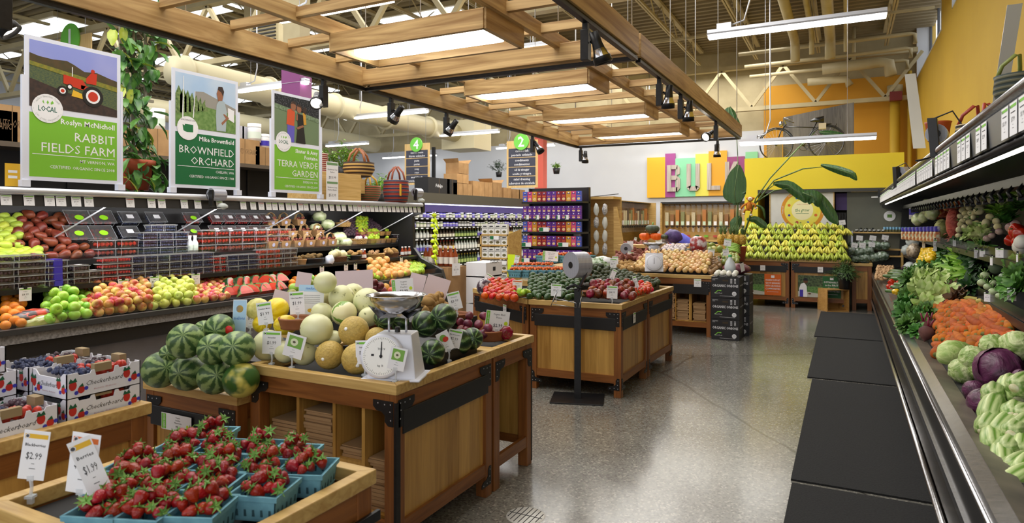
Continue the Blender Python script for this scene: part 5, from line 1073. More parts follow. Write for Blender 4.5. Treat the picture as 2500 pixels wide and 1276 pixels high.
slope('tomato', PZ(1548,715,.92), PZ(1588,706,.92), PZ(1580,690,.96), PZ(1550,690,.96), .08, 'red tomato between the heirlooms and the avocados', 'red tomatoes by the heirlooms', sc=1)
riser([(-2.72,6.75),(-1.95,6.75),(-1.95,7.6),(-2.72,7.6)], .8, .93, 'black riser hidden under the avocados')
slope('avocado', (-2.5,6.8,.96), (-1.93,6.8,.92), (-1.95,7.6,.93), (-2.72,7.6,1.1), .088, 'dark pebbled avocado in the big pile', 'dark avocados', sc=.95, rot=lie(.6))
slope('avocado', (-2.7,6.8,1.0), (-2.5,6.8,.97), (-2.6,7.4,1.1), (-2.7,7.4,1.1), .088, 'dark pebbled avocado at the left side of the big pile', 'dark avocados', sc=.9, rot=lie(.6))
sa, sb_ = PZ(1315,650,1.06), PZ(1452,650,1.06); b = MB(HON_X).box(sa.x,7.72,1.0,sb_.x,8.5,1.06); t = thing('display_step', 'raised light wood step with blue baskets behind the tomatoes', 'display shelf', (0,0,0)); b.build('step_top', t, bev=.004); MB(CHR_X).box(sa.x+.1,7.74,0,sb_.x-.05,8.45,1.0).build('step_body', t)
b = MB(HON_X).box(-3.75,6.95,.87,-2.82,7.0,.93); tag(b.build('wooden_divider'), 'low light wood divider behind the tomatoes', 'divider')
mb_ = {'berry':mat('mixed_cherry_tomatoes', (214,120,30), (196,40,30), sc=40, ro=.3, c3=(140,150,50))}
BP = thing('berry_basket', 'x', 'basket'); q_ = pint('x'); 
for ch in list(q_.children): ch.parent = BP
bpy.data.objects.remove(q_)
b = MB(mb_['berry'])
for k in range(26): b.lathe(ellip(.011,.011,5), 7, o=(U(-.045,.045),U(-.045,.045),.06+U(0,.02)))
b.build('cherry_tomatoes', BP)['kind'] = 'stuff'; BPK = Kind(BP)
for i, x in enumerate((1262,1281,1300,1320,1341,1362,1383)): p = PZ(x,676,.93); BPK.put(p, Euler((0,0,.1)), 'teal basket of cherry tomatoes in the row behind the vine tomatoes', 'teal baskets behind the tomatoes', 1.5)
for i, x in enumerate((1270,1292,1315,1338)): p = PZ(x,664,.97); BPK.put(p, Euler((0,0,.2)), 'teal basket of cherry tomatoes in the second row below the wooden step', 'teal baskets second row', 1.5)
for i, x in enumerate((1330,1352,1382,1410,1432)): p = PZ(x,640,1.06); BPK.put(p, Euler((0,0,.0)), 'teal basket of mixed tomatoes standing on the wooden step', 'teal baskets on the step', 1.6)
PLB = mat('clear_produce_bag', (225,232,230), ro=.12, al=.55, bump=.6, sc=20); HERB = mat('bagged_herbs', (92,124,70), (190,206,180), sc=22, ro=.3, ramp=(.45,.6), coat=.6, bump=.5)
p = PZ(1465,672,.95); basket(p, .2,.13,.05, 'terracotta bowl under the bagged herbs', mat('terracotta_bowl', (150,92,52)), name='bowl'); bag('herb_bag', p+V((0,0,.13)), .15,.1,.11, HERB, 'clear bag of green herbs in the terracotta bowl', seed=8); bag('herb_bag', p+V((.06,.02,.18)), .1,.08,.06, WHITE, 'white topped bag lying on the herbs', seed=9)
bag('herb_bag', p+V((-.16,.05,.15)), .08,.06,.07, PLB, 'crumpled clear bag left of the herbs', seed=10)
bag('netted_bag', PZ(1182,700,.95), .07,.1,.09, mat('netted_purple', (70,50,66), (190,186,190), sc=26, ro=.3, ramp=(.5,.6)), 'clear bag with purple print at the left tip of the second island', seed=11)
for (x, y, z, w, h, pr_, ti, hd, tl, lb) in ((1262,722,.88,.1,.115,'$2.99','Tomatoes',OTAG,.05,'price card with an orange bar over the vine tomatoes'),(1357,734,.87,.1,.12,'$1.69','Avocados',GRN,.04,'price card over the smooth green avocados'),(1494,740,.87,.1,.12,'$4.99','Heirloom Tomatoes',GRN,.03,'price card over the heirloom tomatoes'),(1187,700,.93,.09,.1,'$2.99','Tomato',GRN,.5,'tilted price card at the left tip of the second island'),(1497,665,1.0,.08,.13,'$2.99','Herbs',GRN,.02,'price card right of the bagged herbs'),(1556,712,.92,.04,.12,'$3.99','Red',GRN,-.3,'narrow angled card beside the red tomatoes'),(1260,650,1.05,.06,.1,'$3.49','Grape',GRN,.2,'curled white card above the second row of teal baskets'),(1493,690,1.0,.05,.1,'','Red',GRN,.4,'small card edge behind the roll')):
    standing_card(PZ(x,y,z), .3, lb, w, h, pr_, ti, hd, tl, 0, .045)
standing_card(PZ(1343,646,1.06), .2, 'wide pint special sign with green stripe on the wooden step', .21, .13, '$4.99', 'Organic Grape|Pint Cherry|tomatoes', GRN, .05, 0, .05, None, 'wide')
# white labels wrapped on black rails
for (x, y, face, lb) in ((1634,740,1,'on the rear right bin'),(1549,775,1,'on the front right bin'),(1232,755,0,'on the angled bin')):
    p = PX(x,y,-1.838) if face else PY(x,y,6.0); c = MB(); c.X = frame((0,0,0),(0,1,0),(0,0,1)) if face else frame((0,0,0),(.8,-.6,0),(0,0,1)); card(c, .08,.1,'$2.99','',GRN); tag(c.build('rail_label', loc=p-V((0,0,.05))), 'curved white label %s of the second island' % lb, 'price label')
# bag roll dispenser on a stand
def roll(t, o, ax, r=.115, w=.16):
    A = Matrix.Rotation(.75,3,'Z') @ Matrix.Rotation(pi/2,3,'Y') if ax == 'd' else Matrix.Rotation(pi/2,3,'Y') if ax == 'x' else Matrix.Rotation(pi/2,3,'X')
    b = MB(mat('bag_roll_silver', (186,188,198), (160,162,174), tex='wave', sc=30, ro=.3, me=.3)); b.lathe([(.02,-w/2),(r,-w/2),(r,w/2),(.02,w/2)], 32, False, o=o, ax=A); b.m = mat('roll_end_grey', (120,122,132), (170,172,182), tex='wave', sc=60, ro=.5); [b.lathe([(.02,e-.0006),(r*.98,e-.0006),(r*.98,e+.0006),(.02,e+.0006)], 28, False, o=o, ax=A) for e in (-w/2,w/2)]; b.m = BLACK; b.lathe([(0,-w/2-.004),(.03,-w/2-.004),(.03,w/2+.004),(0,w/2+.004)], 12, False, o=o, ax=A); b.build('bag_roll', t)
t = thing('bag_dispenser_stand', 'black floor stand with a large roll of plastic produce bags', 'dispenser', (-2.2,5.62,0), .3)
MB(BLKMET).box(-.24,-.19,0,.24,.19,.012).build('base_plate', t, bev=.003); MB(BLKMET).box(-.03,-.022,.012,.03,.022,1.02).build('pole', t); MB(BLKMET).bar((0,-.03,1.0),(.11,-.05,1.22),.05,.02).build('bracket', t)
roll(t, (.0,-.02,1.24), 'd', .12, .16)
b = MB(CHROME); b.tube([(-.22,-.06,.9),(-.18,-.03,1.0),(.0,-.03,1.02)], .004, 5); b.tube([(-.22,-.09,.88),(.0,-.12,.86),(-.01,-.1,.9),(-.2,-.07,.93)], .004, 5); b.tube([(.02,-.12,.86),(.05,-.04,1.0)], .004, 5); b.tube([(-.24,-.09,.86),(-.19,-.04,1.0)], .004, 5); b.build('wire_guide', t)
b = MB(BLKMET); b.tube([(-.1,-.04,1.02),(-.03,-.05,1.06),(.03,-.05,1.03),(.06,-.04,1.05)], .015, 6); b.build('tear_bar', t)
# ================= third island =================
riser([(-2.84,10.0),(-1.75,10.0),(-1.75,11.5),(-2.84,11.5)], .8, .92, 'black riser hidden under the onions')
slope('onion', (-2.84,9.5,.93), (-1.78,9.5,.93), (-1.85,10.35,1.15), (-2.84,10.35,1.15), .096, 'yellow onion in the large heap', 'yellow onions', sc=1.02)
slope('shallot', (-1.78,9.6,.92), (-1.72,9.6,.91), (-1.72,10.8,.98), (-2.1,10.6,1.16), .09, 'brown onion along the right edge of the onion heap', 'brown onions', sc=1.0)
slope('garlic', (-2.84,10.45,1.18), (-2.3,10.45,1.18), (-2.3,10.7,1.24), (-2.84,10.7,1.24), .075, 'white garlic bulb behind the yellow onions', 'garlic bulbs', sc=1.05)
slope('white_onion', PZ(1765,650,.9), PZ(1782,640,.9), PZ(1782,628,.95), PZ(1768,630,.95), .085, 'white onion behind the black onion boxes', 'white onions behind the boxes', sc=.9)
slope('mango', PZ(1770,640,1.0), PZ(1800,640,1.0), PZ(1800,620,1.05), PZ(1765,620,1.05), .1, 'green mango below the papaya shelf', 'green mangoes', sc=.8)
riser([(-4.1,9.6),(-3.0,9.6),(-3.0,11.5),(-4.1,11.5)], .8, .95, 'black riser hidden under the potatoes')
slope('potato', PZ(1502,654,.93), PZ(1572,656,.93), PZ(1565,634,1.0), PZ(1510,634,1.0), .1, 'brown potato in front of the sweet potatoes', 'brown potatoes', sc=1.1)
p = PZ(1555,634,1.0); basket(p, .24,.2,.06, 'terracotta bowl of sweet potatoes', mat('terracotta_bowl', (150,92,52)), name='bowl')
slope('sweet_potato', PZ(1522,630,1.04), PZ(1582,630,1.06), PZ(1572,592,1.22), PZ(1535,592,1.22), .13, 'reddish brown sweet potato in the heap', 'sweet potatoes', sc=.95, rot=lie(1.0))
slope('sweet_potato', PZ(1504,636,1.0), PZ(1522,636,1.0), PZ(1530,612,1.1), PZ(1508,616,1.08), .12, 'dark sweet potato left of the terracotta bowl', 'dark sweet potatoes', sc=.9, rot=lie(1.0))
t = thing('display_step', 'small wood step carrying the orange pumpkins', 'display shelf', (-3.15,11.15,0)); MB(HON_X).box(-.4,-.2,1.17,.55,.3,1.22).build('step_top', t); MB(CHR_X).box(-.36,-.15,.0,.5,.28,1.17).build('step_body', t)
for (x, y, r, k, lb) in ((1575,577,14,'pumpkin','bright orange pumpkin on the left of the wood step'),(1602,577,14,'pumpkin','bright orange pumpkin on the right of the wood step'),(1593,559,16,'green_squash','dark green squash on top of the two pumpkins'),(1622,578,9,'green_squash','small dark squash right of the pumpkins')):
    p = PY(x,y,11.2); put(k, p, lb, None, r*depth(p)/FP/.12*1.02, (U(-.15,.15),U(-.15,.15),U(0,6)))
bag('netted_bag', PY(1643,577,11.3), .16,.1,.12, mat('purple_net', (58,42,96), (88,66,130), sc=16, ro=.5, bump=.5), 'purple net bag of onions right of the pumpkins', seed=12)
bag('netted_bag', PY(1705,600,11.2), .15,.12,.17, mat('red_net', (150,40,36), (206,196,200), sc=12, ro=.3, ramp=(.45,.62), bump=.4), 'red net bag standing behind the garlic', seed=13)
for k, (x, y, kd, s, lb) in enumerate(((1637,600,'pumpkin',.5,'small ribbed orange pumpkin behind the garlic'),(1653,590,'green_squash',.45,'striped squash behind the garlic'),(1678,612,'green_squash',.5,'green squash among the yellow ones'),(1690,608,'squash',.9,'yellow squash lying right of the green squash'),(1665,605,'squash',.8,'yellow squash left of the green squash'),(1668,616,'pumpkin',.35,'tiny orange pumpkin below the squashes'))):
    put(kd, PZ(x,y,1.14), lb, None, s, (U(-.3,.3),U(-.3,.3)+(1.4 if kd == 'squash' else 0),U(0,6)))
# second scale
t = thing('produce_scale', 'white dial produce scale between potatoes and onions', 'scale', PZ(1597,662,.92), .25)
b = MB(SW); b.hexa([(-.13,-.07,0),(.13,-.07,0),(.13,.08,0),(-.13,.08,0)],[(-.12,-.05,.26),(.12,-.05,.26),(.12,.05,.26),(-.12,.05,.26)]); b.build('body', t, bev=.005)
b = MB(SW); b.X = frame((-.0,-.075,.13),(1,0,0),(0,.1,1)); b.lathe([(0,.02),(.105,.02),(.118,.01),(.118,-.02)], 28); b.m = DARKINK
for i in range(40): a = 2*pi*i/40; b.add([(.088*cos(a-.012),.088*sin(a-.012),.0212),(.098*cos(a-.012),.098*sin(a-.012),.0212),(.098*cos(a+.012),.098*sin(a+.012),.0212),(.088*cos(a+.012),.088*sin(a+.012),.0212)], [(0,1,2,3)])
b.X = b.X @ Matrix.Translation((0,0,.021)); b.p2([(-.004,-.02),(.004,-.02),(.002,.07),(-.002,.07)],1); b.build('dial', t)
b = MB(mat('steel_bowl', (200,200,204))); b.lathe([(0,.31),(.09,.33),(.14,.375),(.165,.4),(.165,.405),(.13,.38),(.08,.34),(0,.32)], 24); b.tube([(-.05,0,.25),(-.05,0,.33)],.006,6); b.tube([(.05,0,.25),(.05,0,.33)],.006,6); b.build('bowl', t)
for (x, y, z, w, h, pr_, tl, yw, lb) in ((1502,650,.95,.09,.12,'$1.99',0,.1,'price card at the left end by the potatoes'),(1537,632,1.02,.1,.09,'$1.49',.3,0,'tilted card over the dark sweet potatoes'),(1520,618,1.06,.1,.08,'$1.99',.6,0,'tilted card left of the sweet potatoes'),(1610,600,1.15,.12,.09,'$3.99',-.2,0,'card under the right pumpkin'),(1663,618,1.1,.07,.12,'$7.99',.15,.3,'card among the squashes'),(1548,600,1.15,.05,.14,'$1.29',.25,0,'tall white card left of the orange pumpkins'),(1735,628,1.08,.1,.1,'$2.49',.15,0,'card in front of the papayas'),(1773,628,1.08,.09,.1,'$2.99',-.1,0,'card left of the green plantains'),(1775,605,1.25,.1,.1,'$3.99',.15,0,'card in front of the pineapples'),(1758,650,.93,.05,.14,'$2.49',-.3,.9,'narrow turned card at the onion heap edge'),(1768,640,.95,.05,.12,'$2.99',-.3,.9,'second narrow turned card by the white onions')):
    standing_card(PZ(x,y,z), .3, lb, w, h, pr_, '', GRN, tl, yw, .03)
b = MB(GREY); p = PZ(1528,618,1.1); t = thing('bag_dispenser', 'grey bag roll on the potato bin with hanging white paper', 'dispenser', p, .3); roll(t, (0,0,.08), 'y', .09, .16); sheetm = MB(WHITE).box(.02,-.01,.06,.12,0,.2); sheetm.build('paper_strip', t)
# papaya shelf and pineapples
t = thing('display_step', 'light wood step with papayas, plantains and pineapples', 'display shelf', (-2.62,12.1,0)); MB(HON_X).box(-.35,-.1,1.0,.75,.5,1.06).build('step_top', t); MB(CHR_X).box(-.33,-.05,0,.72,.48,1.0).build('step_body', t)
MB(HON_X).box(-.3,.3,1.06,.75,.55,1.2).build('rear_step', t)
for k, x in enumerate((1723,1733,1745,1758,1728,1740)): put('mango', PY(x,609 if k < 4 else 600,12.15+(k>3)*.1), 'green papaya on the wood step beside the plantains', 'green papayas', 1.5)
PLN = mat('plantain_green', (110,150,50), (140,170,70), sc=5, ro=.4, var=.1)
for k in range(5): p = PY(1788,614-k*4,12.15+k*.03); b = MB(PLN).tube([(-.13,0,-.02),(-.08,0,.01),(0,0,.025),(.08,0,.01),(.14,0,-.03)], [.006,.018,.022,.018,.006], 8); tag(b.build('plantain', loc=p), 'green plantain, number %s from the bottom of the stacked bunch' % ['one','two','three','four','five'][k], 'fruit')
PIN = mat('pineapple_skin', (150,112,34), (196,160,56), tex='voronoi', sc=45, ro=.6, bump=.8); PLF = mat('pineapple_leaf', (74,104,62), (110,140,90), sc=9, ro=.5, var=.1)
t = thing('pineapple', 'x', 'fruit'); b = MB(PIN); b.lathe([(0,0),(.045,.005),(.06,.05),(.062,.1),(.05,.15),(.02,.17),(0,.17)], 16); b.build('fruit_body', t); b = MB(PLF)
for i in range(26): a = i*2.4; r = .09-.002*i; h = .1+.005*i; b.add([(.012*cos(a+1.2),.012*sin(a+1.2),.165),(.012*cos(a-1.2),.012*sin(a-1.2),.165),(r*.5*cos(a-.1),r*.5*sin(a-.1),.165+h*.6),(r*cos(a),r*sin(a),.165+h),(r*.5*cos(a+.15),r*.5*sin(a+.15),.165+h*.6)], [(0,1,2,3,4)])
b.build('crown', t); PNK = Kind(t)
for k, x in enumerate((1760,1784,1800,1813,1792,1770)): p = PY(x,606,12.45+(k>3)*.12); PNK.put((p.x,p.y,1.2), Euler((0,0,k)), 'pineapple with a spiky crown left of the bananas', 'pineapples', 1.1)
# onion boxes
OB = mat('black_box_board', (34,33,36), (26,25,28), sc=6, ro=.5); LT = mat('box_print_white', (222,222,226), ro=.6)
def onion_box(x, y, z, label, w=.37, d=.42, h=.285, lid=True, front=True):
    t = thing('onion_box', label, 'cardboard box', (x,y,z), U(-.02,.02)); b = MB(OB)
    b.box(0,0,0,w,d,h if lid else h-.004)
    b.X = frame((0,0,0),(1,0,0),(0,0,1)); b.m = LT; b.text('ORGANIC ONIONS', w*.5, h*.53, h*.17, 1, .02, wmax=w*.92)
    b.d2(w*.82,h*.22,.03,1,14); b.m = OB; b.text('USDA', w*.82, h*.22, .014, 2, .01); b.text('ORGANIC', w*.82, h*.17, .01, 2); b.m = LT
    for i in range(4): b.r2(w*.68,h*(.9-.06*i),w*.75,h*(.93-.06*i)); b.r2(w*.82,h*(.9-.06*i),w*.88,h*(.93-.06*i))
    b.r2(w*.04,h*.9,w*.24,h*.915); b.r2(w*.04,h*.85,w*.14,h*.865); b.text('Farm Fresh', w*.25, h*.2, h*.08, 1, 0, .4, wmax=w*.3); b.r2(w*.3,h*.09,w*.85,h*.1)
    b.m = GRN; P1 = [(w*.1,h*.2),(w*.22,h*.36),(w*.36,h*.38),(w*.36,h*.32),(w*.25,h*.34),(w*.15,h*.22)]; b.p2(P1[::-1],1); b.m = BLACK; b.X = Matrix(); 
    b.X = frame((w,0,0),(0,1,0),(0,0,1)); b.m = LT; b.text('ORGANIC ONIONS', d*.5, h*.55, h*.11, 1, .01, wmax=d*.8); b.m = GRN; b.p2([(d*.3,h*.2),(d*.34,h*.45),(d*.4,h*.2),(d*.36,h*.4)],1)
    b.build('printed_box', t)
    h_ = MB(mat('hand_hole', (70,58,44), ro=.9)); h_.box(w*.4,-.002,h*.8,w*.6,.001,h*.88); h_.build('hand_hole', t); return t
for k in range(3): onion_box(-1.66,9.3,k*.29,'black printed onion box, %s of the front stack' % ('bottom','middle','top')[k])
for k in range(3): onion_box(-1.62,9.78,k*.29,'black printed onion box, %s of the stack behind' % ('bottom','middle','top')[k], .4,.4)
for k in range(9): put('white_onion', (-1.6+.08*(k%4)+U(-.01,.01), 9.36+.09*(k//4), .9+U(0,.02)), 'shiny white onion on the top black box', 'white onions on the box', .95)
b = MB(mat('red_onion_net', (82,30,44), (130,70,80), sc=26, ro=.4, bump=.6)); bag('netted_bag', V((-1.42,9.95,.94)), .19,.17,.08, b.m, 'dark red netted onions on the rear black box', seed=14)
t = thing('water_jug', 'clear plastic jug with a green cap on the onion boxes', 'jug', (-1.46,9.62,.9)); b = MB(mat('jug_plastic', (214,222,228), ro=.2, al=.75)); b.lathe([(0,0),(.075,0),(.078,.1),(.06,.16),(.022,.22),(.022,.235)], 16); b.build('jug_body', t); b = MB(mat('green_cap', (60,160,90), ro=.4)); b.lathe([(.026,.23),(.026,.26),(0,.26)], 12); b.build('cap', t)
sheet(V((-1.3,9.75,.92)), 1.2, 'white card standing at the right of the jug', .1, .12, None, tilt=-.2)
c = MB(); p = PY(1703,700,9.4); c.X = frame((0,0,0),(1,0,0),(0,0,1)); card(c,.1,.11,'$1.49','Onions',GRN); tag(c.build('rail_label', loc=(p.x,9.4,p.z)), 'white price label on the black rail below the yellow onions', 'price label')
MB(BLACK).box(.68,-.012,.6,1.18,.0,.735).build('price_rail', T3)
b = MB(BLKMET); b.X = frame((1.22,0,0),(-1,0,0),(0,0,1)); b.X = frame((0,-.002,0),(1,0,0),(0,0,1)); brk(b,1.2,.78,-1,-1,.14,.06); b.build('corner_bracket', T3)
# ================= right vegetable cooler contents =================
GL = {'green': mat('leaf_green', (58,104,38), (96,146,58), sc=14, ro=.5, var=.2, hue=.02), 'dark': mat('leaf_dark_green', (30,64,28), (54,92,40), sc=14, ro=.45, var=.25),
 'pale': mat('leaf_pale', (150,182,84), (206,218,150), sc=9, ro=.45, var=.15), 'red': mat('leaf_red', (70,40,34), (110,82,48), sc=9, ro=.5, var=.2), 'bright': mat('leaf_bright', (104,158,44), (150,190,70), sc=10, ro=.45, var=.15),
 'purple': mat('leaf_purple', (54,26,44), (84,44,62), sc=10, ro=.5, var=.2)}
RIBM = mat('leaf_rib', (206,216,160), ro=.5)
def leaf(b, p, d, L, w, curl=.5, n=4, wav=.25):
    d = V(d).normalized(); s = d.cross(V((0,0,1)))
    if s.length < .1: s = V((1,0,0))
    s.normalize(); u = s.cross(d).normalized(); P = V(p); vs = []; fs = []
    for i in range(n+1):
        t = i/n; ww = w*math.sin(pi*min(.97,.12+.83*t))**.8; c = P+d*L*(t-.12*t*t*curl)+u*L*(-curl*t*t*.6)
        k = u*ww*wav*(1 if i % 2 else -1)
        vs += [c-s*ww+u*ww*.35+k, c-s*ww*.45-k*.5, c, c+s*ww*.45+k*.5, c+s*ww+u*ww*.35-k]
    for i in range(n):
        for j in range(4): a = i*5+j; fs.append((a,a+1,a+6,a+5))
    b.add(vs, fs, True)
def bunch(kind, name, n=22, L=.14, w=.035, spread=1.1, rib=False, wav=.25):
    r = random.Random(len(kind)*7+n); b = MB(GL[kind])
    for i in range(n):
        a = i*2.4; e = spread*math.sqrt((i+.5)/n); d = V((sin(e)*cos(a), sin(e)*sin(a), cos(e))); l = L*r.uniform(.75,1.1)
        if rib: b.m = RIBM; b.tube([(0,0,0), d*l*.55], [.008,.004], 4); b.m = GL[kind]
        leaf(b, d*l*(.25 if rib else .08), d, l, w*r.uniform(.8,1.2), r.uniform(.2,.8), 5, wav)
    return Kind(tag(b.build(name), 'x', 'vegetable'))
BK = {'lettuce': bunch('pale','lettuce_head',26,.15,.045,1.3,True,.35), 'greens': bunch('green','leafy_greens_bunch',26,.15,.036,1.0,False,.3), 'kale': bunch('dark','kale_bunch',30,.15,.034,1.1,False,.5),
 'redleaf': bunch('red','red_leaf_lettuce',28,.13,.04,1.2,False,.45), 'chard': bunch('bright','celery_leaf_bunch',22,.18,.028,.8,True,.2), 'purple': bunch('purple','purple_greens_bunch',24,.12,.03,1.1,False,.4), 'spin': bunch('green','spinach_bunch',34,.11,.03,1.3,False,.15)}
def bb(kind, px, py, z, s, lb, grp, tilt=(-.5,-.5)):
    p = PZ(px,py,z)
    if p.x > 1.2: p = PX(px,py,1.2)
    BK[kind].put(p, Euler((.5+U(-.3,.3), -.9+U(-.3,.3), U(-.5,.5))), lb, grp, s)
for (kd, lb, grp, pts) in (
 ('spin','leafy green bunch at the front edge behind the black divider','green bunches at the front edge',[(2212,765,.8,1.1),(2224,742,.82,1.1),(2232,775,.78,1.1),(2219,720,.84,1),(2240,725,.85,1.1),(2215,795,.76,.9),(2246,790,.78,1),(2236,705,.86,1),(2205,740,.8,.9)]),
 ('lettuce','pale ribbed lettuce head in the middle of the slope','pale lettuce heads',[(2268,705,.87,1.3),(2258,735,.84,1.2),(2290,740,.84,1.2),(2285,690,.9,1.3),(2300,715,.88,1.2),(2256,690,.88,1.1),(2270,760,.8,1)]),
 ('redleaf','brownish red leaf lettuce between pale lettuce and celery leaves','red leaf lettuces',[(2318,695,.92,1.2),(2332,715,.9,1.1),(2330,672,.96,1.2),(2310,660,.96,1.1),(2345,735,.92,1.1)]),
 ('greens','leafy green bunch below the turnip shelf','green bunches below the upper shelf',[(2300,640,1.0,1.2),(2320,625,1.05,1.2),(2345,640,1.02,1.1),(2290,665,.95,1.1),(2285,625,1.02,1),(2275,645,.98,1),(2400,615,1.12,1.1)]),
 ('chard','bright green stalky bunch under the price tags','stalky green bunches',[(2350,655,1.02,1.2),(2368,672,1.0,1.2),(2378,650,1.04,1.1),(2355,690,.97,1.1),(2385,670,1.02,1),(2362,640,1.06,1.1)]),
 ('kale','dark green curly bunch in the shade','dark curly bunches',[(2362,622,1.1,1.1),(2340,610,1.1,1.1),(2392,640,1.08,1.1),(2375,705,.98,1),(2335,655,1.0,1.1),(2405,635,1.08,1)]),
 ('purple','dark purple leafy bunch left of the beets','purple leafy bunches',[(2238,765,.78,.8),(2232,795,.76,.7),(2244,745,.8,.7)]),
 ('greens','curly green bunch above the beet','green bunches by the beet',[(2252,780,.8,.8),(2262,765,.82,.8),(2240,812,.75,.6)])):
    for (x, y, z, s) in pts: bb(kd, x, y, z, s*.95, lb, grp)
def at(kd, x, y, X, lb, grp=None, s=1, rot=None): put(kd, PX(x,y,X), lb, grp, s, rot)
for k, (x, y) in enumerate(((2255,800),(2270,797),(2262,812))): put('beet', PZ(x,y,.77), 'round dark beet at the left of the carrots', 'beets', 1.3, (U(-.3,.3),U(-.3,.3),0))
for (kd, lb, grp, pts) in (('greens','green bunch filling the slope behind the front edge','green bunches on the slope',[(2225,690,.9,1),(2240,680,.92,1),(2252,670,.95,1),(2262,655,1.0,1),(2228,670,.92,.9),(2270,670,.95,1),(2300,660,1.0,1.1)]),
 ('lettuce','pale lettuce head on the upper slope','pale lettuces on the upper slope',[(2276,720,.85,1),(2305,695,.92,1),(2248,712,.86,.9),(2310,735,.88,1)]),('kale','dark curly bunch high on the slope','dark bunches high on the slope',[(2318,640,1.05,1),(2333,628,1.08,1),(2308,620,1.08,1),(2380,628,1.1,1),(2350,610,1.12,1),(2395,655,1.08,.9)]),
 ('chard','bright stalky bunch left of the price tags','bright bunches on the slope',[(2340,672,1.0,1),(2330,650,1.04,1),(2372,690,1.0,.9),(2320,662,1.0,.9)])):
    for (x, y, z, s) in pts: bb(kd, x, y, z, s, lb, grp)
# carrots, butt ends towards the aisle
CAR = mat('carrot_skin', (160,78,8), (184,98,14), sc=14, st=(1,1,2), ro=.8, var=.28, hue=.012, bump=.3)
cm = MB(CAR); cm.lathe([(0,-.014),(.012,-.014),(.024,-.006),(.027,.01),(.025,.06),(.021,.12),(.012,.18),(.003,.22),(0,.225)], 12); cm.m = mat('carrot_crown', (128,128,60), (90,100,44), sc=60, ro=.6); cm.lathe([(0,-.0165),(.009,-.017),(.013,-.0135)], 10)
CK = Kind(tag(cm.build('carrot'), 'x', 'vegetable'))
A, B, C, D = PZ(2288,862,.74), PZ(2496,832,.93), PZ(2440,748,1.0), PZ(2288,742,.86); nr = 10
for r in range(nr):
    v = r/(nr-1); a = A.lerp(D,v); c = B.lerp(C,v); m = int((c-a).length/.062)
    for k in range(m): CK.put(a.lerp(c,(k+.5*(r%2))/m)+V((U(-.008,.008),U(-.03,.03),U(-.006,.006))), Euler((-pi/2+U(-.12,.12), 0, U(-.3,.2))), 'orange carrot with its cut end facing the aisle, in the big pile', 'carrots', U(1.2,1.45))
CYM = mat('yellow_carrot', (186,176,80), (166,150,70), sc=14, ro=.5)
for k, (x, y, X) in enumerate(((2345,738,.9),(2390,735,.95),(2405,752,.95),(2360,728,.95))): b = MB(CYM); b.tube([(-.02,0,0),(0,0,0),(.1,0,0),(.2,0,-.01),(.26,0,-.02)],[.012,.024,.02,.012,.003],10); tag(b.build('yellow_carrot', loc=PX(x,y,X), rz=U(-.9,-.3)), 'yellow carrot lying on top of the orange ones, %s' % ['left','middle','right','rear'][k], 'vegetable')
# cabbages and celery
for (kd, x, y, r, z, lb, rot) in (('pointed_cabbage',2325,862,36,.82,'pointed pale green cabbage at the left of the cabbages',(0,1.2,.5)),('cabbage',2375,875,30,.84,'pale cabbage behind the large red cabbage',None),('cabbage',2425,845,30,.9,'round green cabbage above the red one',None),('cabbage',2482,845,36,.93,'large pale green cabbage at the right edge',None),('cabbage',2350,905,30,.76,'leafy pale cabbage below the pointed one',None),('cabbage',2390,905,22,.78,'small pale cabbage behind the red cabbages',None),
 ('red_cabbage',2438,905,54,.84,'largest shiny red cabbage on top',(.3,.5,0)),('red_cabbage',2400,985,36,.72,'red cabbage at the front below the largest',(.8,.2,1)),('red_cabbage',2380,955,26,.74,'small red cabbage half hidden at the left',(0,0,2)),('red_cabbage',2496,925,24,.85,'red cabbage cut by the right edge',(0,1,0))):
    p = PZ(x,y,z); put(kd, p, lb, None, r*depth(p)/FP/(.1 if kd != 'red_cabbage' else .11), rot)
CEL = mat('celery_stalk', (206,218,156), (104,146,52), sc=3, st=(14,14,1), ro=.35, ramp=(.35,.6), var=.14)
cb = MB(CEL)
cb.lathe([(0,-.05),(.02,-.052),(.04,-.044),(.05,-.015),(.052,.03),(.046,.08),(.03,.12),(0,.13)], 22, True, 7, .08); cb.m = mat('celery_butt', (226,224,190), (200,190,140), sc=40, ro=.5); cb.lathe([(0,-.054),(.02,-.054),(.022,-.05)], 12)
CEK = Kind(tag(cb.build('celery_heart'), 'x', 'vegetable'))
for i, (x, y, z) in enumerate(((2425,965,.82),(2460,950,.84),(2490,960,.85),(2440,1005,.78),(2475,1010,.8),(2497,1015,.8),(2410,1040,.74),(2445,1050,.74),(2478,1055,.76),(2425,1085,.70),(2462,1095,.71),(2495,1090,.72),(2488,940,.9),(2480,1140,.68),(2450,1130,.67),(2497,1150,.68),(2478,1180,.66),(2418,1010,.78),(2497,1045,.77))):
    CEK.put(PZ(x,y,z), Euler((-pi/2+.25+U(-.25,.25), .0, -.45+U(-.35,.35))), 'celery with its pale cut butt facing out in the near stack', 'celery hearts', U(.9,1.05))
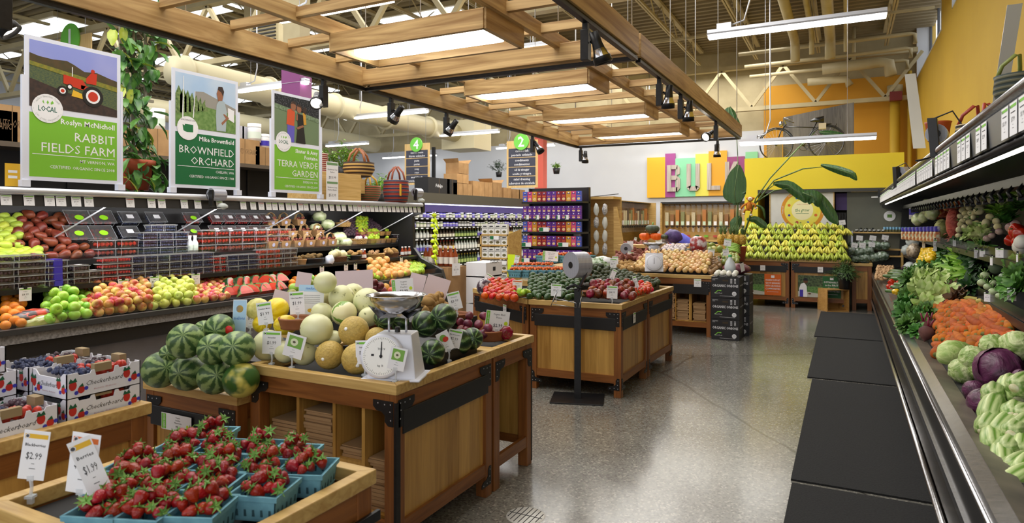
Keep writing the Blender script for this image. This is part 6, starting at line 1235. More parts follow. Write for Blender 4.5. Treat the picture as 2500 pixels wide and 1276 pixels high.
# mid slope: mushrooms, cucumbers, peppers
slope('mushroom', PZ(2140,680,.78), PZ(2175,680,.78), PZ(2178,650,.86), PZ(2145,650,.86), .06, 'brown mushroom in the far front bin', 'brown mushrooms', sc=1.3)
for i, (x, y) in enumerate(((2185,668),(2178,674),(2190,662),(2200,672),(2195,680),(2208,665))): put('cucumber', PZ(x,y,.84), 'dark green cucumber by the far red peppers', 'cucumbers', 1.2, (pi/2,U(-.3,.3),U(.8,1.4)))
for i, (x, y) in enumerate(((2208,655),(2222,660),(2232,655))): put('eggplant', PZ(x,y,.88), 'dark eggplant behind the cucumbers', 'eggplants', .9, (1.4,.4,i))
for i, (x, y) in enumerate(((2178,690),(2188,684),(2172,700),(2182,705),(2195,692))): put('red_pepper', PZ(x,y,.8), 'red pepper at the front left near the black divider', 'red peppers at the front', 1.0)
slope('red_pepper', PZ(2218,682,.86), PZ(2262,682,.9), PZ(2262,662,.94), PZ(2235,660,.94), .09, 'red bell pepper in the rear heap', 'red peppers', sc=1.0)
for i, (x, y) in enumerate(((2192,697),(2200,690),(2186,712),(2238,688),(2250,690))): put('yellow_pepper' if i < 3 else 'squash', PZ(x,y,.83), 'yellow pepper between the red ones, %s' % ['left','right','lowest','flat long squash','second squash'][i] if i < 3 else 'yellow squash below the rear red peppers, %s' % ['','','','left','right'][i], None, .8, (pi/2,.2,1.2))
slope('cucumber', PZ(2188,712,.8), PZ(2225,705,.84), PZ(2235,690,.88), PZ(2205,695,.85), .13, 'green zucchini lying behind the clear divider', 'zucchini', sc=1.1, rot=lambda: (pi/2,U(-.2,.2),1.2+U(-.3,.3)))
# yellow peppers etc on the far lower shelf
slope('yellow_pepper', PX(2248,640,.98), PX(2275,632,1.0), PX(2282,612,1.12), PX(2258,612,1.12), .09, 'glossy yellow bell pepper on the far middle shelf', 'yellow peppers', sc=1.1)
for i, (x, y) in enumerate(((2252,648),(2262,652),(2275,640))): at('squash', x, y, 1.0, 'yellow squash below the yellow peppers', 'yellow squash', .7)
for i, (x, y, s) in enumerate(((2215,610,1),(2205,640,1.2),(2225,655,1.2),(2232,612,1.2),(2245,655,1),(2228,590,1))): p = PX(x,y,1.0); bag('bagged_produce', p, .1*s,.14*s,.1*s, [PLB,HERB,PLB,mat('bagged_mushrooms',(186,170,146),(120,100,80),sc=30,ro=.3,bump=.5),HERB,PLB][i], 'clear bag of produce at the far end of the cooler, %s' % ['upper left','left','lower','sliced mushrooms','lower right','top'][i], 'bag', i+20)
# middle shelf (near): kohlrabi, squash, lettuce
KOH = mat('kohlrabi_skin', (150,172,120), (176,192,146), sc=8, ro=.4, var=.08)
for i, (x, y, r, X) in enumerate(((2398,690,11,1.02),(2412,700,10,1.02),(2425,712,11,1.02),(2440,722,9,1.02),(2405,672,11,1.1),(2425,690,9,1.08),(2450,722,10,1.02))): p = PX(x,y,X); b = MB(KOH); b.lathe(neck_p(r*depth(p)/FP, 9, .85, .3), 14); b.m = GSTEM; [b.tube([(0,0,.02),(.03*cos(a),.03*sin(a),.06)], .004, 5) for a in (0,1.5,3,4.5)]; tag(b.build('kohlrabi', loc=p), 'pale green kohlrabi on the near middle shelf, %s' % ['leftmost','second','third','fourth','upper left','upper centre','rightmost'][i], 'vegetable')
for i, (x, y, r, X, c) in enumerate(((2455,678,15,1.1,'green_squash'),(2432,655,16,1.25,'green_squash'),(2410,655,12,1.3,'green_squash'))): p = PX(x,y,X); b = MB(mat('round_green_squash', (112,136,104), (132,154,120), sc=8, ro=.4)); b.lathe(apple_p(r*depth(p)/FP,.9,9), 16); tag(b.build('winter_squash', loc=p), 'round dull green squash on the near middle shelf, %s' % ['front','rear middle','rear left'][i], 'vegetable')
for i, (x, y, X) in enumerate(((2478,700,1.03),(2494,680,1.05),(2490,655,1.15),(2497,705,1.02))): BK['greens'].put(PX(x,y,X), Euler((.6,-.9,U(-.5,.5))), 'curly bright lettuce on the near middle shelf at the right edge', 'curly lettuces at the right edge', .8)
# upper shelf: turnips, radish roots, greens
for i, (x, y, r) in enumerate(((2393,492,14),(2420,486,11),(2390,513,12),(2417,530,10),(2408,545,12),(2385,545,8),(2357,500,9),(2366,508,7),(2350,513,8),(2358,520,9),(2345,528,8),(2372,520,9),(2362,533,9),(2350,540,8),(2376,530,7),(2342,560,9),(2355,556,9),(2340,575,7),(2368,543,9),(2380,520,8),(2346,548,8),(2432,540,9),(2436,553,9),(2370,556,8))):
    X = 1.32-(y-486)*.0022; p = PX(x,y,X); put('turnip', p, 'white round turnip in the heap on the upper shelf', 'white turnips', r*depth(p)/FP/.042)
for i, (x, y) in enumerate(((2440,510),(2465,500),(2480,520),(2450,530),(2470,535),(2430,490),(2495,510),(2490,480),(2462,545),(2445,500))): BK['chard' if i % 2 else 'greens'].put(PX(x,y,1.4-.01*i), Euler((.3,-.3+U(-.3,.3),U(-1,1))), 'green turnip tops hanging on the upper shelf', 'turnip greens', .8)
for i, (x, y) in enumerate(((2372,575),(2385,568),(2380,590),(2365,585),(2398,575))): BK['lettuce' if i != 3 else 'redleaf'].put(PX(x,y,1.14), Euler((.4,-.6,i)), 'pale leafy top at the front of the upper shelf' if i != 3 else 'dark red leafy top at the front of the upper shelf', 'leafy tops' if i != 3 else None, .6)
for i, (x, y, r, k) in enumerate(((2440,565,9,'beet'),(2470,555,14,'eggplant'),(2410,582,9,'beet'),(2422,575,8,'beet'),(2480,548,12,'eggplant'))): p = PX(x,y,1.15); b = MB(mat('purple_turnip', (130,60,100), (190,170,150), sc=5, ro=.35)); b.lathe(ellip(r*depth(p)/FP, r*depth(p)/FP*.9), 12); tag(b.build('purple_turnip', loc=p), 'purple topped turnip on the upper shelf, %s' % ['centre','upper right','lower left','left of centre','far right'][i], 'vegetable')
for i, (x, y) in enumerate(((2478,572),(2485,560),(2472,588),(2488,585),(2494,570))): at('red_pepper', x, y, 1.14, 'orange-red pepper near the right end of the upper shelf', 'orange peppers on the upper shelf', 1.0)
for i, (x, y) in enumerate(((2495,590),(2492,602))): at('white_onion', x, y, 1.12, 'pale bulb at the right edge of the upper shelf, %s' % ('upper','lower')[i], None, 1.3)
def roots(nm, c1, x, y, X, w, h, label):
    b = MB(c1)
    for i in range(90):
        z = U(-h,h); yy = U(-w,w); a = (U(-.03,.02), yy, z); d = V((U(-1.2,-.2),U(-1,1),U(-1.2,.3))).normalized()*U(.05,.1); b.tube([a, V(a)+d*.5, V(a)+d+V((0,0,-.015))], [.0045,.003,.001], 4, True, False)
    b.lathe(ellip(w*.8,h,6), 8); tag(b.build(nm, loc=PX(x,y,X)), label, 'vegetable')
roots('spring_onion_bunch', mat('pale_roots', (206,204,140), (180,186,110), sc=20, ro=.6), 2300, 562, 1.2, .13, .16, 'bundle of pale hairy spring onion roots on the upper shelf')
roots('radish_bunch', mat('pink_roots', (196,82,70), (220,120,100), sc=20, ro=.5), 2328, 545, 1.22, .11, .2, 'bundle of pink red radish roots beside the white turnips')
for i, (x, y, s) in enumerate(((2305,515,1.2),(2290,522,1),(2318,500,1),(2340,492,1))): bag('pepper_bag', PX(x,y,1.3), .09*s,.14*s,.09*s, mat('orange_pepper_bag', (186,66,24), (226,170,50), sc=9, ro=.15, coat=.8, bump=.5, ramp=(.45,.6)), 'shiny bag of orange peppers on the upper shelf, %s' % ['centre','left','upper','right and darker'][i], 'bag', 30+i)
b = MB(WHITE); 
for i, (x, y, nm) in enumerate(((2227,520,'left'),(2236,520,'right'))): c = MB(WHITE); c.lathe([(0,-.1),(.045,-.1),(.045,.1),(0,.1)], 12); c.m = PURL; c.lathe([(.046,-.03),(.046,.07)], 12); tag(c.build('supplement_jar', loc=PX(x,y,1.0)), 'white jar with purple label at the far end of the top shelf, %s of two' % nm, 'jar')
for i, (x, y, s) in enumerate(((2240,535,1),(2262,505,1.1),(2255,530,.9),(2275,520,1))): bag('bagged_lettuce', PX(x,y,1.02+.03*i), .09*s,.13*s,.1*s, CRINK, 'pale cabbage or lettuce bag in the far upper rows, %s' % ['left','top','middle','right'][i], 'vegetable', 40+i)
PKP = mat('salad_pack_purple', (70,58,180), (210,214,230), sc=14, ro=.3, ramp=(.5,.62))
for i in range(10):
    x = 2206+i*9; p = PX(x,565,.9+.02*i); t = thing('salad_bag', 'salad bag with purple top in the row on the far upper shelf', 'bag', p, 0, 'purple topped salad bags'); MB(PKP).box(-.03,-.08,.0,.03,.08,.07).build('purple_top', t, bev=.01); MB(mat('salad_mix', (196,120,70), (210,214,180), sc=22, ro=.4, ramp=(.4,.6))).box(-.035,-.08,-.14,.035,.08,0).build('salad_contents', t, bev=.015)
BK['purple'].put(PX(2275,575,1.12), Euler((0,-.6,0)), 'dark leafy bunch left of the spring onion roots', None, .8)
tub = [MB(mat('asparagus', (110,120,70), (150,150,110), sc=20, ro=.6))]
for i in range(16): a = U(-.06,.06); tub[0].tube([(U(-.02,.02)+.06,a,-.22),(U(-.02,.0),a+U(-.06,.06),.1)], .009, 5)
tag(tub[0].build('asparagus_bundle', loc=PX(2200,538,.95)), 'standing bundle of asparagus at the far end of the upper shelf', 'vegetable')
# price tags hanging on the shelf edges
for i, (x, y, X, w, h, rz, ti) in enumerate(((2483,632,1.05,.085,.085,-.6,'Turnips'),(2440,617,1.05,.06,.075,.3,'Beets'),(2420,636,1.05,.045,.075,-.3,'Kale'),(2398,618,1.05,.04,.06,.8,'Chard'),(2383,618,1.05,.03,.09,1.2,'Dill'),(2410,725,.955,.04,.07,.6,'Leek'),(2470,718,.955,.05,.08,.5,'Kohlrabi'),(2330,592,1.05,.03,.08,1.3,'Radish'),(2283,598,1.05,.04,.16,1.25,'Onion'),(2255,592,1.05,.04,.16,1.25,'Mix'))):
    p = PX(x,y,X); c = MB(); c.X = Matrix.Rotation(rz,4,'Z') @ frame((0,0,0),(.5,-.86,0),(0,0,1)); card(c, w, h, '' if i < 5 else '$1.99', ti, GRN); c.m = BLACK; c.box(-.008,h-.008,-.008,.008,h+.012,.003)
    tag(c.build('hanging_price_tag', loc=p-V((0,0,h/2))), 'white price tag reading %s clipped on the right cooler shelf edge' % ti, 'price tag')
# black divider tray and loose card on the deck
tag(MB(BLACK).box(-.02,-.3,0,.1,.3,.03).build('shelf_divider', loc=PZ(2215,735,.78)), 'black plastic divider tray with white label in front of the greens', 'divider')
# things on top of the right cooler canopy
def dispenser_c(loc, rz, label, r=.1, s=1):
    t = thing('bag_dispenser', label, 'dispenser', loc, rz); MB(BLACK).hexa([(-.03,-.03,0),(.03,-.03,0),(.03,.03,0),(-.03,.03,0)],[(-.05,-.03,.26*s),(.01,-.03,.26*s),(.01,.03,.26*s),(-.05,.03,.26*s)]).build('bracket', t, bev=.003)
    roll(t, (.0,.1,.16*s), 'y', r, .12); b = MB(BLKMET); b.tube([(-.03,0,.25*s),(.1,.03,.3*s),(.16,.05,.2*s),(.1,.0,0)], .006, 5); b.tube([(-.03,0,.0),(-.12,-.04,-.02),(-.12,.04,-.02),(-.03,0,0)], .005, 5); b.build('wire_loop', t); return t
dispenser_c(PX(2292,350,.6)-V((.02,0,.1)), -.2, 'black bag dispenser with roll clamped on the right cooler rail', .07, 1.1)
dispenser_c(PX(2195,445,.6)-V((.02,0,.06)), -.9, 'far bag dispenser with grey roll on the right cooler rail', .1, 1)
t = thing('wire_hanger', 'small black wire holder with white film at the end of the canopy', 'holder', PX(2155,478,.6)); b = MB(BLKMET); b.tube([(.1,0,.12),(-.05,0,.12),(-.08,0,.0),(-.16,0,-.02)], .008, 5); b.box(-.08,-.02,-.02,-.04,.02,.12); b.build('holder_arm', t); MB(WHITE).box(-.18,-.05,-.03,-.08,.05,-.01).build('film', t)
def bask_h(loc, r, h, m1, label, hm, name='woven_basket', hh=1.0, rz=0, ry=None, flare=.8, band=None):
    t = thing(name, label, 'basket', loc, rz); b = MB(m1); b.lathe([(0,0),(r*flare*.9,0),(r*flare,.01),(r*1.05,h*.5),(r,h*.9),(r*1.03,h),(r*.97,h),(r*.94,h*.9),(r*flare*.85,.02),(0,.02)], 22); b.v = [V((v.x, v.y*(ry or 1), v.z)) for v in b.v]; b.build('basket_body', t)
    for s in (-1,1):
        q = MB(hm); q.tube([(-r*.55,s*r*.75*(ry or 1),h*.95),(-r*.42,s*r*.6,h+hh*r*.5),(-r*.1,s*r*.3,h+hh*r*.9),(r*.1,s*r*.3,h+hh*r*.9),(r*.42,s*r*.6,h+hh*r*.5),(r*.55,s*r*.75*(ry or 1),h*.95)], .012*r/.15, 8); q.build('handle', t)
    return t
def band_mat(nm, cols, k, ro=.7):      # woven horizontal bands
    m = mat(nm, cols[0], cols[1], tex='wave', sc=k, st=(.0,.0,1), ro=ro, ramp=(.45,.55), c3=cols[2] if len(cols) > 2 else None, bump=.3, dist=1.5); m.node_tree.nodes['Wave Texture'].bands_direction = 'Z'; return m
RHND = mat('red_leather', (150,50,34), ro=.5); THND = mat('tan_leather', (150,90,50), ro=.5)
bask_h(PX(2395,300,.85)-V((0,0,.13)), .15, .12, band_mat('woven_black_white', [(40,36,30),(190,170,130)], 9), 'black and cream basket with red and tan leather handles on the right cooler', RHND, rz=.6)
bask_h(PX(2500,215,.85)-V((0,0,.1)), .13, .17, band_mat('woven_teal_net', [(36,48,44),(90,88,66)], 11), 'dark checked basket with blue rim at the top right corner', mat('green_leather', (120,130,60), ro=.5), rz=.6)
t = thing('compost_crock', 'terracotta crock standing behind the bag dispenser', 'pot', PX(2290,315,.95)-V((0,0,.14))); MB(mat('terracotta', (170,74,34), (150,62,28), sc=6, ro=.6)).lathe([(0,0),(.1,0),(.13,.2),(.14,.22),(.12,.22),(.1,.02)], 20).build('pot_body', t)
b = MB(WHITE).box(-.16,-.1,0,.16,.1,.14); b.X = frame((-.16,-.1005,0),(1,0,0),(0,0,1)); b.m = mat('print_red', (190,44,36)); b.text('Compost Keeper', .19,.08,.04,1,0,wmax=.24); b.m = mat('terracotta', (170,74,34)); b.d2(.24,.035,.04,1,14,.03); b.m = DARKINK; b.d2(.05,.09,.025)
tag(b.build('compost_box', loc=(PX(2245,388,1.05).x,PX(2245,388,1.05).y,2.165+.0)), 'white printed box with a red pot picture on the far cooler top', 'box')
SM = mat('acrylic_sheet', (214,216,214), ro=.15, al=.85)
for (x0, y0, x1, y1, lb) in ((2222,180,2245,362,'tall leaning white sign seen edge-on before the yellow wall'),(2478,10,2440,250,'shiny narrow sign leaning at the top right')):
    p0 = PX(x1,y1,.85); L = (PX(x0,y0,.85)-p0); b = MB(SM); q = .07 if x0 < 2300 else .035; b.hexa([(-q,-.0,0),(q,0,0),(q,.006,0),(-q,.006,0)], [V((-q,0,0))+L, V((q,0,0))+L, V((q,.006,0))+L, V((-q,.006,0))+L]); b.m = INK
    tag(b.build('leaning_sign', loc=p0), lb, 'sign')
# ================= bananas and the kiosk front =================
BAN = [mat('banana_green', (138,160,44), (176,188,62), sc=6, ro=.4, var=.12), mat('banana_yellow', (222,210,72), (204,200,76), sc=6, ro=.4, var=.08)]
def banana_bunch(m, n, nm):
    b = MB(m)
    for i in range(n):
        a = (i-(n-1)/2)*.34; pts = []
        for k in range(6):
            t = k/5; r = .03+.045*sin(t*pi*.8); pts.append((sin(a)*(.014+.125*t-.02*t*t), -.02-.06*sin(t*2.4)-.014*(i%2), .035-.16*t+.03*t*t))
        b.tube(pts, [.007,.011,.0155,.016,.012,.004], 7)
    b.m = mat('banana_stem', (96,90,34), ro=.7); b.tube([(0,-.015,.02),(0,0,.055)], [.02,.01], 6); return Kind(tag(b.build('banana_bunch'), 'x', 'fruit'))
BB = [banana_bunch(BAN[0],5,'g'), banana_bunch(BAN[1],6,'y'), banana_bunch(BAN[1],5,'z')]
BB[2].o.data.materials[0] = mat('banana_mixed', (200,200,60), (160,180,52), sc=5, ro=.4, var=.1)
rw = ['bottom','second','third','fourth','fifth','top']
MB(BLACK).hexa([(0,0,.85),(1.96,0,.85),(1.96,.9,.85),(0,.9,.85)],[(0,.04,.9),(1.96,.04,.9),(1.96,.9,1.45),(0,.9,1.45)]).build('banana_rack', TB)
for r in range(6):
    z = 1.0+r*.108; y = 13.4+r*.14
    for k in range(17 if r < 5 else 15):
        x = -1.87+k*.116+(.055 if r % 2 else 0)+(.1 if r == 5 else 0)
        if x > .03: continue
        w = 0 if (r in (0,) or U(0,1) < .25) else (1 if U(0,1) < .6 else 2)
        BB[w].put((x+U(-.015,.015), y, z+U(-.008,.008)), Euler((U(-.25,.05),U(-.2,.2),U(-.3,.3))), '%s banana bunch in the %s row of the banana rack' % (('green','yellow','yellow-green')[w], rw[r]), '%s bananas, %s row' % (('green','yellow','yellow-green')[w], rw[r]), U(1.1,1.3))
for x0, col, txt, lb in ((-1.93,mat('poster_orange', (214,100,20), ro=.6),('ORGANIC SUPPORT','GROW BANANAS','WITH GROWING','COMMUNITIES'),'orange banana growers poster with a photo of children'),(-.92,mat('poster_green', (30,96,48), ro=.6),('SUSTAINABILITY','is the FIRST','of healthy','COMMUNITIES'),'green banana growers poster with a photo of a child')):
    c = MB(); c.X = frame((0,0,0),(1,0,0),(0,0,1)); c.m = WHITE; c.box(0,0,-.004,.72,.4,0); c.m = mat('photo_dark_foliage', (30,44,26), (90,110,70), sc=30, ro=.5); c.r2(.0,.0,.42,.4,1); c.m = mat('photo_grey_wall', (186,188,178), ro=.6); c.r2(0,.0,.42,.1,2); c.m = mat('photo_grass', (66,110,50), (110,150,80), sc=40, ro=.6); c.p2([(.1,.1),(.42,.06),(.42,.2),(.12,.19)],3)
    c.m = WHITE; c.p2([(.03,.0),(.16,.0),(.15,.2),(.11,.26),(.05,.24),(.02,.15)],4); c.m = mat('photo_skin', (96,58,36), ro=.6); c.d2(.13,.29,.04,5,12); c.d2(.2,.06,.03,5,8,.015); c.m = DARKINK; c.p2([(.09,.3),(.17,.3),(.165,.34),(.13,.355),(.095,.34)],6); c.m = PURL; c.r2(.03,0,.09,.13,5)
    c.m = col; c.r2(.42,0,.72,.4,2); c.m = WHITE
    for i, s_ in enumerate(txt): c.text(s_, .57, .27-.055*i, .045, 3, .012, wmax=.26)
    c.r2(.47,.06,.67,.065,3); c.r2(.54,.33,.6,.375,3)
    tag(c.build('banana_poster', loc=(x0+.12,13.325,.22)), lb, 'poster')
for x in (-1.42,-.42): c = MB(); c.X = frame((0,0,0),(1,0,0),(0,0,1)); card(c,.09,.1,'$0.99','',None); tag(c.build('rail_label', loc=(x,13.32,.685)), 'white label on the black rail of the %s banana table' % ('left' if x < -1 else 'right'), 'price label')
# round logo board behind the bananas
c = MB(mat('board_white', (226,226,222), (214,214,210), sc=4, ro=.5)); t = thing('logo_board', 'white board with a round yellow logo behind the bananas', 'sign board', (-.8,14.34,1.3)); c.X = frame((0,0,0),(1,0,0),(0,0,1)); c.box(-.58,0,-.02,.58,.95,0)
cy = .6; c.m = mat('logo_amber', (222,150,30), ro=.5); c.d2(.02,cy-.05,.4,1,48); c.m = mat('logo_yellow', (240,222,60), (236,232,110), sc=6, ro=.5); c.d2(.02,cy-.05,.335,2,48); c.m = mat('logo_cream', (246,240,190), ro=.5); c.d2(.02,cy-.05,.2,3,32)
c.m = mat('logo_green', (60,130,60), ro=.5); c.text('the grow', .02, cy-.08, .1, 4, .004, .3, wmax=.26); c.r2(-.1,cy-.12,.14,cy-.113,4); c.m = mat('print_red', (190,44,36)); c.text('Healthy Community', .02, cy+.06, .025, 4)
for i in range(8):
    a = 2*pi*i/8+.4; c.m = [PURL, RTAG, mat('blue_print', (60,110,190)), OTAG][i%4]; c.d2(.02+.265*cos(a), cy-.05+.265*sin(a), .025+.006*(i%2), 4, 5+i%3)
c.m = WHITE
for i, w_ in enumerate(('Organic Food','Healthy Life','Local Farms','Open Daily','Good Earth','Fair Trade')):
    a = pi/2+2*pi*i/6+.5; X0 = c.X.copy(); c.X = c.X @ Matrix.Translation((.02+.368*cos(a), cy-.05+.368*sin(a), 0)) @ Matrix.Rotation(a+(pi/2 if sin(a) < 0 else -pi/2), 4, 'Z'); c.text(w_, 0, -.012, .034, 3, .006); c.X = X0
c.build('board_panel', t); b = MB(HON_X); b.X = frame((0,0,0),(1,0,0),(0,0,1)); b.box(-.6,-.02,-.02,-.58,.97,.01); b.box(.58,-.02,-.02,.6,.97,.01); b.box(-.6,.95,-.02,.6,.97,.01); b.build('frame', t)
# small shelf with jars and bagged greens, right of the bananas
t = thing('greens_rack', 'wooden rack with jars above bagged greens beside the bananas', 'shelf', (0,14.3,0))
for z, y in ((1.42,0),(1.1,-.08),(.98,-.15)): MB(HON_X).box(.12,y,z-.025,.96,y+.28,z).build('shelf', t)
MB(HON_Y).box(.92,-.25,.0,.95,.25,1.1).build('side_board', t); MB(ALU).box(.09,-.2,.86,.12,.25,1.44).build('rack_post', t)
for i in range(7): b = MB(mat('jar_dark', (40,44,40), ro=.3)); b.lathe([(0,0),(.028,0),(.028,.03),(.024,.035)], 10); b.m = WHITE; b.lathe([(.027,.034),(.027,.044),(0,.044)], 10); tag(b.build('spice_jar', loc=(.19+i*.075,14.33,1.42)), 'small dark jar with a pale lid on the rack shelf', 'jar', 'jars on the greens rack')
for i in range(3): b = MB(mat('jar_dark', (40,44,40))); b.lathe([(0,0),(.03,0),(.03,.03),(0,.035)], 10); tag(b.build('spice_jar', loc=(.25+i*.1,14.36,1.466)), 'small dark jar stacked on top of the others on the rack', 'jar', 'stacked jars on the greens rack')
for i in range(11): b = MB(mat('tin_olive', (110,112,80), ro=.4)); b.lathe([(0,0),(.022,0),(.022,.1),(0,.1)], 10); b.m = mat('tin_blue', (110,160,190), ro=.4); b.lathe([(.0225,.05),(.0225,.1),(0,.101)], 10); tag(b.build('spice_tin', loc=(.66+i*.05,14.33,1.42)), 'slim blue and olive canister in the row on the rack', 'canister', 'canisters on the greens rack')
for i, (x, y, z, s) in enumerate(((2082,597,1.02,.8),(2100,597,1.02,.8),(2118,596,1.1,1),(2140,600,1.1,1.1),(2160,600,1.1,1),(2080,612,.9,1),(2100,615,.9,1),(2118,612,.9,1.1),(2110,630,.9,1.2),(2135,628,.9,1.1),(2155,625,.9,1.1),(2090,632,.9,.9))):
    p = PY(x,y,14.15 if y < 605 else 13.85); bag('greens_bag', p, .1*s,.08*s,.08*s, mat('bagged_greens', (84,104,80), (176,192,180), sc=18, ro=.25, ramp=(.42,.65), coat=.5, bump=.5), 'clear bag of green leaves beside the bananas, %s' % ('upper shelf' if i < 5 else 'lower shelf'), seed=50+i, group='bagged greens, %s shelf' % ('upper' if i < 5 else 'lower'))
for i, (x, y, lb) in enumerate(((2098,588,'upper left'),(2130,588,'upper middle'),(2160,587,'upper right'),(2085,606,'lower left'),(2105,606,'lower middle'),(2128,604,'lower right'),(2057,550,'at the right end of the banana rack'))):
    p = PY(x,y,13.75); standing_card(p, .2, 'white price card over the bagged greens, %s' % lb if i < 6 else 'white price card '+lb, .11, .09, '$3.99', '', None, U(-.2,.2), 0, .01)
b = MB(WHITE); b.X = frame((0,0,0),(1,0,0),(0,0,1)); b.d2(0,0,.1,1,20); b.m = GSTEM; b.r2(-.04,-.03,.04,.03,2); tag(b.build('round_sticker', loc=PY(2172,527,14.49)), 'round white sticker with a green mark on the grey kiosk panel', 'sticker')
# wooden cube, potted fern
t = thing('wooden_crate', 'open light wood cube standing on the floor below the potted herb', 'crate', (-.3,13.02,0), radians(28)); b = MB(wood('ply_wood', (160,116,56), (196,150,84), 'X', .45)); b.box(0,0,0,.4,.36,.015); b.box(0,0,.385,.4,.36,.4); b.box(0,0,.015,.015,.36,.385); b.box(.385,0,.015,.4,.36,.385); b.box(.015,.34,.015,.385,.355,.385); b.build('crate_body', t)
FRN = mat('feathery_green', (42,74,30), (84,120,50), sc=20, ro=.6, var=.1)
t = thing('potted_dill', 'feathery green herb in a tall black pot on the wooden cube', 'potted plant', (-.02,13.25,.4)); MB(BLACK).lathe([(0,0),(.09,0),(.125,.27),(.13,.3),(.11,.3),(.1,.27),(0,.26)], 20).build('pot', t)
b = MB(FRN); r_ = random.Random(3)
for i in range(230):
    a = r_.uniform(0,6.3); e = r_.uniform(.05,1.35); L = r_.uniform(.2,.44); d = V((sin(e)*cos(a),sin(e)*sin(a),cos(e)*.8)); p = V((0,0,.26)); q = p+d*L+V((0,0,-.12*e))
    b.tube([p, p+d*L*.5, q], [.003,.002,.001], 3, False, False)
    for k in range(7): c0 = p.lerp(q, .4+.09*k); u = V((r_.uniform(-1,1),r_.uniform(-1,1),r_.uniform(-.6,1))).normalized()*.035; w_ = u.cross(d).normalized()*.004; b.add([c0-w_, c0+w_, c0+u+w_*.3, c0+u-w_*.3], [(0,1,2,3)])
b.build('foliage', t)
# bird of paradise plant with the plush monkey
BL = mat('banana_leaf_green', (32,70,32), (70,110,56), tex='wave', sc=14, st=(1,1,1), dist=1, ro=.3, bump=.2); BSTEM = mat('leaf_stalk_green', (60,90,40), (96,120,60), sc=6, ro=.5)
t = thing('bird_of_paradise_plant', 'tall plant with long arching stalks and huge leaves before the yellow kiosk', 'plant', (PY(1800,640,12.75).x,12.75,.9))
O = V(t.location)
def P12(x, y, Y=12.8): return PY(x,y,Y)-O
MB(mat('terracotta', (170,74,34), (150,62,28))).lathe([(0,0),(.13,0),(.17,.24),(.18,.26),(.15,.26),(.13,.2),(0,.2)], 18).build('pot', t)
bx = P12(1812,585)
for pts in ([(1805,620),(1845,485),(1880,435),(1950,360),(1990,322)],[(1805,620),(1840,500),(1890,440),(1960,412),(2010,407)],[(1805,620),(1838,505),(1870,465),(1895,447)],[(1805,620),(1842,495),(1890,465),(1925,460)],[(1800,640),(1801,560),(1802,440),(1801,380)],[(1795,640),(1797,560),(1800,500)]):
    q = MB(BSTEM); P_ = [P12(*p) for p in pts]; P_[0].z = .2; q.tube(P_, [.022]+[.012]*(len(P_)-2)+[.006], 7); q.build('stalk', t)
def bigleaf(spine, wmax, fold, nm='leaf'):
    q = MB(BL); S = [V(p) for p in spine]; n = 14; vs = []; fs = []; m = len(S)-1
    for i in range(n+1):
        t_ = i/n*m; k = min(int(t_), m-1); c = S[k].lerp(S[k+1], t_-k); d = (S[k+1]-S[k]).normalized(); s = d.cross(V((0,-1,0))).normalized(); f = V((0,1,0)); w_ = wmax*math.sin(pi*min(.985,.04+.95*i/n))**.65
        for u in (-1,-.5,0,.5,1): vs.append(c+s*w_*u+f*(abs(u)*w_*fold+.008*((i%2)*abs(u))))
    for i in range(n):
        for j in range(4): a = i*5+j; fs.append((a,a+1,a+6,a+5))
    q.add(vs, fs, True); q.m = BSTEM; q.tube(S, .006, 5); q.build(nm, t)
bigleaf([P12(1798,500),P12(1796,450),P12(1800,405)], .19, .15); bigleaf([P12(1797,495,12.7),P12(1792,470,12.7),P12(1803,402,12.7)], .21, .1)
bigleaf([P12(1888,447),P12(1925,452),P12(1962,480),P12(1968,495)], .10, .4); bigleaf([P12(1960,470,12.7),P12(1985,480,12.7),P12(1992,492,12.7),P12(1985,495,12.7)], .13, .3)
bigleaf([P12(1990,466),P12(2010,495),P12(2032,530),P12(2045,547)], .1, .4); bigleaf([P12(2004,402),P12(2040,412),P12(2080,425),P12(2092,440)], .07, .6)
bigleaf([P12(1780,262),P12(1778,285),P12(1790,310)], .14, .3); bigleaf([P12(1795,330,12.75),P12(1800,310,12.75),P12(1782,260,12.75)], .07, .3)
bigleaf([P12(1823,535),P12(1845,535),P12(1865,550),P12(1871,556)], .07, .3); bigleaf([P12(1808,528),P12(1795,545),P12(1788,560)], .1, .2); bigleaf([P12(2000,322,12.9),P12(2030,325,12.9),P12(2065,330,12.9)], .05, .4)
bigleaf([P12(1843,500),P12(1856,504),P12(1864,512),P12(1868,535)], .025, .4)
q = MB(BSTEM); q.tube([P12(1801,380),P12(1799,340),P12(1796,300)], .008, 6); q.build('stalk', t)
MK = mat('plush_orange', (206,128,40), (190,112,32), sc=60, ro=.9, bump=.4); MW = mat('plush_cream', (236,226,206), sc=60, ro=.9)
t2 = thing('plush_monkey', 'orange plush monkey with a white face clinging to the plant stalks', 'stuffed toy', PY(1832,495,12.7)); b = MB(MK); b.lathe(ellip(.06,.09,8), 12, o=(-.02,0,-.06))
b.lathe(ellip(.055,.05,8), 12, o=(0,-.01,.07)); b.build('body', t2)
for pts in ([(-.03,-.02,0),(-.12,-.04,-.05),(-.17,-.03,-.12)],[(.02,-.03,0),(.08,-.05,-.03),(.1,-.04,-.1)],[(-.03,-.02,-.12),(-.09,-.05,-.13),(-.11,-.04,-.2)],[(.0,-.02,-.12),(.03,-.05,-.15),(.02,-.04,-.22)]):
    l = MB(MK).tube(pts, .02, 7).build('limb', t2); h = MB(MW); h.lathe(ellip(.025,.022,6), 8, o=pts[-1]); h.build('paw', l)
b = MB(MW); b.lathe(ellip(.042,.038,8), 12, o=(0,-.035,.072)); b.m = DARKINK; [b.lathe(ellip(.006,.006,4), 6, o=(x,-.077,.082)) for x in (-.014,.014)]; b.build('face', t2)
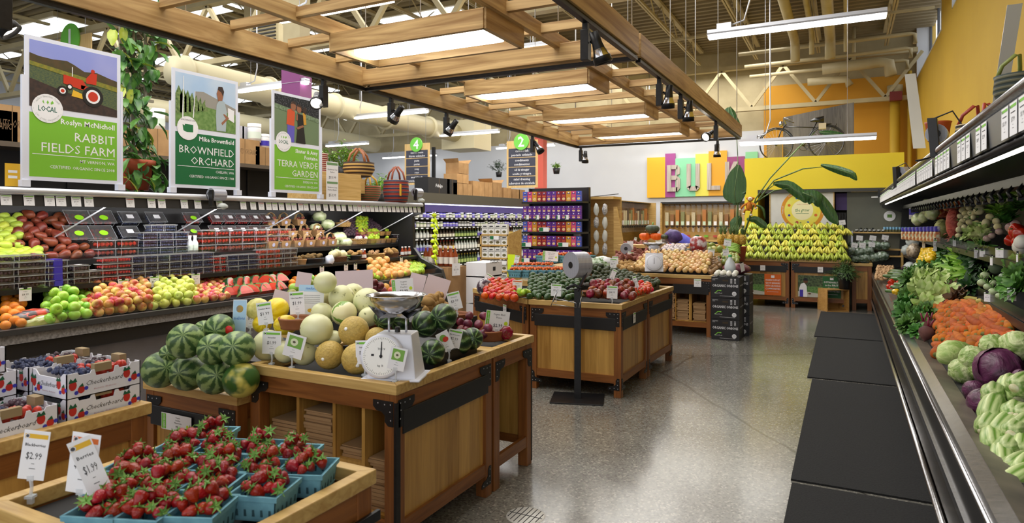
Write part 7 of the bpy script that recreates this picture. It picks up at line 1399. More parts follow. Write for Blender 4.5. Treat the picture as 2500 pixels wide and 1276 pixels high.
b = MB(MK); [b.lathe(ellip(.02,.02,5), 8, o=(x,0,.085)) for x in (-.055,.055)]; b.build('ears', t2)
# bicycle and weathered board on top of the kiosk
BRD = planks('weathered_boards', (74,72,74), (128,124,122), .13, 'X', 'Z', .8)
a0, a1, a2, a3 = PY(1912,385,15.6), PY(2085,383,15.6), PY(2085,250,15.6), PY(1912,287,15.6)
b = MB(BRD); b.hexa([(a0.x,15.58,2.93),(a1.x,15.58,2.93),(a1.x,15.62,2.93),(a0.x,15.62,2.93)],[(a3.x,15.58,a3.z),(a2.x,15.58,a2.z),(a2.x,15.62,a2.z),(a3.x,15.62,a3.z)]); tag(b.build('weathered_wood_board'), 'weathered grey plank board standing behind the bicycle', 'board')
b = MB(planks('weathered_boards2', (110,96,74), (150,134,106), .14, 'X', 'Z', .8)); a4, a5 = PY(1872,385,15.5), PY(1910,350,15.5); b.box(a4.x,15.48,2.93,a5.x,15.5,a5.z+.0); tag(b.build('short_wood_board'), 'short tan plank piece behind the front bicycle wheel', 'board')
BY = 15.1; t = thing('bicycle', 'old black roadster bicycle standing on the yellow kiosk roof', 'bicycle', (0,BY,0)); O2 = V((0,BY,0))
def Q(x, y): return PY(x,y,BY)-O2
w1, w2 = Q(1895,352), Q(2017,347); R_w = .33; w1.z = w2.z = 2.935+R_w+.01; BK_ = mat('bike_black', (24,24,26), ro=.3, coat=.5)
for c0, nm in ((w1,'front_wheel'),(w2,'rear_wheel')):
    q = MB(BK_); pts = [(c0.x+R_w*cos(a*pi/18), 0, c0.z+R_w*sin(a*pi/18)) for a in range(37)]; q.tube(pts, .016, 6, True, False); q.lathe([(0,-.03),(.03,-.03),(.03,.03),(0,.03)], 10, o=c0, ax=Matrix.Rotation(pi/2,3,'X')); q.m = CHROME
    for k in range(24): a = k*pi/12; q.tube([c0, (c0.x+R_w*cos(a),0,c0.z+R_w*sin(a))], .0018, 3, False, False)
    w = q.build(nm, t); g = MB(BK_); g.tube([(c0.x+(R_w+.03)*cos(a*pi/18), 0, c0.z+(R_w+.03)*sin(a*pi/18)) for a in range(1,17)], .014, 5); g.build('mudguard', w)
hd, st_, bbk = w1+V((.2,0,.42)), w2+V((-.2,0,.38)), w1.lerp(w2,.56)+V((0,0,-.06)); q = MB(BK_)
q.tube([w1, w1+V((.1,0,.3)), hd], .014, 6); q.tube([hd+V((-.01,0,-.05)), st_+V((.0,0,-.06))], .014, 6); q.tube([hd+V((-.03,0,-.12)), bbk], .015, 6); q.tube([bbk, st_+V((.03,0,.06))], .013, 6); q.tube([bbk, w2], .01, 6); q.tube([st_+V((.01,0,-.05)), w2], .009, 6); q.build('frame_tubes', t)
q = MB(BK_); q.tube([st_+V((-.1,0,.08)), st_+V((.0,0,.1)), st_+V((.16,0,.1))], [.02,.05,.075], 8); q.build('saddle', t); q = MB(CHROME); q.tube([hd, hd+V((-.04,0,.1)), hd+V((-.02,-.2,.12)), hd+V((.14,-.24,.06))], .01, 6); q.tube([hd+V((-.04,0,.1)), hd+V((-.02,.2,.12)), hd+V((.14,.24,.06))], .01, 6); q.lathe(ellip(.05,.06,6), 10, o=hd+V((-.1,0,.02))); q.build('handlebar', t)
q = MB(BK_); q.lathe([(.09,-.006),(.1,-.006),(.1,.006),(.09,.006)], 20, o=bbk, ax=Matrix.Rotation(pi/2,3,'X')); q.tube([bbk, bbk+V((.12,-.05,-.12)), bbk+V((.18,-.12,-.12))], .01, 5); q.tube([w2+V((.1,0,.38)), w2+V((-.12,0,.38))], .012, 5); q.tube([w2, w2+V((.2,.02,.38))], .006, 4); q.build('crank', t)
q = MB(mat('cream_bag', (196,184,160), ro=.8)); q.box(st_.x+.06,-.06,st_.z-.1,st_.x+.2,.06,st_.z+.02); q.build('saddle_bag', t)
# ================= person leaning behind the vegetables =================
HOOD = mat('purple_hoodie', (96,96,200), (80,82,180), sc=14, ro=.85, bump=.3); HAIR = mat('grey_hair', (110,96,84), (84,74,66), sc=50, st=(1,1,.3), ro=.8, bump=.6); SKIN = mat('skin', (206,158,130), ro=.6); JEAN = mat('dark_trousers', (36,40,56), ro=.8)
pc = PZ(1700,640,.0); t = thing('person', 'person in a purple hoodie bending forward behind the vegetable bins', 'person', (-2.75,13.6,0))
def skin_body(name, verts, edges, radii, m, parent, sub=2):
    me = bpy.data.meshes.new(name); me.from_pydata([tuple(v) for v in verts], edges, []); o = bpy.data.objects.new(name, me); COL.objects.link(o); o.parent = parent; me.materials.append(m)
    s = o.modifiers.new('skin', 'SKIN'); s.use_smooth_shade = True
    for v, r in zip(me.skin_vertices[0].data, radii): v.radius = r if isinstance(r, tuple) else (r, r)
    me.skin_vertices[0].data[0].use_root = True; o.modifiers.new('sub', 'SUBSURF').levels = sub; o.modifiers['sub'].render_levels = sub; return o
skin_body('hoodie', [(0,0,.98),(-.12,-.02,1.12),(-.3,-.04,1.24),(-.42,-.05,1.25),(-.5,-.05,1.2),(-.4,-.2,1.14),(-.48,-.24,.94),(-.62,-.26,.86),(-.4,.14,1.14),(-.48,.2,.96),(-.62,.2,.88)],
 [(0,1),(1,2),(2,3),(3,4),(3,5),(5,6),(6,7),(3,8),(8,9),(9,10)], [(.16,.17),(.17,.17),(.18,.17),(.15,.15),(.08,.08),.075,.06,.045,.075,.06,.045], HOOD, t)
skin_body('trousers', [(0,0,.98),(.02,0,.88),(.02,-.1,.82),(.0,-.11,.48),(.03,-.11,.1),(-.06,-.12,.05),(.02,.1,.82),(.0,.11,.48),(.03,.11,.1),(-.06,.12,.05)], [(0,1),(1,2),(2,3),(3,4),(4,5),(1,6),(6,7),(7,8),(8,9)], [.14,.14,.095,.07,.05,.045,.095,.07,.05,.045], JEAN, t)
h = MB(SKIN); h.lathe(ellip(.078,.105,10), 16, o=(-.63,-.05,1.17), ax=Matrix.Rotation(-1.9,3,'Y')); h.tube([(-.52,-.05,1.2),(-.6,-.05,1.18)], .055, 10); h.lathe(ellip(.012,.02,5), 6, o=(-.66,-.05,1.075)); h.m = DARKINK; [h.lathe(ellip(.008,.008,4), 6, o=(-.7,-.05+s,1.105)) for s in (-.03,.03)]; h.m = mat('lips', (170,96,86), ro=.6); h.lathe(ellip(.015,.006,4), 6, o=(-.62,-.05,1.065)); hd_ = h.build('head', t)
h = MB(HAIR); h.lathe(ellip(.098,.115,10)[2:], 16, o=(-.625,-.05,1.19), ax=Matrix.Rotation(-.75,3,'Y')); warp(h, .004, 30); h.build('hair', t)
for s, yy in ((-1,-.26),(1,.2)):
    f = [(-.62,yy,.86),(-.67,yy,.83)]; ed = [(0,1)]; rr = [.03,.034]
    for k in range(5): a = (-.028+.014*k) if k < 4 else .0; base = len(f); L = (.07,.08,.078,.06,.05)[k]; f += [(-.69,yy+a*1.1,.82) if k < 4 else (-.66,yy+.035*s,.825),(-.69-L*.5,yy+a*1.3+(0 if k < 4 else .05*s),.805),(-.69-L*.8,yy+a*1.3+(0 if k < 4 else .05*s),.775)]; ed += [(1,base),(base,base+1),(base+1,base+2)]; rr += [.011,.009,.008]
    skin_body('hand', f, ed, rr, SKIN, t, 1)
# ================= bulk dispensers =================
FILL = [mat('grain_%s' % n, c, c2, sc=40, ro=.8) for n, c, c2 in (('oats',(196,166,116),(170,136,86)),('dark',(60,44,36),(90,66,50)),('pale',(216,204,172),(190,172,134)),('nut',(160,112,66),(130,86,48)),('orange',(196,130,60),(176,106,44)),('green',(150,150,100),(120,120,74)))]
def dispenser(i):
    t = thing('bulk_dispenser', 'x', 'dispenser'); f = .55+.35*((i*37%10)/10); MB(FILL[i%6]).box(-.055,-.05,.0,.055,.05,.62*f).build('dry_goods', t)
    b = MB(CLEAR); b.box(-.062,-.06,-.01,.062,.06,.66); b.hexa([(-.03,-.08,-.2),(.03,-.08,-.2),(.03,-.02,-.2),(-.03,-.02,-.2)],[(-.05,-.07,-.06),(.05,-.07,-.06),(.05,.05,-.06),(-.05,.05,-.06)]); b.build('clear_bin', t)
    b = MB(BLACK); b.box(-.066,-.07,-.03,.066,.06,-.005); b.box(-.064,-.062,.655,.064,.062,.68); b.box(-.02,-.09,-.07,.02,-.06,-.03); b.build('gate', t)
    b = MB(mat('pale_green_label', (196,216,190), ro=.6) if i % 3 else WHITE); b.box(-.045,-.064,.02,.045,-.061,.14); b.build('label', t); return Kind(t)
DK = [dispenser(i) for i in range(6)]
for i in range(26): DK[(i*5+i//6)%6].put((-5.65,15.98+i*.178,1.5), Euler((0,0,pi/2)), 'clear tall bulk food dispenser in the left bank', 'left bank of bulk dispensers')
for i in range(21): DK[(i*7+i//5+2)%6].put((-5.2+i*.17,21.28,1.47), Euler((0,0,0)), 'clear bulk food dispenser in the back bank under the BULK sign', 'back bank of bulk dispensers')
t = thing('bulk_cabinet', 'light wood bulk food cabinet with counter along the left bank', 'cabinet', (-6.1,15.8,0)); b = MB(HON_Y); b.box(-.1,0,.95,.0,4.8,2.2); b.box(-.1,0,2.18,.55,4.8,2.2); b.build('back_panel', t); MB(HON_X).box(-.1,4.78,0,.7,4.83,2.2).build('end_panel', t); MB(HON_Y).box(-.1,0,.0,.55,4.78,.88).build('base_unit', t); MB(BLACK).box(-.1,-.02,.88,.75,4.78,.93).build('counter', t)
t = thing('bulk_cabinet', 'light wood bulk food cabinet on the back wall', 'cabinet', (-5.4,21.4,0)); MB(HON_X).box(0,.05,.95,3.85,.1,2.22).build('back_panel', t); MB(BLACK).box(0,-.2,2.18,3.85,.1,2.24).build('top_trim', t)
for x in (0,3.8): MB(HON_X).box(x,-.25,0,x+.05,.1,2.2).build('end_panel', t)
MB(HON_X).box(0,-.6,.98,3.85,.05,1.02).build('counter', t); MB(BLACK).box(0,-.55,.9,3.85,0,.98).build('counter_edge', t); MB(BLACK).box(0,-.4,0,3.85,.05,.9).build('base_unit', t)
for i in range(8): c = MB([RTAG,DGRN,GRN][i%3]).box(0,0,0,.12,.01,.07); tag(c.build('shelf_sticker', loc=(-4.6+i*.28,21.38,1.1)), 'small coloured sticker on the bulk cabinet below the dispensers', 'label', 'stickers on the bulk cabinet')
for i in range(14): b = MB([mat('bin_tan',(186,150,110),ro=.5),mat('bin_grey',(90,96,100),ro=.5),mat('bin_white',(206,210,214),ro=.5)][i%3]); b.hexa([(0,0,0),(.22,0,0),(.22,.2,0),(0,.2,0)],[(0,-.05,.3),(.22,-.05,.3),(.22,.2,.3),(0,.2,.3)]); tag(b.build('scoop_bin', loc=(-5.3+i*.26,20.75,.45 if i%2 else .5)), 'clear scoop bin under the back bulk counter', 'bin', 'scoop bins under the counter'); MB(BLACK)
t = thing('hanging_scale', 'round white dial scale hanging before the left dispensers', 'scale', PX(1403,485,-5.2)); q = MB(WHITE); q.lathe([(0,-.03),(.14,-.03),(.15,0),(.14,.03),(0,.03)], 24, o=(0,0,-.42), ax=Matrix.Rotation(pi/2,3,'Y')); q.build('dial', t); q = MB(BLKMET); q.tube([(-.5,0,.0),(.1,.1,.03),(0,0,-.2)], .012, 5); q.build('arm', t); q = MB(CHROME); q.tube([(0,-.02,-.55),(0,-.15,-.8)], .004, 4); q.tube([(0,.02,-.55),(0,.15,-.8)], .004, 4); q.lathe([(0,-.83),(.15,-.8),(.16,-.79)], 16); q.build('pan', t); t.location = PY(1403,488,17.4); MB(BLKMET).bar((-.5,0,0),(-5.6-t.location.x,0,.15),.02,.02).build('wall_arm', t)
t = thing('steel_bowl', 'wide steel bowl on the left bulk counter', 'bowl', (-5.55,16.3,.93)); MB(CHROME).lathe([(0,0),(.08,0),(.22,.1),(.23,.1),(.09,.01)], 20).build('bowl_body', t)
for i in range(9): b = MB(mat('bag_white_box', (216,220,224), ro=.5)).box(0,0,0,.02,.3,.34); tag(b.build('bag_box', loc=(-5.53,16.1+i*.4,.5)), 'white bag carton on the face of the left bulk cabinet', 'box', 'bag cartons on the bulk cabinet')
# BULK sign
t = thing('bulk_sign', 'colour block wall sign with raised wooden letters BULK', 'sign', (0,21.97,0)); pl = [(1580,1624,385,482,(236,180,40)),(1624,1649,375,481,(160,70,140)),(1649,1698,387,479,(140,216,170)),(1698,1730,376,478,(236,226,90)),(1730,1775,369,477,(230,166,40)),(1775,1818,383,476,(150,70,120)),(1820,1850,371,392,(140,206,150))]
for i, (xa, xb, ya, yb, col) in enumerate(pl): A_ = PY(xa,ya,21.93); B_ = PY(xb,yb,21.93); MB(mat('sign_block_%d' % i, col, ro=.6)).box(A_.x,-.05+.004*(i%2),B_.z,B_.x,-.005,A_.z).build('colour_block', t)
LW = wood('letter_wood', (170,158,146), (206,196,186), 'Z', .8, .5)
def ltr(polys, x0, x1, y0, y1):
    A_ = PY(x0,y0,21.86); B_ = PY(x1,y1,21.86); b = MB(LW)
    for pl_ in polys:
        P_ = [(A_.x+(B_.x-A_.x)*u, B_.z+(A_.z-B_.z)*v) for u, v in pl_]; n = len(P_); b.add([(p[0],-.11,p[1]) for p in P_]+[(p[0],-.05,p[1]) for p in P_], [tuple(range(n)), tuple(range(2*n-1,n-1,-1))]+[(i,n+i,n+(i+1)%n,(i+1)%n) for i in range(n)])
    b.build('wooden_letter', t)
Rr = lambda a, c, d, e: [(a,c),(d,c),(d,e),(a,e)]
ltr([Rr(0,0,.32,1), Rr(.3,.84,.8,1), Rr(.3,.44,.8,.6), Rr(.3,0,.8,.16), [(.7,.84),(.7,.6),(.98,.66),(.98,.9),(.8,1)], [(.7,.44),(.7,.14),(1,.12),(1,.48),(.85,.56)], [(.7,.16),(.7,0),(.8,0),(1,.12)]], 1628,1660,403,467)
ltr([Rr(0,.12,.32,1), Rr(.68,.12,1,1), Rr(.2,0,.8,.16), [(0,.12),(.2,0),(.32,.14),(.32,.2)], [(.8,0),(1,.12),(.68,.2),(.68,.14)]], 1676,1708,400,465)
ltr([Rr(0,0,.32,1), Rr(.3,0,1,.16)], 1726,1758,398,463)
ltr([Rr(0,0,.32,1), [(.3,.42),(.3,.62),(.66,1),(1,1)], [(.46,.6),(.62,.72),(1,0),(.68,0),(.42,.5)]], 1770,1802,395,462)
# ================= farm posters on the left cooler =================
PG = mat('poster_lime', (122,186,50), ro=.45); PD = mat('poster_forest', (12,104,58), ro=.45); PF = mat('poster_frame_white', (222,226,240), ro=.4)
def badge(c, x, y, r, wa=False):
    c.m = WHITE; c.d2(x, y, r, 6, 28); c.m = mat('badge_grey', (170,176,176), ro=.6); n = 28
    for i in range(n):
        if i % 2: continue
        a = 2*pi*i/n; c.add([(x+r*.9*cos(a),y+r*.9*sin(a),.0049),(x+r*.92*cos(a+.15),y+r*.92*sin(a+.15),.0049),(x+r*.9*cos(a+.15),y+r*.9*sin(a+.15),.0049)], [(0,1,2)])
    if not wa:
        for i, (ch, a) in enumerate(zip('SKAGIT WHATCOM ISLAND', [150-6.0*k for k in range(21)])):
            if ch != ' ': X0 = c.X.copy(); c.X = c.X @ Matrix.Translation((x+r*.78*cos(radians(a)),y+r*.78*sin(radians(a)),0)) @ Matrix.Rotation(radians(a)-pi/2,4,'Z'); c.text(ch,0,0,r*.14,7); c.X = X0
        for i, (ch, a) in enumerate(zip('SAN JUAN SNOHOMISH', [210+7.0*k for k in range(18)])):
            if ch != ' ': X0 = c.X.copy(); c.X = c.X @ Matrix.Translation((x+r*.86*cos(radians(a)),y+r*.86*sin(radians(a)),0)) @ Matrix.Rotation(radians(a)+pi/2,4,'Z'); c.text(ch,0,0,r*.14,7); c.X = X0
        c.m = mat('local_teal', (30,96,84), ro=.5); c.text('LOCAL', x, y-r*.2, r*.5, 7, .015, wmax=r*1.2); c.m = GRN
        for sx in (-1,0,1): c.p2([(x+sx*r*.22,y+r*.3),(x+sx*r*.32+r*.08,y+r*.42),(x+sx*r*.3,y+r*.58),(x+sx*r*.26-r*.08,y+r*.42)],7)
    else: c.m = DGRN; c.p2([(x-r*.5,y+r*.28),(x-r*.3,y+r*.2),(x-r*.28,y+r*.33),(x+r*.5,y+r*.33),(x+r*.5,y-r*.3),(x-r*.1,y-r*.34),(x-r*.42,y-r*.22)][::-1],7); c.m = INK; c.text('WASHINGTON', x, y+r*.62, r*.2, 7)
def poster(y0, lb, bg, name, title, place, since, wa, pic, z0=1.95, w=.72, h=1.09, X=-5.45):
    t = thing('farm_poster', lb, 'poster', (X, y0, z0), 0); F = frame((0,0,0),(0,1,0),(0,0,1))
    c = MB(PF); c.X = F; c.box(0,0,-.012,w,h,0); c.m = bg; c.r2(.03,.03,w-.03,.515,1); pic(c, .03, .56, w-.03, h-.03); badge(c, .155, .555, .11, wa)
    c.m = WHITE; c.text(name[0], w-.05, .45, .06, 2, .018, al='r', wmax=.42)
    k = 0
    if len(name) > 1: c.text(name[1], w-.05, .385, .06, 2, .018, al='r', wmax=.42); k = .065
    c.text(title[0], w-.05, .325-k*.6, .1, 2, .0, al='r', wmax=.6); c.text(title[1], w-.05, .225-k*.6, .1, 2, .0, al='r', wmax=.6); c.r2(.05,.2-k*.6,w-.05,.205-k*.6,2)
    c.text(place, w-.05, .155-k*.6, .035, 2, .004, al='r'); c.text(since, w-.05, .1-k*.6, .034, 2, .004, al='r', wmax=.5); c.build('poster_panel', t)
    for u, g in ((-.02,-.03),(w,w-.03)): b = MB(PF); b.X = F; b.box(u,-.03,-.02,u+.018,h*.72,.006); b.box(g,-.05,-.03,g+.06,.0,.02); b.build('stand', t)
def pic_tractor(c, x0, y0, x1, y1):
    w, h = x1-x0, y1-y0; q = lambda u, v: (x0+u*w, y0+v*h)
    c.m = mat('sky_violet', (140,150,216), (170,172,220), sc=1.5, ro=.5); c.r2(x0,y0,x1,y1,1); c.m = mat('field_crop', (58,78,62), (96,104,60), sc=60, st=(1,1,3), ro=.8); c.p2([q(0,0),q(1,0),q(1,.52),q(0,.72)],2)
    c.m = mat('hill_brown', (84,66,36), (70,62,34), sc=20, ro=.8); c.p2([q(0,.66),q(.5,.6),q(1,.48),q(1,.6),q(.92,.62),q(.75,.68),q(.6,.66),q(.48,.74),q(.4,.78),q(.25,.76),q(.1,.77),q(0,.8)],3)
    c.m = mat('field_gold', (140,130,40), (110,116,44), sc=40, ro=.8); c.p2([q(0,.62),q(1,.42),q(1,.5),q(0,.68)],4); c.m = mat('soil_dark', (70,52,44), (52,42,38), sc=30, ro=.9); c.p2([q(0,.0),q(1,.0),q(1,.12),q(.35,.3),q(0,.42)],4)
    c.m = mat('tractor_red', (196,52,28), ro=.4); c.p2([q(.36,.42),q(.58,.36),q(.62,.44),q(.58,.52),q(.36,.56)],6); c.p2([q(.56,.38),q(.74,.36),q(.74,.42),q(.56,.44)],6); c.p2([q(.62,.48),q(.74,.48),q(.75,.66),q(.68,.66),q(.62,.56)],6); c.d2(*q(.7,.69),w*.025,6,8)
    c.m = BLACK; c.d2(*q(.7,.28),w*.125,7,20); c.d2(*q(.35,.3),w*.06,7,14); c.d2(*q(.43,.38),w*.035,7,12); c.m = WHITE; c.d2(*q(.7,.28),w*.085,8,20); c.d2(*q(.35,.3),w*.036,8,12); c.d2(*q(.43,.38),w*.022,8,10); c.m = mat('tractor_red', (196,52,28)); c.d2(*q(.7,.28),w*.06,9,16); c.d2(*q(.35,.3),w*.022,9,8)
    c.m = YTAG; c.p2([q(.45,.24),q(.58,.22),q(.57,.3),q(.47,.34)],7); c.m = WHITE; c.p2([q(.455,.55),q(.465,.55),q(.465,.7),q(.455,.7)],7)
def pic_orchard(c, x0, y0, x1, y1):
    w, h = x1-x0, y1-y0; q = lambda u, v: (x0+u*w, y0+v*h)
    c.m = mat('sky_pale', (168,196,228), (206,218,230), sc=2, ro=.5); c.r2(x0,y0,x1,y1,1); c.m = mat('far_hill', (150,146,138), ro=.7); c.p2([q(.3,.35),q(1,.35),q(1,.5),q(.7,.62),q(.45,.72),q(.3,.7)],2); c.m = mat('orchard_grass', (120,150,84), (90,126,60), sc=30, ro=.8); c.p2([q(0,0),q(1,0),q(1,.38),q(.5,.44),q(0,.4)],3)
    c.m = mat('orchard_leaf', (66,96,44), (130,150,90), sc=50, ro=.8)
    for i in range(7): c.p2([q(.0+.07*i,.24+.02*i),q(.1+.07*i,.24+.02*i),q(.11+.06*i,.6-.02*i),q(.05+.07*i,.76-.03*i),q(.0+.07*i,.6-.02*i)],4)
    c.m = WHITE; c.p2([q(.1,.1),q(.12,.1),q(.13,.95),q(.12,.95)],5); c.p2([q(.27,.2),q(.285,.2),q(.31,.7),q(.3,.7)],5); c.p2([q(.86,.28),q(.97,.22),q(.97,.46),q(.86,.5)],5)
    c.m = mat('shirt_grey', (168,182,188), ro=.7); c.p2([q(.66,.02),q(.82,.02),q(.84,.4),q(.8,.6),q(.72,.64),q(.66,.52),q(.65,.3)],6); c.m = mat('photo_tan_skin', (150,98,70), ro=.6); c.p2([q(.8,.36),q(.88,.3),q(.76,.14),q(.74,.18),q(.82,.28),q(.77,.36)],7); c.p2([q(.69,.6),q(.76,.62),q(.78,.74),q(.76,.84),q(.69,.84),q(.66,.74)],7); c.m = mat('photo_hair', (58,40,32), ro=.7); c.p2([q(.68,.82),q(.74,.78),q(.77,.7),q(.79,.8),q(.76,.89),q(.69,.88)],8)
def pic_couple(c, x0, y0, x1, y1):
    w, h = x1-x0, y1-y0; q = lambda u, v: (x0+u*w, y0+v*h)
    c.m = mat('crop_rows', (110,130,96), (70,86,60), tex='wave', sc=16, st=(0,1,.35), dist=1.5, ro=.8); c.r2(x0,y0,x1,y1,1); c.m = mat('tree_dark', (26,28,30), (90,90,96), sc=60, ro=.8, ramp=(.5,.7)); c.p2([q(0,.78),q(1,.6),q(1,1),q(0,1)],2); c.m = mat('far_crop', (130,150,120), (90,110,80), sc=40, ro=.8); c.p2([q(0,.7),q(1,.52),q(1,.62),q(0,.8)],3)
    c.m = mat('shirt_orange', (206,84,44), ro=.7); c.p2([q(.25,.38),q(.42,.36),q(.44,.68),q(.36,.74),q(.27,.7)],5); c.m = mat('jeans_violet', (96,88,186), ro=.7); c.p2([q(.27,0),q(.42,0),q(.43,.36),q(.27,.38)],5); c.m = BLACK; c.p2([q(.46,0),q(.68,0),q(.64,.38),q(.62,.64),q(.48,.66),q(.5,.4)],6); c.m = mat('shirt_gold', (206,150,50), ro=.7); c.p2([q(.6,.42),q(.7,.44),q(.68,.68),q(.62,.7)],5)
    c.m = mat('photo_tan_skin', (150,98,70)); c.d2(*q(.4,.8),w*.06,7,12,w*.08); c.d2(*q(.53,.77),w*.055,7,12,w*.075); c.p2([q(.46,.34),q(.62,.42),q(.64,.38),q(.5,.3)],8); c.p2([q(.46,.5),q(.5,.5),q(.5,.64),q(.47,.64)],7); c.m = mat('photo_hair', (58,40,32)); c.p2([q(.34,.84),q(.4,.92),q(.46,.88),q(.45,.84),q(.4,.86)],8); c.p2([q(.48,.82),q(.53,.88),q(.6,.82),q(.6,.68),q(.57,.8)],8); c.p2([q(.6,.74),q(.66,.84),q(.7,.8),q(.68,.66)],8)
poster(2.665,'large lime green farm poster with a photo of a red tractor, leftmost',PG,['Roslyn McNicholl'],['RABBIT','FIELDS FARM'],'MT VERNON, WA','CERTIFIED ORGANIC SINCE 2008',False,pic_tractor)
poster(3.86,'dark green farm poster with a photo of a man in an orchard',PD,['Mike Brownfield'],['BROWNFIELD','ORCHARD'],'CHELAN, WA','CERTIFIED ORGANIC SINCE 1988',True,pic_orchard)
poster(5.02,'lime green farm poster with a photo of people standing in a field',PG,['Skuter & Amy','Fontaine'],['TERRA VERDE','GARDEN'],'EVERSON, WA','CERTIFIED ORGANIC SINCE 2009',False,pic_couple)
c = MB(); c.X = frame((0,0,0),(0,1,0),(0,0,1)); c.m = WHITE; c.box(0,0,-.003,.2,.46,0); c.m = mat('sage_band', (110,150,100), ro=.6); c.r2(.01,.42,.19,.45); c.r2(.01,.2,.19,.225); c.m = INK; c.text('Handwoven Oval',.1,.36,.026,1,wmax=.16); c.text('Basket',.1,.33,.026,1); c.text('$53.99',.1,.26,.045,1); c.text('Handwoven Large',.1,.15,.026,1,wmax=.16); c.text('Market Basket',.1,.12,.026,1,wmax=.16); c.text('$53.99',.1,.05,.045,1)
p = PX(797,475,-5.42); tag(c.build('basket_price_sign', loc=(-5.42,p.y,1.88)), 'tall white basket price sign reading $53.99 twice, standing before the wooden box', 'price sign')
# wooden boxes and baskets on the cooler top
tag(MB(wood('maple_ply', (196,156,84), (222,186,120), 'Y', .5)).box(0,0,0,.5,.75,.33).build('wooden_box', loc=(-6.0,PX(778,480,-5.5).y,1.895)), 'light maple wooden box standing on the left cooler top', 'box')
CT2 = MB(mat('maple_ply', (196,156,84))).box(0,0,0,.35,.5,.2); tag(CT2.build('wooden_box', loc=(-6.35,PX(840,395,-6.2).y-.3,2.02)), 'smaller wooden box behind the maple one', 'box')
AFR = band_mat('woven_orange_tan', [(60,44,30),(214,128,46),(196,166,100)], 7); BLTOP = band_mat('woven_red_blue', [(150,44,36),(200,176,120),(40,44,80)], 6)
bask_h(PX(876,432,-5.75), .2, .19, AFR, 'round orange and tan woven basket with a leather handle on the wooden box', THND, rz=.5)
t = bask_h((-5.55,PX(974,486,-5.5).y,1.9), .17, .3, BLTOP, 'tall red, blue and cream striped market basket at the end of the cooler top', mat('red_brown_leather', (150,80,56), ro=.5), rz=.9, flare=.92, hh=1.2)
MB(YTAG).box(-.02,-.03,.08,-.01,.03,.24).build('paper_tag', t, rz=2.6).location = (.0,-.19,0)
t = bask_h((-6.1,PX(925,480,-5.9).y,1.92), .18, .22, band_mat('woven_green_rust', [(90,96,50),(170,90,60)], 10), 'green and rust woven basket tucked behind the maple box', mat('yellow_leather', (200,160,60), ro=.5), rz=.3)
t = thing('tall_basket', 'tall red and cream woven basket behind the third farm poster', 'basket', (-6.3,PX(788,400,-6.2).y,2.1)); b = MB(band_mat('woven_red_cream', [(140,40,50),(206,190,170)], 12)); b.lathe([(0,0),(.12,0),(.15,.2),(.14,.42),(.15,.44),(.13,.43),(.12,.02)], 20); b.build('basket_body', t); MB(CARD).box(-.16,-.16,-.2,.16,.16,0).build('base_box', t)
def fern(loc, n, L, lb, seed, pot=True, m=None):
    r = random.Random(seed); t = thing('potted_fern', lb, 'potted plant', loc); b = MB(m or GL['bright'])
    for i in range(n):
        a = r.uniform(0,6.3); e = r.uniform(.2,1.1); d = V((sin(e)*cos(a),sin(e)*sin(a),cos(e))); l = L*r.uniform(.6,1); b.tube([(0,0,0), d*l*.6, d*l+V((0,0,-.04))], [.004,.003,.002], 3, False, False)
        for k in range(8): p = d*l*(.45+.07*k); u = V((r.uniform(-1,1),r.uniform(-1,1),r.uniform(-.4,.5))); leaf(b, p, u, .09, .014, .4, 2, .1)
    b.build('fronds', t)
    if pot: MB(BLACK).lathe([(0,-.18),(.09,-.18),(.12,0),(.1,0),(0,-.02)], 16).build('pot', t)
    return t
fern((-6.2,PX(835,395,-6.2).y,2.38), 30, .42, 'bright green leafy potted plant behind the wooden boxes', 5)
fern((-6.4,PX(925,440,-6.4).y,2.05), 20, .34, 'spiky green potted plant behind the baskets', 6)
# bag dispensers clamped on the left rail
for (x, y, lb) in ((533,490,'silver bag roll dispenser clamped under the second farm poster'),(1022,480,'silver bag roll dispenser at the far end of the left cooler')):
    p = PX(x,y,-5.36); t = thing('bag_dispenser', lb, 'dispenser', (p.x,p.y,p.z)); roll(t, (-.02,.0,.06), 'y', .06, .14); MB(BLACK).box(-.02,-.09,-.05,.03,-.075,.1).build('bracket', t); b = MB(BLKMET); b.tube([(0,-.09,.1),(.04,-.16,.05),(.03,-.12,-.06),(.05,.05,-.07)], .004, 5); b.build('wire_loop', t); bm = MB(PLB); bm.lathe(ellip(.05,.03,5), 8, o=(.03,.02,-.05)); warp(bm,.02,30); bm.build('loose_bag', t)
t = thing('yellow_shelf_card', 'small yellow card at the far left end of the cooler top', 'sign', (-5.5,PX(12,430,-5.5).y,1.9)); b = MB(YTAG); b.X = frame((0,0,0),(0,1,0),(0,0,1)); b.box(0,0,-.002,.1,.17,0); b.m = WHITE; b.r2(.02,.1,.08,.12); b.r2(.02,.06,.08,.08); b.build('card', t)
# lime squash bottles strip hung at the cooler end
t = thing('hanging_gadget_strip', 'strip of bright yellow-green citrus squeezers hanging at the cooler end', 'hanging strip', (-5.3,7.87,0)); b = MB(mat('neon_lime', (206,232,30), ro=.35)); r_ = random.Random(9)
for k in range(9): z = 1.72-k*.075; b.lathe(ellip(.04,.03,5), 8, o=(r_.uniform(-.02,.03),.0,z)); b.tube([(0,0,z),(.06+r_.uniform(-.02,.03),.0,z-.12)], .012, 6)
b.build('squeezers', t); MB(BLACK).box(-.005,-.003,1.0,.005,.003,1.78).build('strip', t)
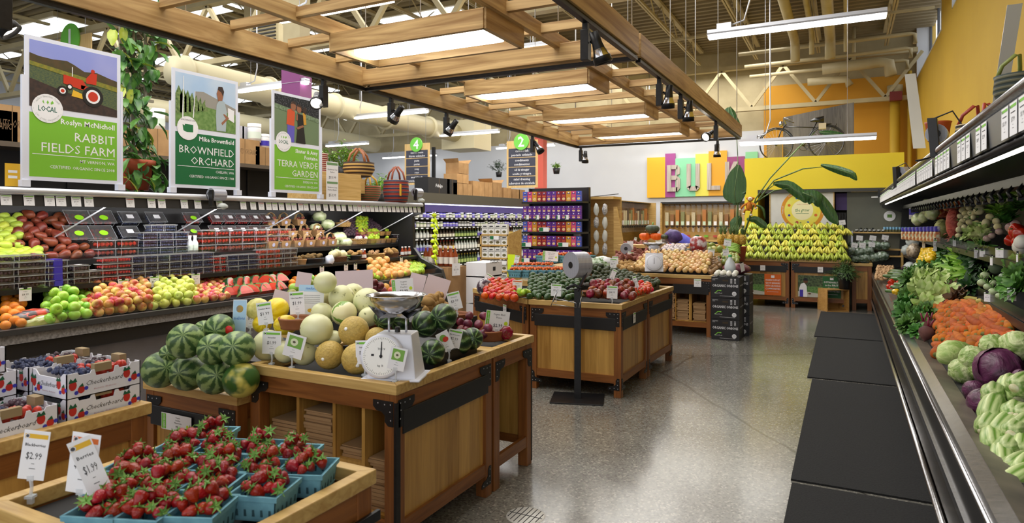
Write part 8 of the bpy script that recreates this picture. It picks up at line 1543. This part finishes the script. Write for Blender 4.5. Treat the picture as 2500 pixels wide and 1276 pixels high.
# wine display at the cooler end
CTN = mat('wine_carton_white', (222,222,226), ro=.6)
for k, z in enumerate((0,.42,.8)): b = MB(CTN); b.box(0,0,z,.34,.5,z+(.4 if k < 2 else .22)); b.X = frame((.341,0,z),(0,1,0),(0,0,1)); b.m = INK; b.text('MARIA',.25,.2,.09,1,0); b.m = DARKINK; b.r2(.21,.09,.29,.15); tag(b.build('wine_carton', loc=(-5.05,8.35,0)), 'white printed wine carton, %s of the stack at the cooler end' % ('bottom','middle','top')[k], 'cardboard box')
tag(MB(CARD).box(-.5,-.2,0,.14,.3,.96).build('display_plinth', loc=(-5.25,8.15,0)), 'cardboard plinth under the rose wine bottles', 'box')
WN = Kind(tag(bottle_mb(mat('rose_wine', (150,70,36), ro=.1), mat('pale_foil', (196,190,196), ro=.3), .038, .3, .38, mat('wine_label', (232,226,220), ro=.6)).build('wine_bottle'), 'x', 'bottle'))
for i in range(6):
    for j in range(2): WN.put((-5.62+i*.092, 8.12+j*.1, .97), None, 'rose wine bottle with pale label beside the cooler end', 'rose wine bottles')
c = MB(); c.X = frame((0,0,0),(.4,.9,0),(0,0,1)); card(c,.14,.18,'$13.99','Rose',None); tag(c.build('wine_price_sign', loc=(-5.07,8.1,.84)), 'white wine price sheet hanging before the bottles', 'price sign')
# ================= climbing vine behind the posters =================
vt = thing('climbing_vine', 'tall climbing vine in a terracotta pot between two farm posters', 'potted plant', (-5.95,PX(325,440,-5.95).y,1.93)); VL = mat('vine_leaf', (48,96,40), (96,146,62), sc=9, ro=.35, var=0); VY = mat('vine_leaf_yellow', (156,176,60), (186,196,70), sc=9, ro=.35)
MB(mat('terracotta', (170,74,34))).lathe([(0,0),(.13,0),(.17,.22),(.19,.23),(.19,.28),(.16,.28),(.14,.22),(0,.22)], 20).build('pot', vt)
b = MB(mat('grey_lattice', (150,140,120), ro=.8)); [b.box(-.01,y-.012,.2,.01,y+.012,1.5) for y in (-.12,.0,.12)]; [b.box(-.012,-.2,z,.012,.2,z+.025) for z in (.35,.6,.85,1.1)]; b.build('lattice', vt)
b = MB(BSTEM); r_ = random.Random(4)
for k in range(7): b.tube([(r_.uniform(-.03,.03)+.04*sin(k+i), r_.uniform(-.1,.1)+.05*sin(i*1.3+k), .25+i*.17) for i in range(10)], .005, 4)
b.tube([(.05,.1,.28),(.16,.2,.15),(.15,.3,.0),(.2,.24,.06)], .005, 4); b.tube([(.05,-.1,.28),(.18,-.15,.1),(.16,-.2,.02)], .005, 4); b.build('vine_stems', vt)
for nm, m, n in (('leaves',VL,240),('pale_leaves',VY,34)):
    b = MB(m)
    for k in range(n): z = r_.uniform(.3,1.85) if k % 5 else r_.uniform(-.02,.35); w_ = .16 if z < 1.4 else .24; a = r_.uniform(-1,1); leaf(b, (r_.uniform(-.1,.14)+(.1 if z < .3 else 0), a*w_*1.15+.03*sin(z*5), z), (r_.uniform(.1,.7), r_.uniform(-.8,.8), r_.uniform(-1,.1)), r_.uniform(.11,.17), r_.uniform(.032,.048), .5, 3, .08)
    b.build(nm, vt)['kind'] = 'stuff'
# ================= dark gondola behind the cooler =================
t = thing('grocery_gondola', 'dark grocery shelving behind the left cooler', 'shelving', (-7.9,.8,0)); MB(BLACK).box(0,0,0,.7,7.2,.2).build('base', t); MB(mat('dark_back_panel', (30,28,28), ro=.6)).box(.28,0,.2,.34,7.2,2.36).build('back_panel', t); MB(mat('brown_top_shelf', (92,78,62), ro=.6)).box(-.05,0,2.36,.72,7.2,2.41).build('top_shelf', t)
for y in (.9,2.1,3.3,4.5,5.7,6.9): MB(BLKMET).box(.33,y,.2,.36,y+.03,2.36).build('upright', t)
def cbox(x, y, z, w, d, h, lb, m=CARD, flaps=False, rz=0, txt=None, grp=None, cat='cardboard box'):
    t = thing('cardboard_box', lb, cat, (x,y,z), rz, grp); b = MB(m); b.box(-w/2,-d/2,0,w/2,d/2,h); b.m = mat('carton_seam', (120,92,58), ro=.8); b.box(-w/2-.001,-.004,h*.0,w/2+.001,.004,h+.001)
    if txt: b.m = txt[1]; b.X = frame((w/2,0,0),(0,1,0),(0,0,1)); b.text(txt[0], 0, h*.4, min(h*.3,.12), 1, 0, .2, wmax=d*.8)
    b.build('box_body', t)
    if flaps:
        b = MB(m); b.hexa([(-w/2,-d/2,h),(w/2,-d/2,h),(w/2,-d/2+.006,h),(-w/2,-d/2+.006,h)],[(-w/2-.03,-d/2-.09,h+.1),(w/2+.03,-d/2-.09,h+.1),(w/2+.03,-d/2-.084,h+.1),(-w/2-.03,-d/2-.084,h+.1)]); b.hexa([(-w/2,d/2-.006,h),(w/2,d/2-.006,h),(w/2,d/2,h),(-w/2,d/2,h)],[(-w/2-.03,d/2+.08,h+.1),(w/2+.03,d/2+.08,h+.1),(w/2+.03,d/2+.086,h+.1),(-w/2-.03,d/2+.086,h+.1)]); b.build('open_flaps', t)
    return t
BRN = mat('brown_print', (110,84,56), ro=.8)
for (x, y, w, h, lb) in ((30,345,.55,.36,'far left carton behind the first farm poster'),(-30,345,.5,.3,'carton at the left frame edge'),(385,390,.4,.32,'carton behind the vine, left of the second poster'),(598,392,.5,.34,'carton with round print between the second and third posters'),(648,394,.34,.26,'small carton left of the third poster')): p = PX(x,y,-7.25); cbox(-7.45,p.y,2.41,.4,w,h,'brown '+lb,txt=('SPROUTS  ORGANIC',BRN) if w > .45 else None)
def tubj(x, X, z, s, lb, capc=WHITE): b = MB(WHITE); b.lathe([(0,0),(.09*s,0),(.09*s,.2*s),(.08*s,.22*s)], 16); b.m = capc; b.lathe([(.092*s,.21*s),(.092*s,.26*s),(0,.26*s)], 16); b.m = PURL if s < .9 else mat('pale_label', (214,226,214)); b.lathe([(.091*s,.05*s),(.091*s,.14*s)], 16); tag(b.build('supplement_tub', loc=(X,PX(x,360,X).y,z)), lb, 'tub')
tubj(621,-7.45,2.75,1,'large white tub standing on the cartons left of the third poster'); tubj(645,-7.42,2.67,.8,'smaller white tub with a purple label beside the large one'); tubj(383,-7.4,2.73,1,'white tub glimpsed between the vine leaves')
for i in range(5): p = PX(565+i*10,360,-7.5); b = MB(mat('silver_carton', (190,190,200), ro=.5)).box(-.05,-.05,0,.05,.05,.22); tag(b.build('small_carton', loc=(-7.6,p.y,2.75)), 'small silvery carton in the row on the boxes between posters', 'box', 'silvery cartons')
# ================= aisle shelving with bottles =================
t = thing('aisle_shelving', 'long dark lit aisle shelving full of bottles and jars, far left', 'shelving', (-9.45,10.5,0)); MB(mat('dark_back_panel', (30,28,28))).box(0,0,0,.05,9.3,2.0).build('back_panel', t); MB(mat('olive_valance', (74,70,58), ro=.6)).box(-.05,0,2.06,.5,9.3,2.31).build('valance', t); MB(mat('lavender_lit_panel', (140,126,200), ro=.5)).box(.05,0,1.86,.07,9.3,2.06).build('lit_panel', t); MB(mat('cool_strip_light', (214,214,255), em=6)).box(.38,.1,2.03,.42,9.2,2.05).build('strip_light', t); MB(BLACK).box(0,0,0,.45,9.3,.1).build('kick', t); MB(GREY).box(0,-.05,0,.52,0,2.06).build('end_panel', t)
SH = (.12,.5,.87,1.2,1.47,1.7)
for z in SH: MB(BLACK).box(.05,0,z-.03,.45,9.3,z).build('shelf', t); q = MB(WHITE); [q.box(.451,.1+i*.22,z-.028,.455,.2+i*.22,z-.004) for i in range(42)]; q.build('shelf_labels', t)
BOT = []
for i, (bc, cc, lc_, nm) in enumerate((((60,44,30),(30,30,34),(226,220,200),'dark'),((60,80,40),(200,170,60),(170,190,110),'green'),((180,190,200),(240,240,240),(110,100,190),'pale'),((90,60,30),(180,40,40),(230,200,110),'amber'),((200,206,200),(60,150,70),(232,232,226),'white'))):
    BOT.append((Kind(tag(bottle_mb(mat('bottle_%s' % nm, bc, ro=.15), mat('cap_%s' % nm, cc, ro=.4), .045, .27, .4, mat('lab_%s' % nm, lc_, ro=.6)).build('glass_bottle'), 'x', 'bottle')), nm))
JAR = []
for nm, bc, lc_ in (('white',(214,214,226),(120,110,200)),('dark',(50,46,50),(206,206,210)),('green',(120,140,90),(226,226,210))): b = MB(mat('jar_%s' % nm, bc, ro=.3)); b.lathe([(0,0),(.05,0),(.05,.1),(.045,.12)], 10); b.m = WHITE if nm != 'white' else PURL; b.lathe([(.047,.115),(.047,.14),(0,.14)], 10); b.m = mat('jlab_%s' % nm, lc_, ro=.6); b.lathe([(.051,.02),(.051,.085)], 10); JAR.append((Kind(tag(b.build('jar'), 'x', 'jar')), nm))
wn = {.12:'bottom',.5:'second',.87:'third',1.2:'fourth',1.47:'fifth',1.7:'top'}
for z in SH:
    y = 12.2
    while y < 19.7:
        if z in (1.7,1.47): k, nm = JAR[rnd.randrange(3)]; k.put((-9.1,y,z), None, 'small %s jar on the %s shelf of the aisle shelving' % (nm, wn[z]), '%s jars, %s aisle shelf' % (nm, wn[z]), (1.1,1.1,U(.8,1.15)))
        else: k, nm = BOT[(int(y*.9)+int(z*7)) % 5]; k.put((-9.1,y,z), None, '%s glass bottle on the %s shelf of the aisle shelving' % (nm, wn[z]), '%s bottles, %s aisle shelf' % (nm, wn[z]), (1,1,.85 if z == 1.2 else 1))
        y += .145
for i, (x, w, h, fl, m, tx) in enumerate(((1060,.6,.38,0,mat('black_carton',(26,26,28),ro=.6),('Fidalgo',WHITE)),(1092,.3,.38,0,mat('black_carton',(26,26,28)),None),(1107,.3,.3,0,CARD,None),(1130,.3,.3,0,CARD,None),(1158,.4,.4,0,CARD,None),(1182,.3,.4,0,CARD,None),(1203,.35,.42,1,CARD,None),(1228,.3,.3,0,CARD,None),(1250,.3,.28,0,CARD,None),(1264,.25,.28,0,CARD,None))):
    p = PX(x,470,-9.1); cbox(-9.15,p.y,2.31,.4,w*1.6,h,['black printed coffee carton on the aisle shelving, left','narrow black carton beside the coffee carton','brown carton right of the black ones','brown carton under the open-topped one','wide brown carton left of centre','brown carton beside the wide one','open brown carton with raised flaps','brown carton right of the open one','brown carton near the aisle two sign','last brown carton under the aisle two sign'][i],m,bool(fl),0,tx)
p = PX(1118,430,-9.1); cbox(-9.15,p.y,2.62,.4,.6,.24,'carton stacked in the second layer beside the black ones'); cbox(-9.15,p.y+.05,2.87,.4,.5,.28,'open carton on top of the stack under the aisle four sign',CARD,True)
# ================= endcap with purple boxes =================
t = thing('snack_endcap', 'black end shelf of purple snack and pasta boxes', 'shelving', (-5.55,11.25,0)); MB(BLACK).box(0,.35,0,1.25,.4,2.27).build('back_panel', t); MB(BLACK).box(0,0,0,1.25,.4,.12).build('base', t)
for x in (0,1.22): MB(BLKMET).box(x,.3,0,x+.03,.36,2.27).build('upright', t)
for z in (.32,.62,.9,1.16,1.43,1.67,2.0): MB(BLACK).box(0,-.02,z-.035,1.25,.35,z).build('shelf', t)
BXC = {}
def sbox(x, y, z, w, h, col, nm, rowname, d=.06):
    k = (col, w, h)
    if k not in BXC:
        b = MB(mat('carton_%s' % col, {'purple':(96,40,150),'blue':(70,90,190),'red':(150,30,40),'gold':(206,150,40),'pink':(206,70,130),'white':(226,226,222),'cream':(222,214,170)}[col], ro=.5)); b.box(-w/2,0,0,w/2,d,h); b.X = frame((0,0,0),(1,0,0),(0,0,1))
        b.m = mat('food_print', (214,160,70), (240,220,180), sc=40, ro=.5) if col != 'white' else mat('cracker_print', (120,110,60), (80,80,60), sc=60, ro=.6); b.d2(0, h*.25, w*.32, 1, 12, h*.14); b.m = mat('bunny_purple', (60,30,110), ro=.5) if col != 'white' else DARKINK; b.r2(-w*.3,h*.72,w*.3,h*.82,1)
        if col == 'white': b.text('flatbread', 0, h*.56, w*.28, 2, .01, .25, wmax=w*.85)
        else: b.m = mat('carton_orange', (226,120,40), ro=.5); b.r2(-w*.38,h*.5,w*.38,h*.56,1); b.m = WHITE; b.d2(0,h*.84,w*.12,2,8)
        BXC[k] = Kind(tag(b.build(nm), 'x', 'box'))
    BXC[k].put((x,y,z), None, '%s %s on the %s' % (col, 'cracker box' if col == 'white' else 'snack box', rowname), '%s boxes, %s' % (col, rowname))
CS = ['blue','pink','gold','red','red','purple','purple','red','red','gold','pink','blue']
for z, rn, hh in ((2.0,'top shelf of the end display',.19),(1.67,'second shelf of the end display',.12),(1.43,'third shelf of the end display',.19),(1.16,'fourth shelf of the end display',.19),(.9,'fifth shelf of the end display',.19)):
    for i in range(12):
        col = CS[i] if hh > .15 and z != .9 else 'purple'
        if z == .9 and i in (4,5,6): continue
        sbox(-5.49+i*.1, 11.26, z, .092, hh, col, 'snack_box', rn)
        if z == 1.67: sbox(-5.49+i*.1, 11.26, z+.125, .092, hh, 'purple', 'snack_box', 'second shelf of the end display, upper layer')
for i, (x, y) in enumerate(((1281,635),(1328,560),(1285,597),(1375,597),(1325,635),(1287,530),(1312,530),(1337,530),(1363,530),(1384,530))): p = PY(x,y,11.2); c = MB(); c.X = frame((0,0,0),(1,0,0),(0,0,1)); c.m = WHITE; w = .2 if i < 5 else .07; c.box(-w/2,-.04,-.002,w/2,.04,0); c.m = DGRN; c.r2(-w/2,-.035,-w*.08 if i < 5 else -w*.2,.035); tag(c.build('shelf_price_tag', loc=p), 'white and green sale tag on the end display, %s' % ('wide one, '+['lower left','upper middle','left of the fourth shelf','right of the fourth shelf','lowest middle'][i] if i < 5 else 'small, number %s from left' % ['one','two','three','four','five'][i-5]), 'price tag')
# cracker rack
t = thing('cracker_rack', 'small wooden rack stacked with white cracker boxes', 'rack', (-5.36,9.3,0)); WR_ = HON_X
for x in (0,.5): MB(WR_).box(x,0,0,x+.025,.3,1.42).build('side_post', t)
MB(WR_).hexa([(.52,.0,0),(.6,.3,0),(.6,.33,0),(.52,.03,0)],[(.52,.0,1.42),(.6,.3,1.5),(.6,.33,1.5),(.52,.03,1.42)]).build('side_panel', t)
for z in (.4,.62,.83,1.04,1.25,1.42): MB(WR_).box(0,0,z-.025,.52,.3,z).build('shelf', t)
MB(mat('neon_lime', (206,232,30))).box(.53,-.03,.75,.66,-.02,1.1).build('lime_poster', t)
for z, rn in ((1.42,'top of the wooden rack'),(1.04,'third rack shelf'),(.83,'second rack shelf'),(.62,'first rack shelf'),(1.25,'fourth rack shelf')):
    for i in range(4): sbox(-5.28+i*.12, 9.32, z, .11, .165 if z != 1.25 else .15, 'white', 'cracker_box', rn)
for i, (x, y) in enumerate(((1207,580),(1192,643),(1225,641))): p = PY(x,y,9.28); c = MB(); c.X = frame((0,0,0),(1,0,0),(0,0,1)); c.m = WHITE; c.box(-.08,-.03,-.002,.08,.03,0); c.m = DGRN; c.r2(-.08,-.027,-.015,.027); tag(c.build('shelf_price_tag', loc=p), 'white and green sale tag on the cracker rack, %s' % ('upper','lower left','lower right')[i], 'price tag')
# supplies rack with hanging bags
t = thing('supplies_rack', 'wooden stand with hanging clear bags and sloping sides between snacks and bulk bins', 'rack', (-4.65,11.8,0)); MB(HON_Y).box(0,0,0,.04,.5,2.08).build('side_post', t); MB(HON_X).box(0,0,2.05,.75,.5,2.1).build('top_rail', t); MB(HON_X).box(.04,.45,0,.75,.5,2.05).build('back_board', t); MB(HON_X).hexa([(.72,.1,0),(1.15,.1,0),(1.15,.13,0),(.72,.13,0)],[(.72,.1,1.9),(.78,.1,1.9),(.78,.13,1.9),(.72,.13,1.9)]).build('sloping_side', t)
for i in range(28): p = V((-4.55+(i%4)*.17, 11.72, 1.85-(i//4)*.25)); bag('hanging_bag', p, .05,.05,.11, PLB if i % 3 else mat('bag_metal_bits', (140,140,140), (200,200,204), sc=40, ro=.3, ramp=(.4,.6)), 'clear bag of small goods hanging on the wooden stand', 'bag', 70+i, 'bags on the supplies rack')
t = thing('soap_dispenser', 'white wall soap dispenser on the stand beside the snack boxes', 'dispenser', PY(1411,588,11.6)); b = MB(WHITE); b.hexa([(-.06,-.05,-.14),(.06,-.05,-.14),(.06,.05,-.14),(-.06,.05,-.14)],[(-.07,-.06,.14),(.07,-.06,.14),(.07,.05,.14),(-.07,.05,.14)]); b.m = mat('blue_print', (60,110,190)); b.X = frame((0,-.06,0),(1,0,0),(0,0,1)); b.d2(0,.0,.025); b.build('body', t, bev=.01)
# hanging aisle signs and wall plant
SIG = wood('sign_birch', (196,160,98), (222,190,130), 'Z', .5); SLT = mat('slate_print', (58,60,74), ro=.7)
def aisle(x0, x1, ytop, Y, n, rows_, lb):
    A_ = PY(x0,ytop,Y); B_ = PY(x1,ytop,Y); w = B_.x-A_.x; h = w*1.38; t = thing('aisle_sign', lb, 'sign', (A_.x,Y,A_.z-h)); c = MB(SIG); c.X = frame((0,0,0),(1,0,0),(0,0,1)); c.box(0,0,-.03,w,h,0)
    for i, (a, b_) in enumerate(rows_): y1 = h*.84-i*h*.2; c.m = SLT; c.r2(w*.06,y1-h*.19,w*.94,y1-.004); c.m = WHITE; c.text(a,w*.5,y1-h*.08,h*.07,2,.008,wmax=w*.8); c.text(b_,w*.5,y1-h*.165,h*.07,2,.008,wmax=w*.84)
    c.build('sign_board', t); c = MB(mat('sign_disc_green', (110,196,70), ro=.5)); c.X = frame((w*.5,-.01,h*.97),(1,0,0),(0,0,1)); c.lathe([(0,.0),(w*.24,0),(w*.24,.03),(0,.03)], 28, False); c.m = WHITE; c.X = c.X @ Matrix.Translation((0,0,.03)); c.text(n,0,-w*.14,w*.42,2,.02); c.build('number_disc', t)
    c = MB(ALU); c.tube([(w*.14,0,h),(w*.14,0,7.05-(A_.z-h))], .005, 4); c.tube([(w*.86,0,h),(w*.86,0,7.05-(A_.z-h))], .005, 4); c.build('hanging_wire', t)
aisle(988,1048,352,14,'4',(('canned beans','frijoles enlatados'),('pasta','pastas'),('soup','sopa'),('world foods','comidas del mundo')),'wooden aisle sign numbered 4 listing canned beans and pasta')
aisle(1237,1312,345,14,'2',(('canned fish','pescado enlatado'),('condiments','condimentos'),('oil & vinegar','aceite y vinagre'),('salad dressing','aderezos de ensalada')),'wooden aisle sign numbered 2 listing canned fish and condiments')
aisle(128,222,100,9.5,'1',(),'aisle sign with green disc hidden behind the tractor poster')
fern((-9.35,21.5,2.9) if 0 else (PY(1218,420,20.8).x,20.8,PY(1218,420,20.8).z), 26, .55, 'small dark palm plant standing high against the white wall', 8, True, GL['dark'])
fern((-8.2,19.1,3.3), 16, .22, 'trailing green plant behind the coral column', 9)
